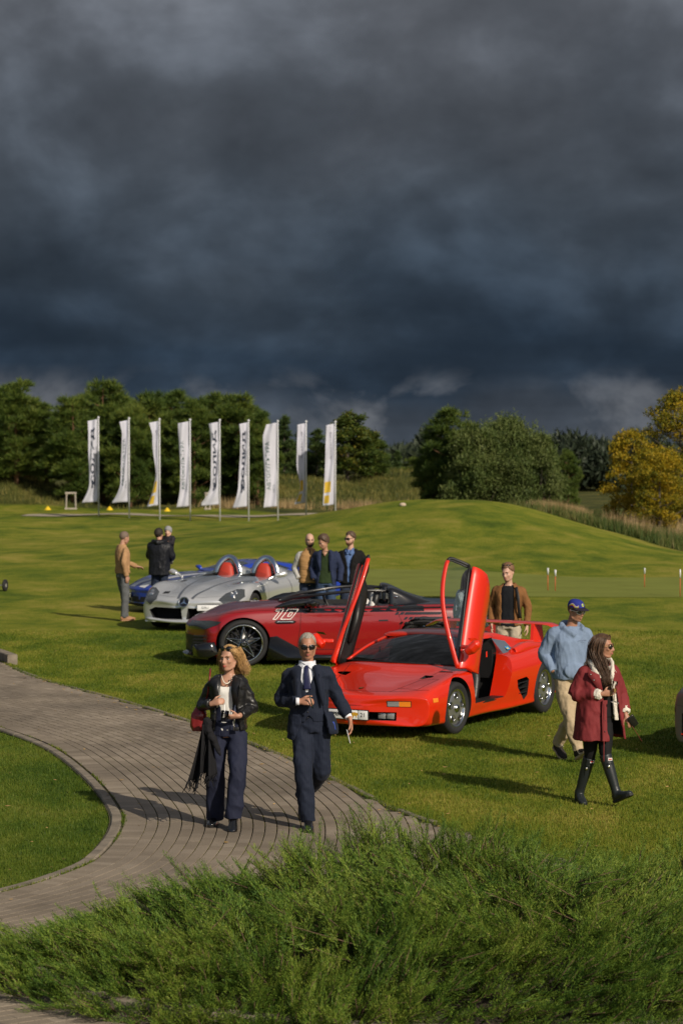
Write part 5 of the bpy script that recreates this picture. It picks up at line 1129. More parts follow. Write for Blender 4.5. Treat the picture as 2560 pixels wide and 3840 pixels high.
# ================================================================== blue striped coupe behind
BLUE = paint('blue_car_paint', (.008, .035, .30), 0, .3)
CAR4 = place_car('coupe_car', 'blue coupe with white stripes behind the silver roadster', -3.50, 51.70, R(212)); CAR4.scale = (1.04, 1, .90)
c4 = [
 (.98, [(0, .18), (.5, .18), (.74, .19), (.82, .28), (.84, .40), (.82, .50), (.72, .55), (.4, .575), (0, .58)]),
 (.80, [(0, .14), (.6, .14), (.86, .15), (.91, .28), (.925, .44), (.905, .58), (.80, .655), (.42, .68), (0, .69)]),
 (.40, [(0, .13), (.6, .13), (.88, .15), (.945, .28), (.96, .48), (.945, .68), (.82, .78), (.42, .785), (0, .79)]),
 (0, [(0, .13), (.6, .13), (.90, .15), (.965, .28), (.98, .50), (.965, .73), (.84, .855), (.42, .845), (0, .86)]),
 (-.8, [(0, .13), (.6, .13), (.88, .15), (.92, .28), (.935, .50), (.925, .73), (.82, .875), (.42, .90), (0, .91)]),
 (-1.8, [(0, .13), (.6, .13), (.90, .15), (.94, .28), (.955, .50), (.95, .75), (.84, .895), (.42, .91), (0, .91)]),
 (-2.5, [(0, .14), (.6, .14), (.92, .16), (.975, .30), (.99, .53), (.975, .79), (.85, .93), (.42, .93), (0, .93)]),
 (-3.1, [(0, .22), (.6, .22), (.86, .24), (.92, .34), (.935, .55), (.92, .78), (.80, .90), (.42, .92), (0, .925)]),
 (-3.45, [(0, .34), (.5, .34), (.74, .36), (.81, .44), (.82, .6), (.80, .76), (.70, .84), (.4, .87), (0, .88)])]
sf4 = Surf(c4, 90, 44, curve=[.26, .20, .05, 0, 0, 0, 0, .06, .12])
sf4.solid('body', BLUE, CAR4, arch(0, .375, .45, 1.5, .35) + arch(-2.5, .385, .45, 1.5, .355))
gn = [(-.85, .60, .93, .92), (-1.15, .58, 1.06, 1.03), (-1.5, .56, 1.165, 1.12), (-1.9, .55, 1.18, 1.135), (-2.3, .54, 1.13, 1.09), (-2.8, .52, 1.03, 1.0), (-3.2, .5, .93, .92)]
g4 = Surf([(x, [(0, .85), (w_+.20, .85), (w_+.14, .90), (w_+.03, (zs+.92)/2+.02), (w_-.02, zs-.005), (w_-.10, zs+.012), (w_*.4, zc), (0, zc-.006)]) for x, w_, zc, zs in gn], 40, 26); g4.solid('roof', BLUE, CAR4)
WST = P('white_stripe_paint', (.72, .72, .73), .3, coat=1)
TINT = P('dark_car_glass', (.02, .028, .032), .05, coat=1)
for s in (-1, 1):
    for x0, x1, sf_ in ((.93, -.85, sf4),): ribbon(sf_, [(x0, s*.21, 2), ((x0+x1)/2, s*.21, 2), (x1, s*.21, 2)], .24, DN, WST, CAR4, 'stripe', .006)
    decal(g4, [(-.55, -.075), (.10, .065), (.45, .075), (.75, -.05)], (-1.6, s*2, 1.02), (-s*1., 0, 0), (0, 0, 1), TINT, CAR4, 'side_window', .005) if s > 0 else decal(g4, [(.55, -.075), (-.75, -.05), (-.45, .075), (-.10, .065)][::-1], (-1.6, s*2, 1.02), (1, 0, 0), (0, 0, 1), TINT, CAR4, 'side_window', .005)
    decal(sf4, [(-.12, -.09), (.10, -.04), (.12, .06), (-.04, .09)] if s < 0 else [(.12, -.09), (.04, .09), (-.12, .06), (-.10, -.04)], (.66, s*.70, 2), (0, 1, 0), (-1, 0, 0), P('lamp_smoke'), CAR4, 'head_lamp', .006)
    mb = MB().tube([(-1.0, s*.86, .92), (-1.0, s*.96, .97), (-1.0, s*1.06, .98)], [.03, .06, .04], 10, [.03, .05, .04]); mb.build('mirror', BLUE, CAR4)
decal(g4, [(-.55, .05), (.55, .05), (.46, .52), (-.46, .52)], (-.90, 0, 2.0), (0, 1, 0), (-1, 0, 0), TINT, CAR4, 'windscreen', .005)
decal(sf4, [(-.55, -.07), (.55, -.07), (.50, .06), (-.50, .06)], (2, 0, .33), (0, 1, 0), (0, 0, 1), DARK, CAR4, 'grille', .005)
decal(sf4, [(-.62, -.025), (.62, -.025), (.60, .025), (-.60, .025)], (2, 0, .205), (0, 1, 0), (0, 0, 1), DARK, CAR4, 'lower_grille', .005)
pl = MB().box((0, 0, 0), (.02, .53, .12)).build('number_plate', GLOSSB, CAR4, bevel=.006); pl.location = (.94, -.42, .40); pl.rotation_euler = (0, 0, -.22)
MB().box((.012, 0, 0), (.004, .51, .102)).build('plate_face', PLATEW, pl, bevel=.003); MB().box((.015, -.08, 0), (.003, .28, .035)).build('plate_print', LETTER, pl, smooth=False); MB().box((.015, .19, 0), (.003, .06, .05)).build('plate_print', GOLD, pl, smooth=False)
for x in (0, -2.5):
    for s in (-1, 1): wheel(CAR4, x, s*.84, .335, .24, .27, 'spokes')

# ================================================================== grey car nosing in at the right edge
GREY = P('grey_metallic_paint', (.17, .18, .165), .5, .2, coat=.15, coatrough=.2)
CAR5 = place_car('grey_car', 'nose of a grey car cut off by the right edge', 4.72, 26.75, R(180+44))
c5 = [
 (.82, [(0, .20), (.5, .20), (.70, .21), (.78, .30), (.80, .44), (.785, .58), (.70, .68), (.4, .72), (0, .73)]),
 (.66, [(0, .16), (.6, .16), (.82, .17), (.86, .30), (.87, .47), (.86, .64), (.77, .78), (.42, .82), (0, .83)]),
 (.30, [(0, .15), (.6, .15), (.84, .16), (.885, .30), (.90, .5), (.885, .70), (.78, .88), (.42, .90), (0, .91)]),
 (0, [(0, .15), (.6, .15), (.84, .16), (.89, .30), (.905, .5), (.89, .74), (.78, .93), (.42, .94), (0, .95)]),
 (-1.2, [(0, .15), (.6, .15), (.84, .16), (.87, .30), (.885, .5), (.87, .75), (.78, .95), (.42, .97), (0, .98)]),
 (-2.5, [(0, .15), (.6, .15), (.84, .16), (.90, .30), (.91, .5), (.89, .76), (.78, .93), (.42, .95), (0, .95)]),
 (-3.3, [(0, .3), (.5, .3), (.70, .31), (.77, .4), (.79, .55), (.77, .68), (.68, .78), (.4, .82), (0, .83)])]
sf5 = Surf(c5, 70, 40, curve=[.26, .18, .03, 0, 0, 0, .1]); sf5.solid('body', GREY, CAR5, arch(0, .36, .45, 1.5, .335) + arch(-2.5, .36, .45, 1.5, .335))
g5 = Surf([(x, [(0, .90), (w_+.14, .90), (w_+.10, .95), (w_+.01, zs), (w_-.08, zs+.02), (w_*.4, zc), (0, zc)]) for x, w_, zc, zs in [(-.55, .60, .98, .97), (-1.0, .55, 1.24, 1.20), (-1.5, .54, 1.30, 1.25), (-2.1, .53, 1.24, 1.20), (-2.9, .5, .96, .95)]], 30, 22); g5.solid('roof', GREY, CAR5)
for s in (-1, 1):
    decal(sf5, [(-.05, -.028), (.05, -.028), (.05, .028), (-.05, .028)], (.52, s*2, .52) if True else None, (-s*1., 0, 0), (0, 0, 1), REDL, CAR5, 'side_lamp', .006)
    decal(sf5, [(-.16, -.15), (.14, -.15), (.15, .10), (-.17, .10)], (2, s*.52, .40), (0, 1, 0), (0, 0, 1), DARK, CAR5, 'grille', .005)
    for k in range(4): ribbon(sf5, [(3, s*.36, .27+k*.075), (3, s*.68, .27+k*.075)], .012, BK, CHROME, CAR5, 'grille_bar', .012)
    ribbon(sf5, [(3, s*.70, .58), (.40, s*.88, .58)], .008, (-.5, -s*.9, 0), P('silver_gap'), CAR5)
for x in (0, -2.5):
    for s in (-1, 1): wheel(CAR5, x, s*.78, .315, .22, .23, 'spokes')
# ------------------------------------------------------------------ people
SKIN = P('skin', (.40, .215, .145), .5, sss=.08, var=(22, .9, 1.1)); SKIN2 = P('skin_tanned', (.36, .175, .11), .5, sss=.08, var=(22, .9, 1.1)); SKIN3 = P('skin_fair', (.50, .30, .22), .5, sss=.08, var=(22, .92, 1.08))
LIP = P('lips', (.34, .10, .085), .45); EYE = P('eye_dark', (.03, .022, .018), .15); EYEW = P('eye_white', (.62, .58, .55), .3); SUNG = P('sunglass_lens', (.006, .006, .007), .06, coat=1)
def cloth(name, col, rough=.85, sheen=.0, bump=(180, .25, .002), var=None): return P(name, col, rough, sheen=sheen, bump=bump, spec=.25, var=var or (7, .85, 1.12))
def v3(*a): return np.array(a, float)
def rotz(a): c, s = math.cos(a), math.sin(a); return np.array([[c, -s, 0], [s, c, 0], [0, 0, 1.]])
def rotx(a): c, s = math.cos(a), math.sin(a); return np.array([[1, 0, 0], [0, c, -s], [0, s, c.__float__()]])
def roty(a): c, s = math.cos(a), math.sin(a); return np.array([[c, 0, s], [0, 1, 0], [-s, 0, c]])
JD = dict(pelvis=(0, 0, .95), waist=(0, 0, 1.10), chest=(0, .0, 1.30), neck=(0, .015, 1.50), head=(0, -.02, 1.685),
          shL=(.175, .01, 1.445), elL=(.235, .03, 1.16), wrL=(.235, -.05, .91), shR=(-.175, .01, 1.445), elR=(-.235, .03, 1.16), wrR=(-.235, -.05, .91),
          hipL=(.09, 0, .92), knL=(.10, -.02, .50), anL=(.105, .02, .085), hipR=(-.09, 0, .92), knR=(-.10, -.02, .50), anR=(-.105, .02, .085))
def loft(mb, rings, n=30, gap=None, thick=.018, p=2.4):
    """horizontal super-ellipse rings (z, cx, cy, half-width, half-depth); gap=[(left,right)] opens the front (radians either side)"""
    rows = []
    for i, (z, cx, cy, hw, hd) in enumerate(rings):
        g0, g1 = gap[i] if gap else (0, 0)
        a = np.linspace(g0, 2*np.pi-g1, n) if gap else np.linspace(0, 2*np.pi, n, endpoint=False)
        s, c = np.sin(a), np.cos(a); f = lambda q: np.sign(q)*np.abs(q)**(2/p)
        rows.append((np.stack([cx+hw*f(s), cy-hd*f(c), np.full(n, z)], 1), np.stack([cx+(hw-thick)*f(s), cy-(hd-thick)*f(c), np.full(n, z)], 1)))
    k = len(rows); O = np.concatenate([r[0] for r in rows])
    if not gap:
        F = [(i*n+j, i*n+(j+1) % n, (i+1)*n+(j+1) % n, (i+1)*n+j) for i in range(k-1) for j in range(n)] + [tuple(range(n))[::-1], tuple((k-1)*n+j for j in range(n))]
        return mb.add(O, F)
    I = np.concatenate([r[1] for r in rows]); m = k*n
    F = [(i*n+j, i*n+j+1, (i+1)*n+j+1, (i+1)*n+j) for i in range(k-1) for j in range(n-1)]; F += [tuple(m+q for q in f[::-1]) for f in F]
    F += [(i*n, (i+1)*n, m+(i+1)*n, m+i*n) for i in range(k-1)] + [(m+i*n+n-1, m+(i+1)*n+n-1, (i+1)*n+n-1, i*n+n-1) for i in range(k-1)]
    F += [(j, m+j, m+j+1, j+1) for j in range(n-1)] + [((k-1)*n+j+1, m+(k-1)*n+j+1, m+(k-1)*n+j, (k-1)*n+j) for j in range(n-1)]
    return mb.add(np.concatenate([O, I]), F)
def limb(mb, a, b, c, r0, r1, r2, ext=0, n=14, ry=1.0, ref=(0, 1, 0)):
    a, b, c = (np.asarray(q, float) for q in (a, b, c)); pts = [a, a*.5+b*.5, a*.08+b*.92, b*.9+c*.1, b*.5+c*.5, c + (c-b)/np.linalg.norm(c-b)*ext]
    q = spline(pts, 12); r = np.interp(np.linspace(0, 1, 12), [0, .2, .5, .8, 1], [r0, r0*.96, r1, (r1+r2)/2*1.02, r2]); return mb.tube(q, r, n, r*ry, ref=ref)
def hand(mb, wr, d, nrm_, side, curl=.5, s=1.0, spread=.06, thumb=.6, curls=None):
    """palm, four fingers of unequal length and a thumb; d along the hand, nrm_ out of the palm, side=+1 if the thumb lies towards d x nrm_"""
    d = np.asarray(d, float); d /= np.linalg.norm(d); n = np.asarray(nrm_, float); n -= d*(n @ d); n /= np.linalg.norm(n); w_ = np.cross(d, n)*side; wr = np.asarray(wr, float)
    mb.tube([wr-d*.03*s, wr+d*.02*s, wr+d*.055*s, wr+d*.092*s], np.array([.027, .033, .042, .040])*s, 12, np.array([.021, .019, .017, .014])*s, ref=n, power=2.6)
    L = [.072, .082, .076, .060]
    for i in range(4):
        off = (1.5-i)*.0195*s; p = wr + d*(.086-.004*abs(1.5-i))*s + w_*off; ang = 0; pts = [p - d*.02*s, p]; cu = curls[i] if curls else curl
        dirb = d + w_*(1.5-i)*spread; dirb /= np.linalg.norm(dirb)
        for k, fr in enumerate((.45, .32, .23)):
            ang += cu*(1.0 if k else .9); dd_ = dirb*math.cos(ang) + n*math.sin(ang); p = p + dd_*L[i]*fr*s; pts.append(p)
        mb.tube(spline(pts, 9), np.linspace(.0102, .0078, 9)*s, 8)
    p = wr + d*.018*s + w_*.028*s + n*.008*s; d2 = d*.62 + w_*.75 + n*.35*thumb; d2 /= np.linalg.norm(d2); p1 = p + d2*.042*s; d3 = d*.85 + w_*.25 + n*.55*thumb; d3 /= np.linalg.norm(d3); p2 = p1 + d3*.034*s; p3 = p2 + (d3 + n*.2)*.024*s
    mb.tube([p - d2*.015*s, p, p1, p2, p3], np.array([.014, .0145, .0125, .011, .008])*s, 8)
def head_parts(mb, M, c, s=1.0, fem=False, jaw=1.0):
    T = lambda p: c + M @ (np.asarray(p, float)*s)
    R3 = M
    mb.ball(T((0, .014, .030)), np.array((.074, .093, .086))*s, 22, 14, R3); mb.ball(T((0, -.024, -.028)), np.array((.061*jaw, .068, .082))*s, 20, 14, R3)
    mb.ball(T((0, -.056, -.090)), np.array((.030 if fem else .036, .030, .024))*s, 14, 8, R3)
    for q in (-1, 1):
        mb.tube([T((q*.060*jaw, .012, -.030)), T((q*.054*jaw, -.010, -.072)), T((q*.020, -.058, -.096))], np.array([.016, .018, .016])*s, 8)
        mb.ball(T((q*.038, -.066, -.020)), np.array((.022, .020, .020))*s, 12, 8, R3); mb.ball(T((q*.076, .014, -.006)), np.array((.009, .020, .030))*s, 12, 8, R3)
        mb.ball(T((q*.011, -.099, -.034)), np.array((.009, .010, .008))*s, 8, 6, R3)
    mb.tube([T((-.042, -.074, .026)), T((0, -.087, .024)), T((.042, -.074, .026))], np.array([.009, .011, .009])*s*(.8 if fem else 1), 8)
    mb.tube([T((0, -.088, .014)), T((0, -.102, -.012)), T((0, -.111, -.030)), T((0, -.098, -.038))], np.array([.008, .0095, .0115, .008])*s, 8)
    mb.tube([T((-.022, -.085, -.058)), T((0, -.094, -.056)), T((.022, -.085, -.058))], np.array([.005, .0085, .005])*s, 8); mb.tube([T((-.018, -.084, -.067)), T((0, -.091, -.067)), T((.018, -.084, -.067))], np.array([.005, .0085, .005])*s, 8)
def face_bits(body, M, c, s=1.0, eyes=True, brow=None, lipm=LIP, smile=0):
    T = lambda p: c + M @ (np.asarray(p, float)*s)
    if eyes:
        for q in (-1, 1):
            MB().ball(T((q*.032, -.0745, .003)), np.array((.0145, .008, .0065))*s, 12, 8, M).build('eye', EYEW, body); MB().ball(T((q*.032, -.0800, .003)), np.array((.0068, .004, .0064))*s, 10, 6, M).build('iris', EYE, body)
            MB().tube([T((q*.016, -.081, .008)), T((q*.032, -.084, .0115)), T((q*.049, -.074, .007))], .0022*s, 6).build('eyelid', P('eyelid_line', (.07, .035, .025), .6), body)
    if brow is not None:
        for q in (-1, 1): MB().tube([T((q*.014, -.093, .024)), T((q*.034, -.091, .031)), T((q*.054, -.074, .024))], np.array([.0045, .0048, .002])*s, 6, np.array([.003, .003, .002])*s).build('eyebrow', brow, body)
    mb = MB().tube([T((-.021, -.0895, -.0595)), T((0, -.1005, -.0570)), T((.021, -.0895, -.0595))], np.array([.002, .0042, .002])*s, 8); mb.tube([T((-.017, -.088, -.0655)), T((0, -.0985, -.0675)), T((.017, -.088, -.0655))], np.array([.002, .0045, .002])*s, 8); mb.build('lips', lipm, body)
def hair_cap(M, c, s, front=.062, side=.005, back=-.075, thick=.012, amp=.006, freq=40, part=0, name='hair', mat=None, parent=None, sy=1.0, top=0):
    """shell of hair over the skull above a hairline"""
    nu, nv = 56, 34; V = []; keep = []
    for i in range(nv+1):
        for j in range(nu):
            t = -math.pi/2 + math.pi*i/nv; a = 2*math.pi*j/nu; d = v3(math.cos(t)*math.sin(a), -math.cos(t)*math.cos(a), math.sin(t))   # a=0 front
            p = v3(0, .014, .030) + d*v3(.074, .093*sy, .086); u = (1-math.cos(a))/2     # 0 front 1 back
            line = front + (side-front)*min(1, u/.42)**1.6 if u < .42 else side + (back-side)*((u-.42)/.58)**.8
            line += .016*math.exp(-((u-.10)/.07)**2) + .006*mnoise.noise(Vector((a*3, 2, freq))); e = p[2]-line; nz = mnoise.noise(Vector(p*freq)) + .6*mnoise.noise(Vector(p*freq*2.3))
            th = thick*min(1, max(0, e+.012)/.03)**.6*(1+top*max(0, d[2])) + amp*nz*min(1, max(0, e)/.02); V.append(c + M @ ((p + d*th)*s)); keep.append(e > -.010)
    F = [(i*nu+j, i*nu+(j+1) % nu, (i+1)*nu+(j+1) % nu, (i+1)*nu+j) for i in range(nv) for j in range(nu)]
    F = [f for f in F if sum(keep[k] for k in f) >= 3]
    return MB().add(V, F).build(name, mat, parent)
def locks(paths, r, mat, parent, name='hair', jit=.012, per=8, n=14, curl=.0, taper=.25):
    mb = MB()
    for P_ in paths:
        P_ = np.asarray(P_, float)
        for k in range(per):
            o = rng.normal(0, jit, 3); w_ = np.linspace(.4, 1.6, len(P_))[:, None]; q = spline(P_ + o*w_ + rng.normal(0, jit*.35, P_.shape), n)
            if curl: ph = rng.uniform(0, 6); t = np.linspace(0, 1, n); q = q + np.stack([np.sin(t*9+ph), np.cos(t*8+ph), np.sin(t*7+ph)], 1)*curl*t[:, None]
            mb.tube(q, np.linspace(1, taper, n)*r*rng.uniform(.7, 1.2), 6)
    return mb.build(name, mat, parent)
def strip(mb, pts, wv, nrmv, thick=.004):
    """a ribbon with thickness along pts, width vectors wv (k,3)"""
    pts = np.asarray(pts, float); wv = np.asarray(wv, float); nn = np.broadcast_to(np.asarray(nrmv, float), pts.shape)
    A = np.stack([pts-wv/2, pts+wv/2, pts+wv/2+nn*thick, pts-wv/2+nn*thick, pts-wv/2], 1); return mb.grid(A)
class Person:
    def __init__(s, label, loc, yaw, h, J=None, skin=SKIN, head_yaw=0, head_pitch=0, head_tilt=0, fem=False, voxel=.009, lean=0, hand_s=1.0, hands=None, head_s=None, feet=(0, 0), fat=1.0, jaw=1.0):
        x, y = loc; s.k = k = h/1.80
        s.t = thing('person', label, 'person', (x, y, TZ(x, y) + (.026 if path_side(x, y) else .012)), yaw)
        s.J = {q: np.array(p, float) for q, p in JD.items()}
        for q, p in (J or {}).items(): s.J[q] = np.array(p, float)
        for q in s.J: s.J[q] = s.J[q]*k
        s.M = rotz(head_yaw) @ rotx(head_pitch) @ roty(head_tilt); s.hs = (head_s or 1.0)*(.96+.04*k)*1.0
        j = s.J; mb = MB(); f = fat
        loft(mb, [(j['pelvis'][2]-.10*k, *j['pelvis'][:2], .120*k*f, .080*k*f), (j['pelvis'][2], *j['pelvis'][:2], .135*k*f, .085*k*f), (j['waist'][2], *j['waist'][:2], .120*k*f, .082*k*f), (j['chest'][2], *j['chest'][:2], .135*k, .092*k), (j['chest'][2]+.10*k, *((j['chest']+j['neck'])/2)[:2], .115*k, .075*k), (j['neck'][2]-.01*k, *j['neck'][:2], .06*k, .055*k)], 20)
        hc = j['head']; mb.tube([j['neck']-v3(0, -.005, .05*k), (j['neck']*.5+hc*.5)+v3(0, .012, -.01), hc+s.M @ v3(0, .02, -.05)*s.hs], np.array([.062, .052, .05])*k*(.9 if fem else 1), 14)
        head_parts(mb, s.M, hc, s.hs, fem, jaw)
        for q in 'LR':
            limb(mb, j['sh'+q]*(.88, 1, 1)+v3(0, 0, -.045*k), j['el'+q], j['wr'+q], .040*k, .034*k, .026*k); limb(mb, j['hip'+q], j['kn'+q], j['an'+q], .075*k, .05*k, .038*k)
            fd = rotz(feet[0 if q == 'L' else 1]) @ v3(0, -1, 0); mb.tube([j['an'+q]+v3(0, 0, -.01*k)-fd*.01*k, j['an'+q]+fd*.03*k+v3(0, 0, -.030*k), j['an'+q]+fd*.06*k+v3(0, 0, -.035*k)], np.array([.030, .026, .018])*k, 8)
        for hd in (hands or []): hand(mb, *hd)
        s.body = obj('body', fuse(mb, 'body', voxel, 3, None, .4), skin, s.t)
    def T(s, p): return s.J['head'] + s.M @ (np.asarray(p, float)*s.hs)
    def face(s, **kw): face_bits(s.body, s.M, s.J['head'], s.hs, **kw)
    def hair(s, mat, **kw): return hair_cap(s.M, s.J['head'], s.hs, mat=mat, parent=s.t, **kw)
    def wear(s, name, mb, mat, voxel=.010, smooth=4, folds=(.004, (9, 9, 5), 0)): return obj(name, fuse(mb, name, voxel, smooth, folds), mat, s.t)
    def legs(s, mb, r0=.098, r1=.072, r2=.062, ext=0, hipw=.165, hipd=.118):
        j, k = s.J, s.k
        loft(mb, [(j['pelvis'][2]-.09*k, *j['pelvis'][:2], hipw*k*.96, hipd*k), (j['pelvis'][2]+.0*k, *j['pelvis'][:2], hipw*k, hipd*k), (j['waist'][2]-.02*k, *j['waist'][:2], (hipw-.018)*k, (hipd-.01)*k)], 22)
        for q in 'LR': limb(mb, j['hip'+q]+v3(0, 0, -.02*k), j['kn'+q], j['an'+q], r0*k, r1*k, r2*k, ext, 16)
        return mb
    def sleeves(s, mb, r0=.072, r1=.056, r2=.046, cut=.0, which='LR', ry=1.0):
        j, k = s.J, s.k
        for q in which:
            sh, el, wr = j['sh'+q], j['el'+q], j['wr'+q]; inn = sh*.72 + j['chest']*.28 + v3(0, 0, .02*k)
            sh = sh + v3(0, 0, -.040*k); inn = inn + v3(0, 0, -.02*k); mb.tube([inn, sh*.9+inn*.1], [r0*k*.95, r0*k*.92], 14); mb.ball(sh, r0*k*.93, 14, 10); limb(mb, sh, el, wr + (el-wr)*cut, r0*k, r1*k, r2*k, 0, 16, ry)
        return mb
    def shoes(s, mat, feet=(0, 0), pitch=(0, 0), sole=None, L=.285, W=.048, H=.075, name='shoe', lift=(0, 0)):
        for i, q in enumerate('LR'):
            k = s.k; A = s.J['an'+q]; M = rotz(feet[i]) @ rotx(pitch[i]); T = lambda p: A + M @ (np.asarray(p, float)*k)
            a = .085
            mb = MB().tube([T((0, .065, -.045)), T((0, .045, -.03)), T((0, -.01, -.030)), T((0, -.08, -.045)), T((0, -.15, -.056)), T((0, -L+.085, -.062)), T((0, -L+.07, -.066))], np.array([.024, .036, .038, .041, W, .036, .018])*k, 14, np.array([.03, .050, .052, .038, .028, .022, .012])*k, ref=M @ v3(0, 0, 1), power=2.5)
            mb.tube([T((0, .02, -.03)), T((0, .01, .02)), ], np.array([.044, .042])*k, 12)
            o = obj(name, fuse(mb, name, .007, 3), mat, s.t)
            zz = -a+.008; out = [(0, .072), (.030, .06), (.036, .02), (.034, -.04), (.046, -.12), (.045, -.17), (.03, -L+.08), (0, -L+.062)]; out = out + [(-p[0], p[1]) for p in out[-2:0:-1]]
            n_ = len(out); V = [T((p[0]*1.04, p[1], -a)) for p in out] + [T((p[0]*1.04, p[1], -a+.022)) for p in out]; MB().add(V, [tuple(range(n_))[::-1], tuple(range(n_, 2*n_))] + [(i2, (i2+1) % n_, n_+(i2+1) % n_, n_+i2) for i2 in range(n_)]).build('sole', sole or mat, o, smooth=False)
    def shades(s, frame, lens=SUNG, w=.027, hgt=.019, z=.006, up=0, wrapc=.022, power=3.0, parent=None, lift=(0, 0, 0), fr_=.0034):
        mb = MB(); fr = None; parts = []
        g = MB().tube([s.T(v3(-.012, -.103, z+.006)+lift), s.T(v3(.012, -.103, z+.006)+lift)], .0035, 6)
        for q in (-1, 1):
            n = 20; a = np.linspace(0, 2*np.pi, n, endpoint=False); f = lambda t: np.sign(t)*np.abs(t)**(2/power)
            rim = np.array([s.T(v3(q*.036 + w*f(math.cos(t)), -.101 + wrapc*((q*.036+w*f(math.cos(t)))/.06)**2, z + hgt*f(math.sin(t))) + lift) for t in a]); cc = rim.mean(0)
            parts.append(np.concatenate([rim, [cc]])); g.tube(np.concatenate([rim, rim[:2]]), fr_, 6); g.tube([s.T(v3(q*.062, -.078, z+.008)+lift), s.T(v3(q*.078, -.03, z+.008)+lift), s.T(v3(q*.080, .015, z+.004)+lift)], .0032, 6)
        go = g.build('sunglasses', frame, s.t)
        for p in parts: n = len(p)-1; MB().add(p, [(i, (i+1) % n, n) for i in range(n)]).build('lens', lens, go, solid=.002)
        return go
def world_yaw(dx, dy): return math.atan2(dx, -dy)    # facing direction (dx,dy) -> rotation of a figure that faces -Y
# ================================================================== man in the three-piece suit
def suit_man():
    NAVY = P('navy_suit_wool', (.009, .013, .026), .8, sheen=.03, spec=.25)
    nt = NAVY.node_tree; b = nt.nodes['Principled BSDF']; tc = N(nt, 'ShaderNodeTexCoord'); sp = N(nt, 'ShaderNodeSeparateXYZ'); nt.links.new(tc.outputs['Object'], sp.inputs[0])
    st = mth(nt, 'PINGPONG', mth(nt, 'ADD', sp.outputs[0], mth(nt, 'MULTIPLY', sp.outputs[2], .04)), .008); ss = mth(nt, 'LESS_THAN', st, .0012)
    nt.links.new(mixc(nt, mth(nt, 'MULTIPLY', ss, .5), (.0085, .0125, .026), (.030, .038, .062)), b.inputs['Base Color'])
    SHIRT = cloth('white_shirt_cotton', (.68, .70, .76)); TIE = P('navy_silk_tie', (.012, .014, .055), .4, spec=.5, bump=(250, .2)); SHOE = P('black_polished_leather', (.008, .008, .009), .18, coat=.4); GREYH = P('short_grey_hair', (.30, .265, .225), .8, var=(90, .45, 1.3))
    J = dict(pelvis=(.02, 0, .96), waist=(.01, -.01, 1.12), chest=(-.005, -.01, 1.32), neck=(-.01, .0, 1.49), head=(-.005, -.045, 1.652),
             shR=(-.172, .01, 1.435), elR=(-.262, .07, 1.135), wrR=(-.06, -.20, 1.165), shL=(.160, .0, 1.445), elL=(.250, .05, 1.20), wrL=(.375, -.07, 1.005),
             hipR=(-.06, -.01, .93), knR=(-.035, -.15, .50), anR=(.01, -.15, .088), hipL=(.10, .0, .93), knL=(.12, .0, .50), anL=(-.08, .36, .24))
    hands = [(v3(-.06, -.20, 1.165), v3(.85, -.35, .05), v3(-.2, .9, -.45), 1, .75, .98, .03, .9), (v3(.385, -.085, .985), v3(.12, -.12, -1), v3(-.9, -.3, -.1), -1, .42, .98, .05, .7)]
    p = Person('man in navy three-piece suit and sunglasses walking on the paving', (-.30, 21.95), R(-4), 1.80, J, SKIN2, head_yaw=R(8), head_pitch=R(6), hands=hands, voxel=.0082, feet=(0, R(8)))
    k = p.k
    p.face(eyes=False, brow=P('grey_brow', (.30, .26, .22), .8)); p.hair(GREYH, front=.086, side=.018, back=-.062, thick=.006, amp=.003, freq=110)
    p.shades(P('black_frame', (.01, .01, .011), .25), w=.026, hgt=.018, power=4)
    tr = p.legs(MB(), .102, .080, .070, .03, .160, .120); p.wear('trousers', tr, NAVY, .009, 5, (.0075, (8, 8, 6), 3))
    p.shoes(SHOE, feet=(R(4), R(6)), pitch=(R(58), 0), L=.30)
    # shirt and waistcoat
    sh = MB(); loft(sh, [(1.10, .005, -.01, .138, .108), (1.30, -.003, -.012, .158, .118), (1.42, -.007, -.008, .150, .105), (1.475, -.01, .0, .085, .075), (1.515, -.01, -.012, .068, .066)], 26); p.wear('shirt', sh, SHIRT, .009, 3, (.002, (9, 9, 6), 1))
    vs = MB(); loft(vs, [(.965, .015, -.012, .150, .122), (1.03, .012, -.014, .150, .124), (1.12, .01, -.014, .148, .118), (1.22, .002, -.015, .156, .122), (1.30, -.003, -.015, .163, .126), (1.38, -.005, -.012, .160, .118), (1.44, -.008, -.006, .135, .10)], 40, [(.22, .22), (.02, .02), (.0, .0), (.0, .0), (.14, .14), (.34, .34), (.60, .60)], .020); p.wear('waistcoat', vs, NAVY, .009, 2, (.0022, (9, 9, 6), 2))
    for z in (1.24, 1.18, 1.12, 1.06, 1.01): MB().ball((.004+.008*(1.24-z), -.140 - .0*(z-1.1), z), (.008, .004, .008), 10, 6).build('button', P('dark_button', (.01, .01, .012), .3), p.t)
    # tie and collar
    mb = MB(); tp = spline([(-.010, -.090, 1.478), (-.008, -.114, 1.445), (-.004, -.134, 1.40), (0, -.143, 1.33), (.002, -.146, 1.27)], 14); mb.tube(tp, np.interp(np.linspace(0, 1, 14), [0, .12, .2, 1], [.020, .017, .022, .036]), 10, .009, ref=(0, 1, 0), power=3); p.wear('tie', mb, TIE, .006, 1, None)
    mb = MB()
    for q in (-1, 1):
        V = [(-.01+q*.004, -.094, 1.485), (-.01+q*.055, -.068, 1.512), (-.01+q*.074, -.010, 1.522), (-.01+q*.080, -.018, 1.485), (-.01+q*.062, -.108, 1.435)]; mb.add(V, [(0, 1, 2, 3, 4)] if q > 0 else [(4, 3, 2, 1, 0)])
    mb.build('collar', SHIRT, p.t, solid=.005)
    # jacket: open shell, blown back on his left
    jk = MB()
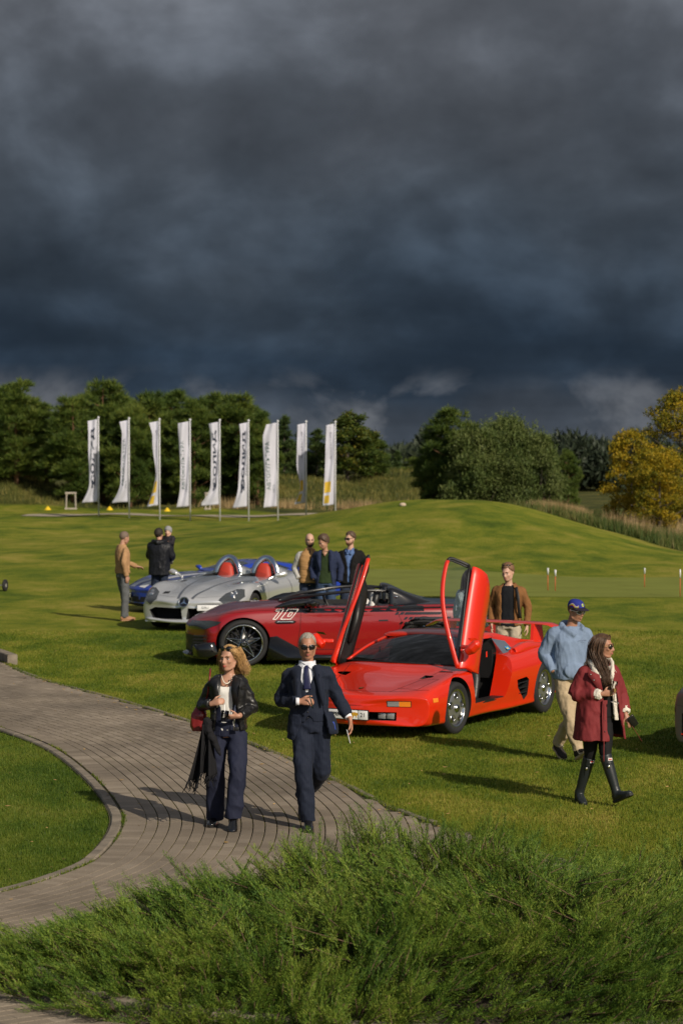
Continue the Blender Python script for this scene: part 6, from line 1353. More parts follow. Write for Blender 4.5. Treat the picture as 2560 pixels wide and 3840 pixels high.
    rings = [(.80, -.01, .02, .192, .150), (.88, .0, .015, .192, .150), (.98, .005, .01, .184, .147), (1.10, .003, .005, .174, .144), (1.22, -.002, .0, .178, .147), (1.32, -.005, .0, .186, .147), (1.39, -.007, .004, .186, .135), (1.435, -.008, .006, .162, .112), (1.478, -.01, .010, .115, .090)]
    gaps = [(1.25, .62), (1.15, .40), (1.02, .22), (.88, .18), (.74, .22), (.58, .28), (.46, .36), (.44, .44), (.60, .60)]
    loft(jk, rings, 60, gaps, .018, 2.5); p.sleeves(jk, .066, .060, .052, .10)
    # swung-out left front
    A = np.array([[(.165, -.115, 1.06), (.21, -.06, 1.06), (.22, .02, 1.06)], [(.19, -.15, .97), (.25, -.07, .97), (.25, .03, .97)], [(.21, -.17, .90), (.275, -.08, .89), (.265, .04, .89)], [(.205, -.165, .865), (.27, -.07, .855), (.262, .04, .855)]]); o_ = MB().grid(np.stack([spline(r, 8) for r in A]))
    B = o_.mesh('t'); 
    v_ = np.array([q.co[:] for q in B.vertices]); f_ = [tuple(q.vertices) for q in B.polygons]; nrm2 = v3(-.8, .5, 0)*.018; m = len(v_); bd_ = []
    jk.add(np.concatenate([v_, v_+nrm2]), f_ + [tuple(m+i for i in q[::-1]) for q in f_] + [(i*8, i*8+8, m+i*8+8, m+i*8) for i in range(3)] + [(i*8+15, i*8+7, m+i*8+7, m+i*8+15) for i in range(3)] + [(i+1, i, m+i, m+i+1) for i in range(7)] + [(24+i, 25+i, m+25+i, m+24+i) for i in range(7)])
    p.wear('jacket', jk, NAVY, .009, 4, (.007, (8, 8, 8), 5))
    # lapels
    for q, V in ((-1, [(-.075, -.104, 1.485), (-.125, -.115, 1.45), (-.160, -.128, 1.40), (-.122, -.150, 1.37), (-.140, -.156, 1.345), (-.105, -.172, 1.12), (-.070, -.158, 1.10), (-.066, -.165, 1.25), (-.055, -.150, 1.38), (-.052, -.120, 1.46)]), (1, [(.060, -.106, 1.488), (.110, -.114, 1.452), (.165, -.122, 1.41), (.130, -.145, 1.375), (.152, -.150, 1.35), (.165, -.158, 1.14), (.135, -.150, 1.12), (.105, -.160, 1.25), (.070, -.150, 1.38), (.048, -.120, 1.46)])):
        mb = MB().add(V, [tuple(range(len(V))) if q > 0 else tuple(range(len(V)))[::-1]]); mb.build('lapel', NAVY, p.t, solid=.009)
    MB().tube([(-.098, -.205, 1.165), (-.066, -.202, 1.165)], [.040, .036], 14, [.036, .033]).build('shirt_cuff', SHIRT, p.t); MB().tube([(.358, -.052, 1.03), (.372, -.068, 1.005)], [.036, .034], 14).build('shirt_cuff', SHIRT, p.t)
    MB().tube([(.225, -.10, .97), (.235, -.12, .90)], [.02, .03], 8, .01).build('pocket_lining', P('blue_lining', (.03, .06, .28), .6), p.t)
    # things held
    W = p.t.matrix_basis if False else Matrix.Translation(p.t.location) @ Matrix.Rotation(p.t.rotation_euler.z, 4, 'Z')
    pen = MB().tube([(.035, -.285, 1.225), (.052, -.262, 1.15), (.06, -.25, 1.11)], .006, 8).build('pen', P('dark_green_pen', (.01, .03, .025), .3), None); pen.matrix_world = W; tag(pen, 'dark slim pen held in the suited man\'s right hand', 'pen')
    card = MB().box((0, 0, 0), (.012, .07, .125)).build('card', P('white_card', (.75, .75, .76), .6), None, smooth=False); card.matrix_world = W @ Matrix.Translation((.372, -.14, .845)) @ Matrix.Rotation(R(-14), 4, 'Y') @ Matrix.Rotation(R(10), 4, 'Z'); card.scale = (.3, 1, 1); tag(card, 'white card held low in the suited man\'s left hand', 'card')
suit_man()

# ================================================================== woman in the black leather jacket
def leather_woman():
    LEA = P('black_leather_jacket', (.010, .010, .011), .36, coat=.12, coatrough=.3, spec=.5, bump=(30, .28, .010)); NAV = cloth('navy_trouser_cloth', (.014, .017, .036), .8); WHT = cloth('white_top', (.72, .71, .68)); SHOE = P('black_patent_leather', (.006, .006, .007), .08, coat=1)
    BLOND = P('blond_hair', (.42, .25, .10), .45, var=(60, .55, 1.35), spec=.4); SCARF = cloth('black_scarf_wool', (.010, .010, .012), .9); BLZ = cloth('navy_blazer_cloth', (.012, .015, .034), .8)
    J = dict(pelvis=(.035, 0, .985), waist=(.035, -.005, 1.13), chest=(.03, -.005, 1.335), neck=(.04, .01, 1.51), head=(.045, -.035, 1.665),
             shR=(-.108, .01, 1.455), elR=(-.240, .05, 1.19), wrR=(-.095, -.20, 1.235), shL=(.170, .01, 1.455), elL=(.275, .02, 1.175), wrL=(.165, -.21, 1.115),
             hipR=(-.05, 0, .95), knR=(-.085, -.03, .51), anR=(-.115, .08, .088), hipL=(.12, 0, .95), knL=(.155, -.20, .56), anL=(.115, -.20, .15))
    k = 1.665/1.80
    hands = [(v3(-.095, -.20, 1.235)*k, v3(.80, -.30, .28), v3(.25, .8, -.3), 1, .62, .86, .05, .7), (v3(.16, -.215, 1.115)*k, v3(-.85, -.35, -.05), v3(-.15, .6, .7), -1, .60, .86, .05, .7)]
    p = Person('blond woman in black leather jacket carrying a scarf over her arm', (-1.06, 21.95), R(-6), 1.665, J, SKIN, head_yaw=R(-20), head_pitch=R(2), fem=True, hands=hands, voxel=.0082, jaw=.94, hand_s=.9)
    p.face(brow=P('brown_brow', (.16, .09, .04), .8), lipm=P('red_lips', (.42, .07, .06), .35))
    p.hair(BLOND, front=.080, side=-.03, back=-.10, thick=.009, amp=.004, freq=50, top=.25)
    T = p.T
    P1 = [[T((q*.05, -.02, .09)), T((q*.085, -.01, .05)), T((q*.092, .015, -.02)), T((q*.088, .03, -.09)), T((q*.092, .03, -.135))] for q in (-1, -.9)]
    P2 = [[T((.02, -.04, .105)), T((.085, -.03, .06)), T((.094, .02, .0)), T((.100, .05, -.06)), T((.135, .07, -.085 - .02*i))] for i in range(3)]
    P3 = [[T((.03, .05, .10)), T((.09, .07, .04)), T((.092, .09, -.03)), T((.10 + .012*i, .09, -.08)), T((.10 + .02*i, .09, -.125))] for i in range(3)]
    P4 = [[T((.0 + .03*i, .09, .08)), T((.02 + .03*i, .118, .0)), T((.03 + .03*i, .115, -.08)), T((.05 + .03*i, .11, -.15))] for i in range(-2, 3)]
    locks(P1, .0028, BLOND, p.t, per=80, jit=.010, curl=.006, n=11); locks(P2+P3, .0027, BLOND, p.t, per=60, jit=.010, curl=.013, n=11); locks(P4, .0038, BLOND, p.t, per=60, jit=.015, curl=.010, n=10)
    p.shades(P('dark_frame', (.012, .01, .01), .3), w=.025, hgt=.020, power=2.4, z=.006, lift=(0, .035, .088))
    kk = p.k; S3 = lambda *a: tuple(np.array(a)*kk)
    p.wear('trousers', p.legs(MB(), .100, .086, .088, .035, .165, .122), NAV, .009, 6, (.007, (8, 8, 5), 8))
    p.shoes(SHOE, feet=(R(2), R(-4)), pitch=(R(28), 0), L=.275)
    MB().tube([p.J['anL']+v3(0, 0, -.01), p.J['anL']+v3(.005, .02, .05)], [.034, .036], 10).build('ankle', SKIN, p.body)
    tp = MB(); loft(tp, [(z*kk, .035*kk, -.006*kk, a*kk, b*kk) for z, a, b in ((.96, .150, .114), (1.10, .140, .110), (1.25, .150, .120), (1.34, .158, .130), (1.395, .150, .115))], 26); p.wear('top', tp, WHT, .009, 3, (.003, (9, 9, 6), 9))
    def shell(name, mat, grow, gaps, hem, fold_, thick, slv=None, vox=.009):
        jk = MB(); rr = [(z*kk, .035*kk, .004*kk, (a+grow)*kk, (b+grow)*kk) for z, a, b in ((hem, .160, .126), (1.03, .152, .124), (1.13, .148, .124), (1.24, .152, .130), (1.34, .156, .134), (1.42, .154, .122), (1.47, .136, .100), (1.505, .092, .080))]
        loft(jk, rr, 56, gaps, thick, 2.5)
        if slv: p.sleeves(jk, *slv)
        return p.wear(name, jk, mat, vox, 4, fold_)
    shell('blazer', BLZ, .004, [(.55, .30), (.40, .28), (.30, .28), (.30, .30), (.34, .36), (.42, .44), (.62, .62), (.9, .9)], .90, (.003, (9, 9, 6), 4), .016)
    shell('jacket', LEA, .026, [(.80, .74), (.72, .70), (.60, .62), (.52, .56), (.46, .50), (.46, .50), (.50, .52), (.60, .62)], .955, (.0065, (9, 9, 9), 6), .020, (.066, .060, .049, .12))
    for q, V in ((1, [(.095, -.125, 1.50), (.175, -.135, 1.475), (.235, -.150, 1.405), (.17, -.172, 1.385), (.20, -.185, 1.34), (.135, -.182, 1.19), (.105, -.178, 1.24), (.085, -.165, 1.36)]), (-1, [(-.02, -.125, 1.50), (-.11, -.135, 1.475), (-.165, -.150, 1.41), (-.10, -.172, 1.39), (-.125, -.182, 1.345), (-.07, -.180, 1.19), (-.045, -.176, 1.24), (-.02, -.165, 1.36)])):
        MB().add(np.array(V)*kk, [tuple(range(8)) if q > 0 else tuple(range(8))[::-1]]).build('lapel', LEA, p.t, solid=.010)
    MB().tube(np.array([(.13, -.178, 1.22), (.12, -.180, 1.05), (.115, -.175, .97)])*kk, .0035, 6).build('zip', CHROME, p.t)
    MB().box(np.array((.135, -.168, .985))*kk, (.055, .012, .035)).build('belt_tab', LEA, p.t, bevel=.006)
    # necklace
    mb = MB(); a_ = np.linspace(-1, 1, 27)
    for t in a_: mb.ball(np.array((.035 + t*.062, -.040 - .085*(1-t*t)**.8, 1.50 - .075*(1-t*t)))*kk, .0052, 8, 6)
    mb.build('pearl_necklace', P('pearl', (.72, .66, .56), .2, coat=.5), p.t)
    MB().ball(T((.080, .010, -.047)), .006, 8, 6).build('earring', P('gold_metal', (.6, .4, .12), .2, 1), p.t)
    W = Matrix.Translation(p.t.location) @ Matrix.Rotation(p.t.rotation_euler.z, 4, 'Z')
    # glass tumbler with a straw, in the lower hand
    cup = MB().lathe([(0, 0), (.030, 0), (.037, .105), (.0345, .105), (.028, .008), (0, .008)], 20, axis='z').build('tumbler', P('clear_glass', (.9, .9, .9), .02, trans=1, ior=1.2), None); cup.matrix_world = W @ Matrix.Translation((.035, -.275, .985)) @ Matrix.Rotation(R(6), 4, 'Y'); tag(cup, 'clear plastic tumbler in the blond woman\'s hands', 'tumbler')
    MB().tube([(.005, 0, .02), (-.012, .0, .16)], .004, 8).build('straw', P('white_straw', (.8, .8, .8), .5), cup); MB().lathe([(0, .045), (.031, .045)], 16, axis='z').build('drink', P('amber_drink', (.25, .12, .03), .1, trans=.6), cup)
    # red bag at her elbow with strap
    bag = thing('handbag', 'dark red leather handbag hanging at the blond woman\'s elbow', 'handbag', W @ Vector((-.255, .06, .86)), p.t.rotation_euler.z)
    mb = MB().tube([(0, 0, .0), (0, 0, .05), (.01, -.01, .16), (.02, -.01, .23)], [.055, .075, .07, .04], 16, [.05, .075, .065, .03], ref=(0, 1, 0), power=3); obj('pouch', fuse(mb, 'pouch', .010, 4, (.004, (12, 12, 8), 2)), P('dark_red_leather', (.17, .012, .014), .35, coat=.3), bag)
    MB().tube(spline([(.02, -.01, .22), (.10, -.13, .32), (.125, -.165, .46), (.13, -.135, .54), (.12, -.05, .58)], 20), .008, 8, .004).build('strap', P('dark_red_leather'), bag)
    # scarf hanging from bag and arm
    sc = thing('scarf', 'long black fringed scarf hanging from the blond woman\'s arm', 'scarf', W @ Vector((-.14, -.12, .37)), p.t.rotation_euler.z)
    def fall(x0, x1, y0, zt, zb, sx0, sx1, waves, ph, n=26, m=34):
        A = np.zeros((m, n, 3))
        for i, v in enumerate(np.linspace(0, 1, m)):
            xa = x0 + (sx0-x0)*v**1.2; xb = x1 + (sx1-x1)*v**1.2
            for j_, u in enumerate(np.linspace(0, 1, n)):
                A[i, j_] = (xa+(xb-xa)*u, y0 - .055*math.sin(u*waves+ph+v*1.2)*(.35+v*.65) - .03*v, zt + (zb-zt)*v + .012*math.sin(u*5+ph))
        return A
    A1 = fall(-.045, .02, -.02, .57, .06, -.17, -.07, 7, .3); A2 = fall(-.035, .045, -.05, .57, .13, -.05, .09, 9, 1.4); 
    mb = MB().grid(A1).grid(A2); cl_ = mb.build('cloth', SCARF, sc, solid=.006)
    obj('knot', fuse(MB().ball((0, -.03, .56), (.055, .05, .085), 14, 10).tube([(0, -.02, .60), (.03, -.06, .50), (.09, -.07, .40), (.13, -.07, .30)], [.04, .035, .03, .015], 10), 'knot', .008, 3, (.006, (14, 14, 14), 3)), SCARF, sc)
    mb = MB()
    for A in (A1, A2):
        for u in np.linspace(0, 1, 22):
            b = A[-1][int(u*25)]; l = rng.uniform(.06, .11); mb.tube([b, b+v3(rng.normal(-.01, .012), rng.normal(0, .01), -l*.5), b+v3(rng.normal(-.02, .02), rng.normal(0, .015), -l)], [.0042, .0035, .003], 5)
    mb.build('fringe', SCARF, cl_)
leather_woman()

# ================================================================== man in the pale blue hoodie
def hoodie_man():
    HOOD = cloth('pale_blue_fleece', (.175, .235, .345), .95, bump=(120, .35, .004)); CHI = cloth('beige_chino', (.40, .31, .20), .85); CAP = cloth('blue_cap_cloth', (.02, .03, .20), .8); HAIR = P('brown_short_hair', (.10, .065, .04), .7)
    J = dict(pelvis=(-.02, 0, .955), waist=(-.02, 0, 1.10), chest=(-.02, .0, 1.30), neck=(.0, .005, 1.47), head=(.04, -.05, 1.625),
             shR=(-.190, .01, 1.415), elR=(-.290, .075, 1.15), wrR=(-.215, -.06, .965), shL=(.155, .01, 1.415), elL=(.235, .02, 1.15), wrL=(.19, -.10, .965),
             hipR=(-.10, 0, .92), knR=(-.05, -.10, .50), anR=(.045, -.13, .115), hipL=(.06, 0, .92), knL=(.02, .0, .50), anL=(-.07, .28, .14))
    p = Person('man in pale blue hoodie, beige trousers and blue cap', (2.53, 26.6), R(10), 1.83, J, SKIN2, head_yaw=R(28), head_pitch=R(10), voxel=.009, jaw=1.04)
    p.face(eyes=False, brow=None, lipm=SKIN2); p.hair(HAIR, front=.05, side=-.01, back=-.06, thick=.006, amp=.002, freq=100)
    mb = MB()  # stubble
    p.shades(P('white_frame', (.75, .75, .73), .3), P('brown_lens', (.03, .018, .014), .06, coat=1), w=.027, hgt=.020, z=.004, power=2.3)
    p.wear('trousers', p.legs(MB(), .102, .082, .066, .0, .160, .122), CHI, .010, 5, (.0075, (9, 9, 7), 12))
    SH = cloth('dark_trainer_suede', (.03, .025, .022), .8); SO = P('tan_sole', (.40, .30, .20), .8); p.shoes(SH, feet=(R(8), R(16)), pitch=(R(20), R(-26)), L=.30, W=.052, sole=SO)
    hd = MB(); loft(hd, [(z, x, y, a, b) for z, x, y, a, b in ((.895, -.015, -.005, .185, .150), (.94, -.018, -.005, .195, .160), (1.05, -.02, -.005, .196, .160), (1.20, -.02, -.004, .192, .150), (1.32, -.018, 0, .192, .142), (1.40, -.015, .004, .178, .122), (1.45, -.008, .008, .13, .10), (1.485, .0, .008, .085, .085))], 30); p.sleeves(hd, .076, .070, .050, .0); 
    hd.tube(spline([(.10, -.080, 1.425), (.115, .03, 1.475), (.0, .115, 1.505), (-.105, .04, 1.48), (-.075, -.075, 1.435), (.02, -.118, 1.385)], 24), [.034]*24, 10, .042, ref=(0, 0, 1)); hd.ball((.0, .10, 1.43), (.105, .075, .085), 14, 10); hd.ball((-.01, -.165, 1.0), (.12, .022, .085), 14, 8)
    p.wear('hoodie', hd, HOOD, .0095, 5, (.0065, (11, 11, 4.5), 14))
    me = text_mesh('northernlights', .021)
    for v in me.vertices: v.co = (.085 + v.co.x*.75, -.158, 1.335 + v.co.y)
    obj('chest_print', me, P('dark_print', (.04, .05, .09), .8), p.t)
    # cap
    M, c, s = p.M, p.J['head'], p.hs; nu, nv = 36, 12; V = []
    for i in range(nv+1):
        for j_ in range(nu):
            t = math.pi/2*i/nv; a = 2*math.pi*j_/nu; V.append(c + M @ (v3(0, .012, .050) + v3(.082*math.cos(t)**.8*math.sin(a), -.102*math.cos(t)**.8*math.cos(a), .078*math.sin(t)**.85))*s if False else c + M @ ((v3(0, .012, .045) + v3(.084*math.cos(t)**.75*math.sin(a), -.103*math.cos(t)**.75*math.cos(a), .082*math.sin(t)**.9))*s))
    cap = MB().add(V, [(i*nu+j_, i*nu+(j_+1) % nu, (i+1)*nu+(j_+1) % nu, (i+1)*nu+j_) for i in range(nv) for j_ in range(nu)]).build('cap', CAP, p.t)
    br = np.array([[p.T((math.sin(a)*(.083+d*.02), .012 - math.cos(a)*(.101+d*.085), .048 - d*.012 - .012*math.sin(a)**2*d)) for d in (0, .35, .7, 1)] for a in np.linspace(-1.15, 1.15, 18)]); MB().grid(br).build('cap_brim', P('dark_cap_brim', (.012, .008, .02), .8), cap, solid=.004)
    def on_cap(az, el, off=.002): t = el; return p.T(v3(0, .012, .045) + v3((.084+off)*math.cos(t)**.75*math.sin(az), -(.103+off)*math.cos(t)**.75*math.cos(az), (.082+off)*math.sin(t)**.9))
    def cap_patch(azs, els, mat): A = np.array([[on_cap(a, e) for a in azs] for e in els]); MB().grid(A).build('cap_emblem', mat, cap)
    cy = P('cap_yellow', (.62, .50, .12), .7)
    for r_, mt in ((.20, cy), (.12, P('cap_green', (.03, .30, .12), .7))):
        V = [on_cap(.05, .42, .003 if r_ == .20 else .0045)] + [on_cap(.05 + r_*math.cos(a)*.95, .42 + r_*math.sin(a)*1.1, .003 if r_ == .20 else .0045) for a in np.linspace(0, 2*np.pi, 16, endpoint=False)]; MB().add(V, [(0, 1+i, 1+(i+1) % 16) for i in range(16)]).build('cap_emblem', mt, cap)
    for dz, col in ((.0, (.50, .03, .03)), (.10, (.55, .42, .03)), (.18, (.05, .32, .10)), (.25, (.60, .30, .45))):
        A = np.array([[on_cap(a, max(.02, .06 + dz + .16*math.sin((a+1.6)*6) + e), .003) for a in np.linspace(-1.75, -.55, 16)] for e in (0, .07)]); MB().grid(A).build('cap_stripe', P('cap_stripe_%d' % int(dz*100), col, .7), cap)
    LACE = P('pale_lace', (.55, .48, .38), .8)
    for q in 'LR':
        A_ = p.J['an'+q]
        for i in range(3): MB().tube([A_ + v3(-.03, -.07-.03*i, .0 - .008*i), A_ + v3(0, -.075-.03*i, .012-.008*i), A_ + v3(.03, -.07-.03*i, .0-.008*i)], .004, 6).build('lace', LACE, p.t)
hoodie_man()

# ================================================================== woman in the red coat and wellingtons
def coat_woman():
    COAT = cloth('brick_red_coat', (.175, .024, .027), .75, bump=(60, .35, .004)); FLE = P('cream_fleece', (.68, .63, .55), .95, bump=(160, 1.0, .008)); LEG = cloth('black_leggings', (.008, .008, .009), .8); BOOT = P('black_rubber_boot', (.016, .020, .022), .38, spec=.5); HAIR = P('long_brown_hair', (.07, .038, .022), .42, var=(40, .6, 1.7), spec=.45); LIN = cloth('dark_coat_lining', (.018, .012, .010), .9)
    J = dict(pelvis=(-.01, 0, .975), waist=(-.01, 0, 1.12), chest=(-.005, .0, 1.325), neck=(.0, .01, 1.52), head=(.03, -.03, 1.69),
             shR=(-.150, .01, 1.45), elR=(-.28, .03, 1.17), wrR=(-.045, -.20, 1.20), shL=(.150, .01, 1.45), elL=(.255, .06, 1.16), wrL=(.265, -.09, .965),
             hipR=(-.085, 0, .93), knR=(-.085, .06, .50), anR=(-.155, .19, .09), hipL=(.065, 0, .93), knL=(.03, -.12, .52), anL=(.125, -.20, .135))
    k = 1.63/1.80
    hands = [(v3(-.03, -.205, 1.20)*k, v3(.88, -.22, .12), v3(.2, .9, .1), 1, .60, .84, .06, .8), (v3(.27, -.105, .945)*k, v3(.35, -.30, -.85), v3(-.1, .8, -.3), -1, .45, .84, .05, .6)]
    p = Person('woman in brick red coat, black leggings and black wellington boots', (2.50, 23.4), R(14), 1.63, J, SKIN2, head_yaw=R(52), head_pitch=R(2), fem=True, hands=hands, voxel=.0082, jaw=.94)
    kk = p.k; T = p.T
    p.face(eyes=False, brow=P('dark_brow', (.05, .03, .02), .8), lipm=P('rose_lips', (.38, .12, .10), .4))
    p.hair(HAIR, front=.072, side=-.01, back=-.09, thick=.012, amp=.002, freq=60)
    hp = []
    for q in (-1, 1):
        for i in range(4): hp.append([T((q*.03, -.05+.025*i, .105)), T((q*(.078+.006*i), -.03+.03*i, .05)), T((q*(.088+.008*i), -.01+.03*i, -.05)), T((q*(.080+.014*i), -.045+.02*i, -.16)), T((q*(.070+.010*i), -.085+.015*i, -.27)), T((q*(.060+.01*i), -.10, -.37))])
    for i in range(-2, 3): hp.append([T((.03*i, .07, .09)), T((.035*i, .11, 0)), T((.04*i, .115, -.12)), T((.045*i, .11, -.22))])
    locks(hp, .0036, HAIR, p.t, per=38, jit=.011, curl=.005, n=11)
    p.shades(P('thin_gold_frame', (.30, .21, .08), .3, 1), w=.022, hgt=.020, z=.002, power=2, fr_=.0016)
    p.wear('leggings', p.legs(MB(), .088, .058, .044, 0, .150, .112), LEG, .009, 4, (.002, (9, 9, 6), 2))
    # boots
    for q, pit, yw in (('R', 8, R(-4)), ('L', -24, R(24))):
        A = p.J['an'+q]; K = p.J['kn'+q]; up = (K-A)/np.linalg.norm(K-A); M = rotz(yw) @ rotx(R(pit)); B = lambda a: A + M @ (np.array(a, float)*kk)
        mb = MB().tube([A-up*.01, A+up*.06, A+up*.20, A+up*.33, A+up*.385], np.array([.054, .050, .060, .066, .068])*kk, 16); mb.ball(B((0, .02, -.025)), np.array((.045, .065, .058))*kk, 14, 10)
        mb.tube([B((0, .05, -.045)), B((0, -.03, -.035)), B((0, -.12, -.052)), B((0, -.19, -.058)), B((0, -.215, -.062))], np.array([.040, .044, .047, .040, .018])*kk, 14, np.array([.045, .05, .035, .026, .014])*kk, ref=M @ v3(0, 0, 1), power=2.5)
        o = obj('boot', fuse(mb, 'boot', .0075, 4), BOOT, p.t); out = [(0, .078), (.034, .06), (.038, .02), (.034, -.03), (.048, -.12), (.046, -.17), (.03, -.21), (0, -.226)]; out = out + [(-a, b) for a, b in out[-2:0:-1]]; n_ = len(out)
        V = [B((a, b, -.092)) for a, b in out] + [B((a, b, -.066)) for a, b in out]; MB().add(V, [tuple(range(n_))[::-1], tuple(range(n_, 2*n_))] + [(i, (i+1) % n_, n_+(i+1) % n_, n_+i) for i in range(n_)]).build('sole', P('dark_sole', (.012, .012, .012), .7), o, smooth=False)
        lb = A + up*.345; MB().box(lb + v3(.018, -.066, 0)*kk, (.042, .006, .026)).build('boot_label', P('white_label', (.7, .66, .64), .5), o, smooth=False); MB().box(lb + v3(.018, -.0705, 0)*kk, (.030, .003, .010)).build('label_print', P('red_print', (.45, .03, .03), .5), o, smooth=False)
        MB().tube([A+up*.30+v3(-.03, -.062, 0)*kk, A+up*.30+v3(.03, -.062, 0)*kk], .006, 6).build('boot_strap', BOOT, o); MB().box(A+up*.27+v3(-.02, -.066, 0)*kk, (.022, .008, .026)).build('buckle', CHROME, o, bevel=.003)
    tp = MB(); loft(tp, [(z*kk, -.008*kk, 0, a*kk, b*kk) for z, a, b in ((.93, .150, .118), (1.05, .142, .110), (1.2, .150, .118), (1.33, .158, .124), (1.44, .145, .10), (1.49, .08, .07))], 24); p.wear('top', tp, LEG, .010, 3, None)
    # fleece lining layer, then the coat over it
    def shell(name, mat, rows, gaps, fold_, thick, slv=None, vox=.0105, extra=None):
        jk = MB(); loft(jk, [(z*kk, x*kk, y*kk, a*kk, b*kk) for z, x, y, a, b in rows], 60, gaps, thick, 2.5)
        if slv: p.sleeves(jk, *slv)
        if extra: extra(jk)
        return p.wear(name, jk, mat, vox, 4, fold_)
    def hood(jk):
        jk.tube(np.array(spline([(.085, -.135, 1.34), (.115, -.085, 1.46), (.115, .02, 1.545), (.0, .10, 1.575), (-.115, .03, 1.555), (-.105, -.08, 1.475), (-.05, -.14, 1.35)], 26))*kk, [.022]*26, 10, .034, ref=(0, 0, 1)); jk.ball(v3(-.02, .11, 1.46)*kk, np.array((.125, .085, .10))*kk, 16, 10)
    shell('fleece_lining', FLE, [(.90, .0, 0, .205, .165), (1.05, 0, 0, .195, .155), (1.20, 0, 0, .190, .150), (1.33, 0, 0, .190, .150), (1.42, 0, .005, .185, .13), (1.48, 0, .01, .13, .10)], [(.66, .12), (.60, .10), (.50, .12), (.42, .18), (.42, .30), (.5, .5)], (.003, (30, 30, 30), 2), .024, None, .009, hood)
    shell('coat', COAT, [(.69, .005, .01, .285, .225), (.78, .005, .01, .275, .215), (.92, .005, .008, .258, .200), (1.06, .0, .005, .242, .186), (1.20, .0, .004, .232, .176), (1.32, .0, .004, .210, .164), (1.41, .0, .006, .194, .142), (1.46, .0, .008, .165, .118), (1.505, 0, .012, .125, .098)], [(1.02, -.08), (.95, -.06), (.86, -.02), (.76, .02), (.62, .08), (.50, .22), (.44, .40), (.50, .52), (.7, .7)], (.0065, (9, 9, 5), 7), .022, (.086, .080, .062, .16))
    shell('coat_lining', LIN, [(.72, .005, .012, .255, .195), (.92, .005, .01, .228, .170), (1.06, 0, .006, .212, .158)], [(1.05, .1), (.9, .12), (.8, .14)], None, .012, None, .010)
    # storm flap with poppers, cuffs
    mb = MB(); fp = np.array([(-.010, -.196, 1.13), (-.020, -.205, 1.0), (-.022, -.222, .86), (-.024, -.235, .70)])*kk; strip(mb, spline(fp, 10), np.tile((.05, 0, 0), (10, 1)), (0, -1, 0), .008); mb.build('coat_placket', COAT, p.t, bevel=.003)
    MB().add(np.array([(-.055, -.155, 1.40), (-.165, -.135, 1.455), (-.185, -.150, 1.40), (-.075, -.188, 1.24), (-.030, -.192, 1.235)])*kk, [(4, 3, 2, 1, 0)]).build('collar_flap', COAT, p.t, solid=.010)
    for a in ((-.155, -.158, 1.405), (-.125, -.172, 1.345), (-.022, -.226, .92), (-.024, -.240, .80), (.155, -.155, 1.09)): MB().ball(np.array(a)*kk, (.008, .006, .008), 8, 6).build('popper', CHROME if a[2] > 1.05 else P('dark_popper', (.05, .01, .01), .4), p.t)
    for wr, el in (('wrR', 'elR'), ('wrL', 'elL')):
        w_, e_ = p.J[wr], p.J[el]; d = (e_-w_)/np.linalg.norm(e_-w_); mb = MB().tube([w_ + d*.005, w_ + d*.03, w_ + d*.065], np.array([.052, .062, .060])*kk, 16); p.wear('fleece_cuff', mb, FLE, .008, 2, (.004, (40, 40, 40), 3))
    MB().ball(p.J['wrR']+v3(.075, -.035, .012), .006, 8, 6).build('ring', P('gold_metal', (.6, .4, .12), .2, 1), p.t)
    W = Matrix.Translation(p.t.location) @ Matrix.Rotation(p.t.rotation_euler.z, 4, 'Z'); hx = p.J['wrR'] + v3(.085, -.045, 0)
    g = thing('champagne_flute', 'champagne flute held up by the woman in the red coat', 'glass', W @ Vector(hx + v3(.012, -.02, -.075)), 0); g.rotation_euler = (0, R(4), 0)
    gm = P('clear_glass'); MB().lathe([(0, 0), (.032, 0), (.034, .003), (.006, .010), (.005, .075)], 20, axis='z').build('foot', gm, g); MB().lathe([(.005, .075), (.018, .095), (.024, .14), (.0255, .20), (.0235, .20), (.022, .14), (.016, .098), (0, .085)], 20, axis='z').build('bowl', gm, g); MB().lathe([(0, .088), (.015, .098), (.021, .132), (0, .132)], 16, axis='z').build('wine', P('pale_wine', (.75, .55, .25), .05, trans=.8, ior=1.2), g)
    ph = MB().box((0, 0, 0), (.072, .012, .125)).build('phone', P('black_phone', (.008, .008, .009), .12, coat=.5), None, bevel=.006); ph.matrix_world = W @ Matrix.Translation(p.J['wrL'] + v3(.055, -.055, -.065)) @ Matrix.Rotation(R(-38), 4, 'Y') @ Matrix.Rotation(R(12), 4, 'X'); tag(ph, 'black phone in the left hand of the red coat woman', 'phone')
    STR = P('red_strap', (.24, .03, .03), .7); s0 = p.J['wrL'] + v3(.01, -.03, -.03)
    le = MB().tube(spline([s0, s0+v3(.05, -.02, -.10), s0+v3(.10, -.03, -.18), s0+v3(.135, -.03, -.235)], 16), np.interp(np.linspace(0, 1, 16), [0, .3, .6, 1], [.004, .006, .011, .004]), 6, .002).build('strap', STR, None); le.matrix_world = W; tag(le, 'thin red strap dangling from the red coat woman\'s phone hand', 'strap')
    MB().tube(spline(np.array([(-.020, -.215, 1.10), (-.03, -.235, .85), (-.035, -.24, .62), (-.03, -.225, .48)])*kk, 14), .0035, 6).build('draw_cord', STR, p.t)
coat_woman()
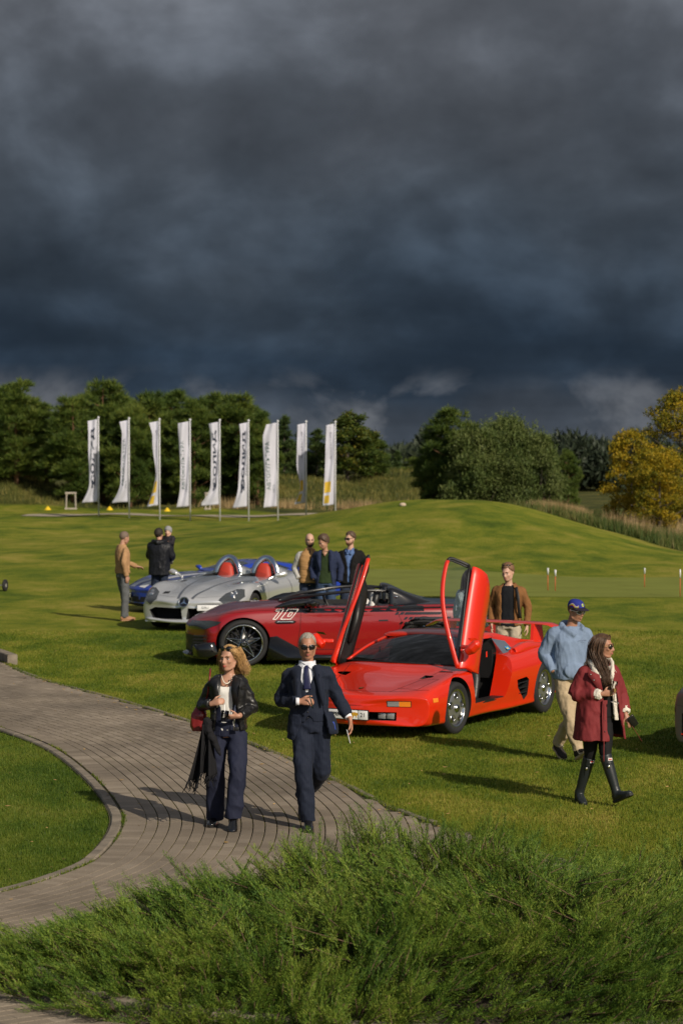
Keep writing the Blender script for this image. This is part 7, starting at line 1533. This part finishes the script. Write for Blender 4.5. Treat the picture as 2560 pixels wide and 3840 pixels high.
# ================================================================== people further back
def dressed(label, loc, yaw, h, J, skin, hy, hp, top, legs, shoe, hands=(), fat=1.0, wide=0, hem=.93, slv=(.074, .060, .048), gaps=None, hairkw=None, hairm=None, brow=None, eyes=True, collar=.0, seed=0, topname='jacket', inner=None, vox=.013, feet=(0, 0), tilt=0, jaw=1.0, head_s=1.06):
    p = Person(label, loc, yaw, h, J, skin, hy, hp, tilt, hands=list(hands), voxel=.0135, fat=fat, jaw=jaw, feet=feet, head_s=head_s); k = p.k; j = p.J
    p.face(eyes=eyes, brow=brow)
    if hairm: p.hair(hairm, **(hairkw or {}))
    p.wear('trousers', p.legs(MB(), .098, .076, .066, .02), legs, .014, 5, (.006, (9, 9, 7), seed)); p.shoes(shoe, feet=feet)
    if inner is not None:
        mb = MB(); loft(mb, [(z*k, *(j['chest'][:2]*.6+j['waist'][:2]*.4), a*k, b*k) for z, a, b in ((.90, .172, .134), (1.10, .158, .122), (1.3, .160, .120), (1.42, .150, .105), (1.48, .085, .075))], 24); p.wear(inner[0], mb, inner[1], .011, 3, (.003, (9, 9, 6), seed))
    mb = MB(); cx = lambda z: np.array([np.interp(z*k, [j['pelvis'][2], j['chest'][2], j['neck'][2]], [j['pelvis'][i], j['chest'][i], j['neck'][i]]) for i in (0, 1)])
    rows = [(z*k, *cx(z), (a+wide)*k, (b+wide)*k) for z, a, b in ((hem, .178, .138), (hem+.09, .176, .136), (1.12, .168, .130), (1.24, .178, .134), (1.34, .188, .134), (1.41, .190, .122), (1.455, .160, .104), (1.485+collar*.3, .100, .085), (1.50+collar, .084, .078))]
    loft(mb, rows, 44, gaps, .022, 2.5); p.sleeves(mb, *slv, .02); p.wear(topname, mb, top, vox, 4, (.006, (10, 10, 6), seed))
    return p
DJEAN = cloth('dark_denim', (.018, .026, .05), .85); BJEAN = cloth('blue_denim', (.035, .06, .12), .85); BSHOE = P('dark_shoe', (.02, .017, .015), .6)
BRH = P('brown_hair', (.075, .045, .028), .6, var=(60, .6, 1.4)); BROW = P('dark_brow', (.05, .03, .02), .8)
# bald man in the quilted waistcoat
GREYS = cloth('grey_knit', (.42, .41, .39), .9); TANV = cloth('tan_quilted_cloth', (.36, .205, .085), .8)
p = dressed('bald bearded man in tan quilted vest behind the red speedster', (-.60, 45.6), R(4), 1.85, dict(elR=(-.275, .09, 1.17), wrR=(-.20, -.06, .98), elL=(.275, .09, 1.17), wrL=(.20, -.06, .98)), SKIN3, R(6), R(8), GREYS, DJEAN, BSHOE, topname='jumper', hem=.96, seed=21, brow=BROW)
k = p.k
mb = MB(); loft(mb, [(z*k, 0, 0, a*k, b*k) for z, a, b in ((.90, .204, .160), (1.0, .202, .158), (1.12, .196, .152), (1.24, .202, .156), (1.34, .204, .156), (1.41, .192, .142), (1.46, .150, .112), (1.49, .105, .09), (1.535, .085, .082))], 40); p.wear('vest', mb, TANV, .010, 2, (.004, (3, 3, 26), 2))
MB().tube(np.array([(.0, -.152, .90), (0, -.150, 1.15), (0, -.148, 1.36), (0, -.095, 1.52)])*k, .008, 6).build('zip', BLACKP, p.t); MB().box(np.array((.075, -.148, 1.335))*k, (.11, .012, .04)).build('chest_patch', BLACKP, p.t, smooth=False)
for q in (-1, 1): MB().tube(np.array([(q*.165, -.06, 1.44), (q*.178, 0, 1.40), (q*.172, .0, 1.28)])*k, .010, 6).build('arm_trim', BLACKP, p.t)
mb = MB().ball(p.T((0, -.050, -.082)), np.array((.050, .052, .040)), 14, 10, p.M)
for q in (-1, 1): mb.tube([p.T((q*.066, .0, -.02)), p.T((q*.062, -.02, -.065)), p.T((q*.03, -.065, -.095))], [.008, .016, .02], 8)
obj('beard', fuse(mb, 'beard', .008, 2, (.003, (40, 40, 40), 1)), P('dark_beard', (.028, .018, .012), .85), p.t)
# man in the navy blazer looking down
NBLZ = cloth('navy_blazer_wool', (.018, .026, .062), .85); GRN = cloth('dark_green_knit', (.022, .038, .014), .9)
p = dressed('man in navy blazer over dark green jumper, looking down', (-.29, 45.35), R(-6), 1.87, dict(neck=(-.01, -.02, 1.49), head=(-.035, -.085, 1.645), elR=(-.27, .06, 1.16), wrR=(-.215, -.10, .97), elL=(.27, .04, 1.16), wrL=(.255, -.08, .93)), SKIN, R(-48), R(24), NBLZ, BJEAN, BSHOE, gaps=[(.75, .75), (.62, .62), (.5, .5), (.46, .46), (.44, .44), (.44, .44), (.5, .5), (.6, .6), (.7, .7)], hem=.86, inner=('jumper', GRN), hairm=BRH, hairkw=dict(front=.080, side=.0, back=-.07, thick=.020, amp=.010, freq=38, top=.6), brow=BROW, seed=24, topname='blazer', wide=.012)
for q in (-1, 1): MB().add(np.array([(q*.07, -.09, 1.49), (q*.135, -.11, 1.44), (q*.16, -.135, 1.37), (q*.10, -.165, 1.12), (q*.075, -.155, 1.13), (q*.062, -.13, 1.40)])*p.k, [tuple(range(6)) if q > 0 else tuple(range(6))[::-1]]).build('lapel', NBLZ, p.t, solid=.012)
MB().add(np.array([(-.055, -.112, 1.462), (.040, -.112, 1.462), (-.008, -.136, 1.385)])*p.k, [(0, 2, 1)]).build('neckline', SKIN, p.body, solid=.004)
# bearded man with sunglasses in black
BLKJ = cloth('black_zip_jacket', (.007, .007, .008), .85); BSH = cloth('blue_shirt', (.10, .17, .36), .85); RBRD = P('brown_beard', (.12, .06, .03), .85)
p = dressed('bearded man in black jacket, blue shirt and dark sunglasses', (.17, 45.6), R(-14), 1.88, dict(elL=(.28, .06, 1.16)), SKIN3, R(-30), R(6), BLKJ, DJEAN, BSHOE, gaps=[(.05, .05), (.05, .05), (.06, .06), (.10, .10), (.2, .2), (.34, .34), (.55, .55), (.75, .75), (.85, .85)], hem=.88, inner=('shirt', BSH), hairm=BRH, hairkw=dict(front=.080, side=.022, back=-.04, thick=.014, amp=.004, freq=60, top=.5), eyes=False, seed=27, wide=.02, jaw=1.08)
p.shades(P('black_frame'), w=.027, hgt=.019, z=.006, power=3)
mb = MB().ball(p.T((0, -.048, -.080)), np.array((.052, .052, .042)), 14, 10, p.M)
for q in (-1, 1): mb.tube([p.T((q*.070, .0, -.01)), p.T((q*.066, -.02, -.06)), p.T((q*.03, -.065, -.095))], [.008, .017, .02], 8)
obj('beard', fuse(mb, 'beard', .008, 2, (.003, (40, 40, 40), 1)), RBRD, p.t)
mb = MB()
for q in (-1, 1): mb.add(np.array([(q*.004, -.125, 1.42), (q*.05, -.08, 1.515), (q*.075, -.02, 1.52), (q*.085, -.09, 1.455), (q*.055, -.135, 1.40)])*p.k, [(0, 1, 2, 3, 4) if q > 0 else (4, 3, 2, 1, 0)])
mb.build('shirt_collar', BSH, p.t, solid=.006)
# man in the brown jacket behind the wing
BRJ = cloth('brown_suede_jacket', (.19, .088, .032), .9); BLKT = cloth('black_polo', (.008, .009, .012), .85)
p = dressed('man in brown jacket and black polo behind the rear wing', (2.40, 34.7), R(-12), 1.80, dict(elR=(-.26, .06, 1.17), wrR=(-.24, -.05, .92), elL=(.275, .02, 1.17), wrL=(.275, -.06, .90), head=(-.01, -.04, 1.67)), SKIN3, R(-18), R(14), BRJ, cloth('beige_trouser', (.40, .34, .26), .85), BSHOE, hands=[(v3(.275, -.06, .90), v3(.05, -.1, -1), v3(-1, 0, 0), -1, .35, 1.0), (v3(-.24, -.05, .92), v3(0, -.1, -1), v3(1, 0, 0), 1, .35, 1.0)], gaps=[(.50, .50), (.46, .46), (.44, .44), (.44, .44), (.42, .42), (.40, .40), (.45, .45), (.55, .55), (.60, .60)], hem=.90, inner=('polo', BLKT), hairm=P('fair_brown_hair', (.16, .085, .045), .6, var=(60, .6, 1.3)), hairkw=dict(front=.080, side=.020, back=-.045, thick=.013, amp=.004, freq=60, top=.6), brow=P('fair_brow', (.2, .11, .06), .8), seed=31, wide=.012, collar=.02)
p.shades(P('black_frame'), w=.024, hgt=.017, z=.006, power=3, lift=(0, .050, .098))
mb = MB().tube(spline(np.array([(.12, -.10, 1.46), (.155, -.155, 1.33), (.165, -.165, 1.2), (.18, -.13, 1.02)])*p.k, 14), .022, 8, .006, ref=(0, 1, 0)); mb.build('backpack_strap', BLACKP, p.t)
# woman seen through the raised door's window
WOOL = P('pale_fluffy_wool', (.50, .58, .62), .95, bump=(90, 1.0, .02)); DKH = P('dark_brown_hair', (.022, .014, .010), .5)
p = dressed('dark haired woman in pale fluffy jumper seen through the door window', (1.90, 35.4), R(150), 1.66, {}, SKIN, 0, R(4), WOOL, DJEAN, BSHOE, hem=.98, hairm=DKH, hairkw=dict(front=.066, side=-.03, back=-.10, thick=.018, amp=.004, freq=40), seed=35, topname='jumper', wide=.035, slv=(.092, .080, .062), collar=.02)
locks([[p.T((x, .06, .09)), p.T((x*1.3, .105, .0)), p.T((x*1.5, .10, -.12)), p.T((x*1.6, .10, -.24))] for x in (-.06, -.035, -.01, .015, .04, .065)], .005, DKH, p.t, per=30, jit=.012, n=9)
# man in the tan jumper, seen from behind
TANJ = cloth('tan_knit', (.34, .20, .10), .9); GRT = cloth('grey_trouser_wool', (.10, .105, .11), .85); TSH = P('tan_shoe_leather', (.32, .17, .09), .6)
p = dressed('man in tan jumper and grey trousers at the far left', (-4.40, 48.6), R(118), 1.80, dict(elR=(-.23, .07, 1.17), wrR=(-.22, .0, .90), elL=(.25, -.10, 1.19), wrL=(.17, -.38, 1.07), head=(0, -.045, 1.665), anL=(.10, -.10, .085), knL=(.10, -.08, .5)), SKIN, R(12), R(16), TANJ, GRT, TSH, hands=[(v3(.165, -.39, 1.07), v3(-.1, -1, -.25), v3(-.3, .2, -1), 1, .35, 1.0), (v3(-.22, .0, .90), v3(0, -.1, -1), v3(1, 0, 0), 1, .35, 1.0)], hairm=P('short_grey_brown_hair', (.14, .10, .075), .7), hairkw=dict(front=.080, side=.018, back=-.05, thick=.008, amp=.003, freq=80), seed=38, topname='jumper', hem=.95, collar=.03, feet=(R(0), R(0)))
# man in the black padded coat carrying a child
PUF = cloth('black_padded_nylon', (.010, .011, .015), .5)
p = dressed('man in black padded coat carrying a child', (-3.83, 50.9), R(165), 1.80, dict(elL=(.24, -.08, 1.18), wrL=(.02, -.24, 1.14), elR=(-.26, -.06, 1.19), wrR=(-.10, -.26, 1.10), head=(.02, -.03, 1.655), neck=(0, .0, 1.48)), SKIN, R(-10), R(6), PUF, DJEAN, BSHOE, hairm=P('dark_hair', (.02, .014, .01), .7), hairkw=dict(front=.07, side=-.01, back=-.075, thick=.014, amp=.005, freq=50), seed=41, topname='coat', hem=.80, wide=.05, slv=(.100, .088, .066), collar=.03)
obj('hood', fuse(MB().tube(np.array([(-.13, .0, 1.49), (-.10, .11, 1.50), (0, .15, 1.49), (.10, .11, 1.50), (.13, .0, 1.49)]), [.05]*5, 10, .06), 'hood', .011, 4, (.006, (9, 9, 9), 2)), PUF, p.t)
c = Person('child in dark jacket and grey knitted hat held on the man\'s arm', (-3.83, 50.9), R(165), .98, dict(head=(0, -.03, 1.64), neck=(0, 0, 1.46), pelvis=(0, .0, .95), hipL=(.10, -.02, .95), hipR=(-.10, -.02, .95), knL=(.22, -.26, .86), knR=(-.20, -.26, .86), anL=(.22, -.20, .48), anR=(-.20, -.20, .48), elL=(.22, -.12, 1.20), wrL=(.12, -.30, 1.28), elR=(-.22, -.12, 1.20), wrR=(-.12, -.30, 1.28)), SKIN3, R(10), 0, voxel=.009, head_s=.92)
c.t.location = (-3.66, 51.15, TZ(-3.83, 50.9) + .82); c.t.rotation_euler = (0, 0, R(-20))
c.face(); c.wear('trousers', c.legs(MB(), .098, .08, .07), cloth('pale_child_trousers', (.45, .44, .42), .9), .010, 4, (.005, (12, 12, 9), 3)); c.shoes(BSHOE, L=.27)
mb = MB(); k = c.k; loft(mb, [(z*k, 0, 0, a*k, b*k) for z, a, b in ((.88, .20, .16), (1.05, .21, .17), (1.25, .22, .17), (1.40, .20, .15), (1.47, .12, .11), (1.53, .11, .10))], 26); c.sleeves(mb, .10, .085, .07); c.wear('jacket', mb, cloth('dark_child_jacket', (.016, .014, .018), .7), .010, 4, (.007, (6, 6, 22), 5))
KN = P('grey_knit_hat', (.24, .24, .245), .95, bump=(60, .8, .01)); c.hair(KN, front=.030, side=-.03, back=-.06, thick=.016, amp=.002, freq=50, name='knitted_hat', top=.6)

bpy.data.scenes.remove(WS_)
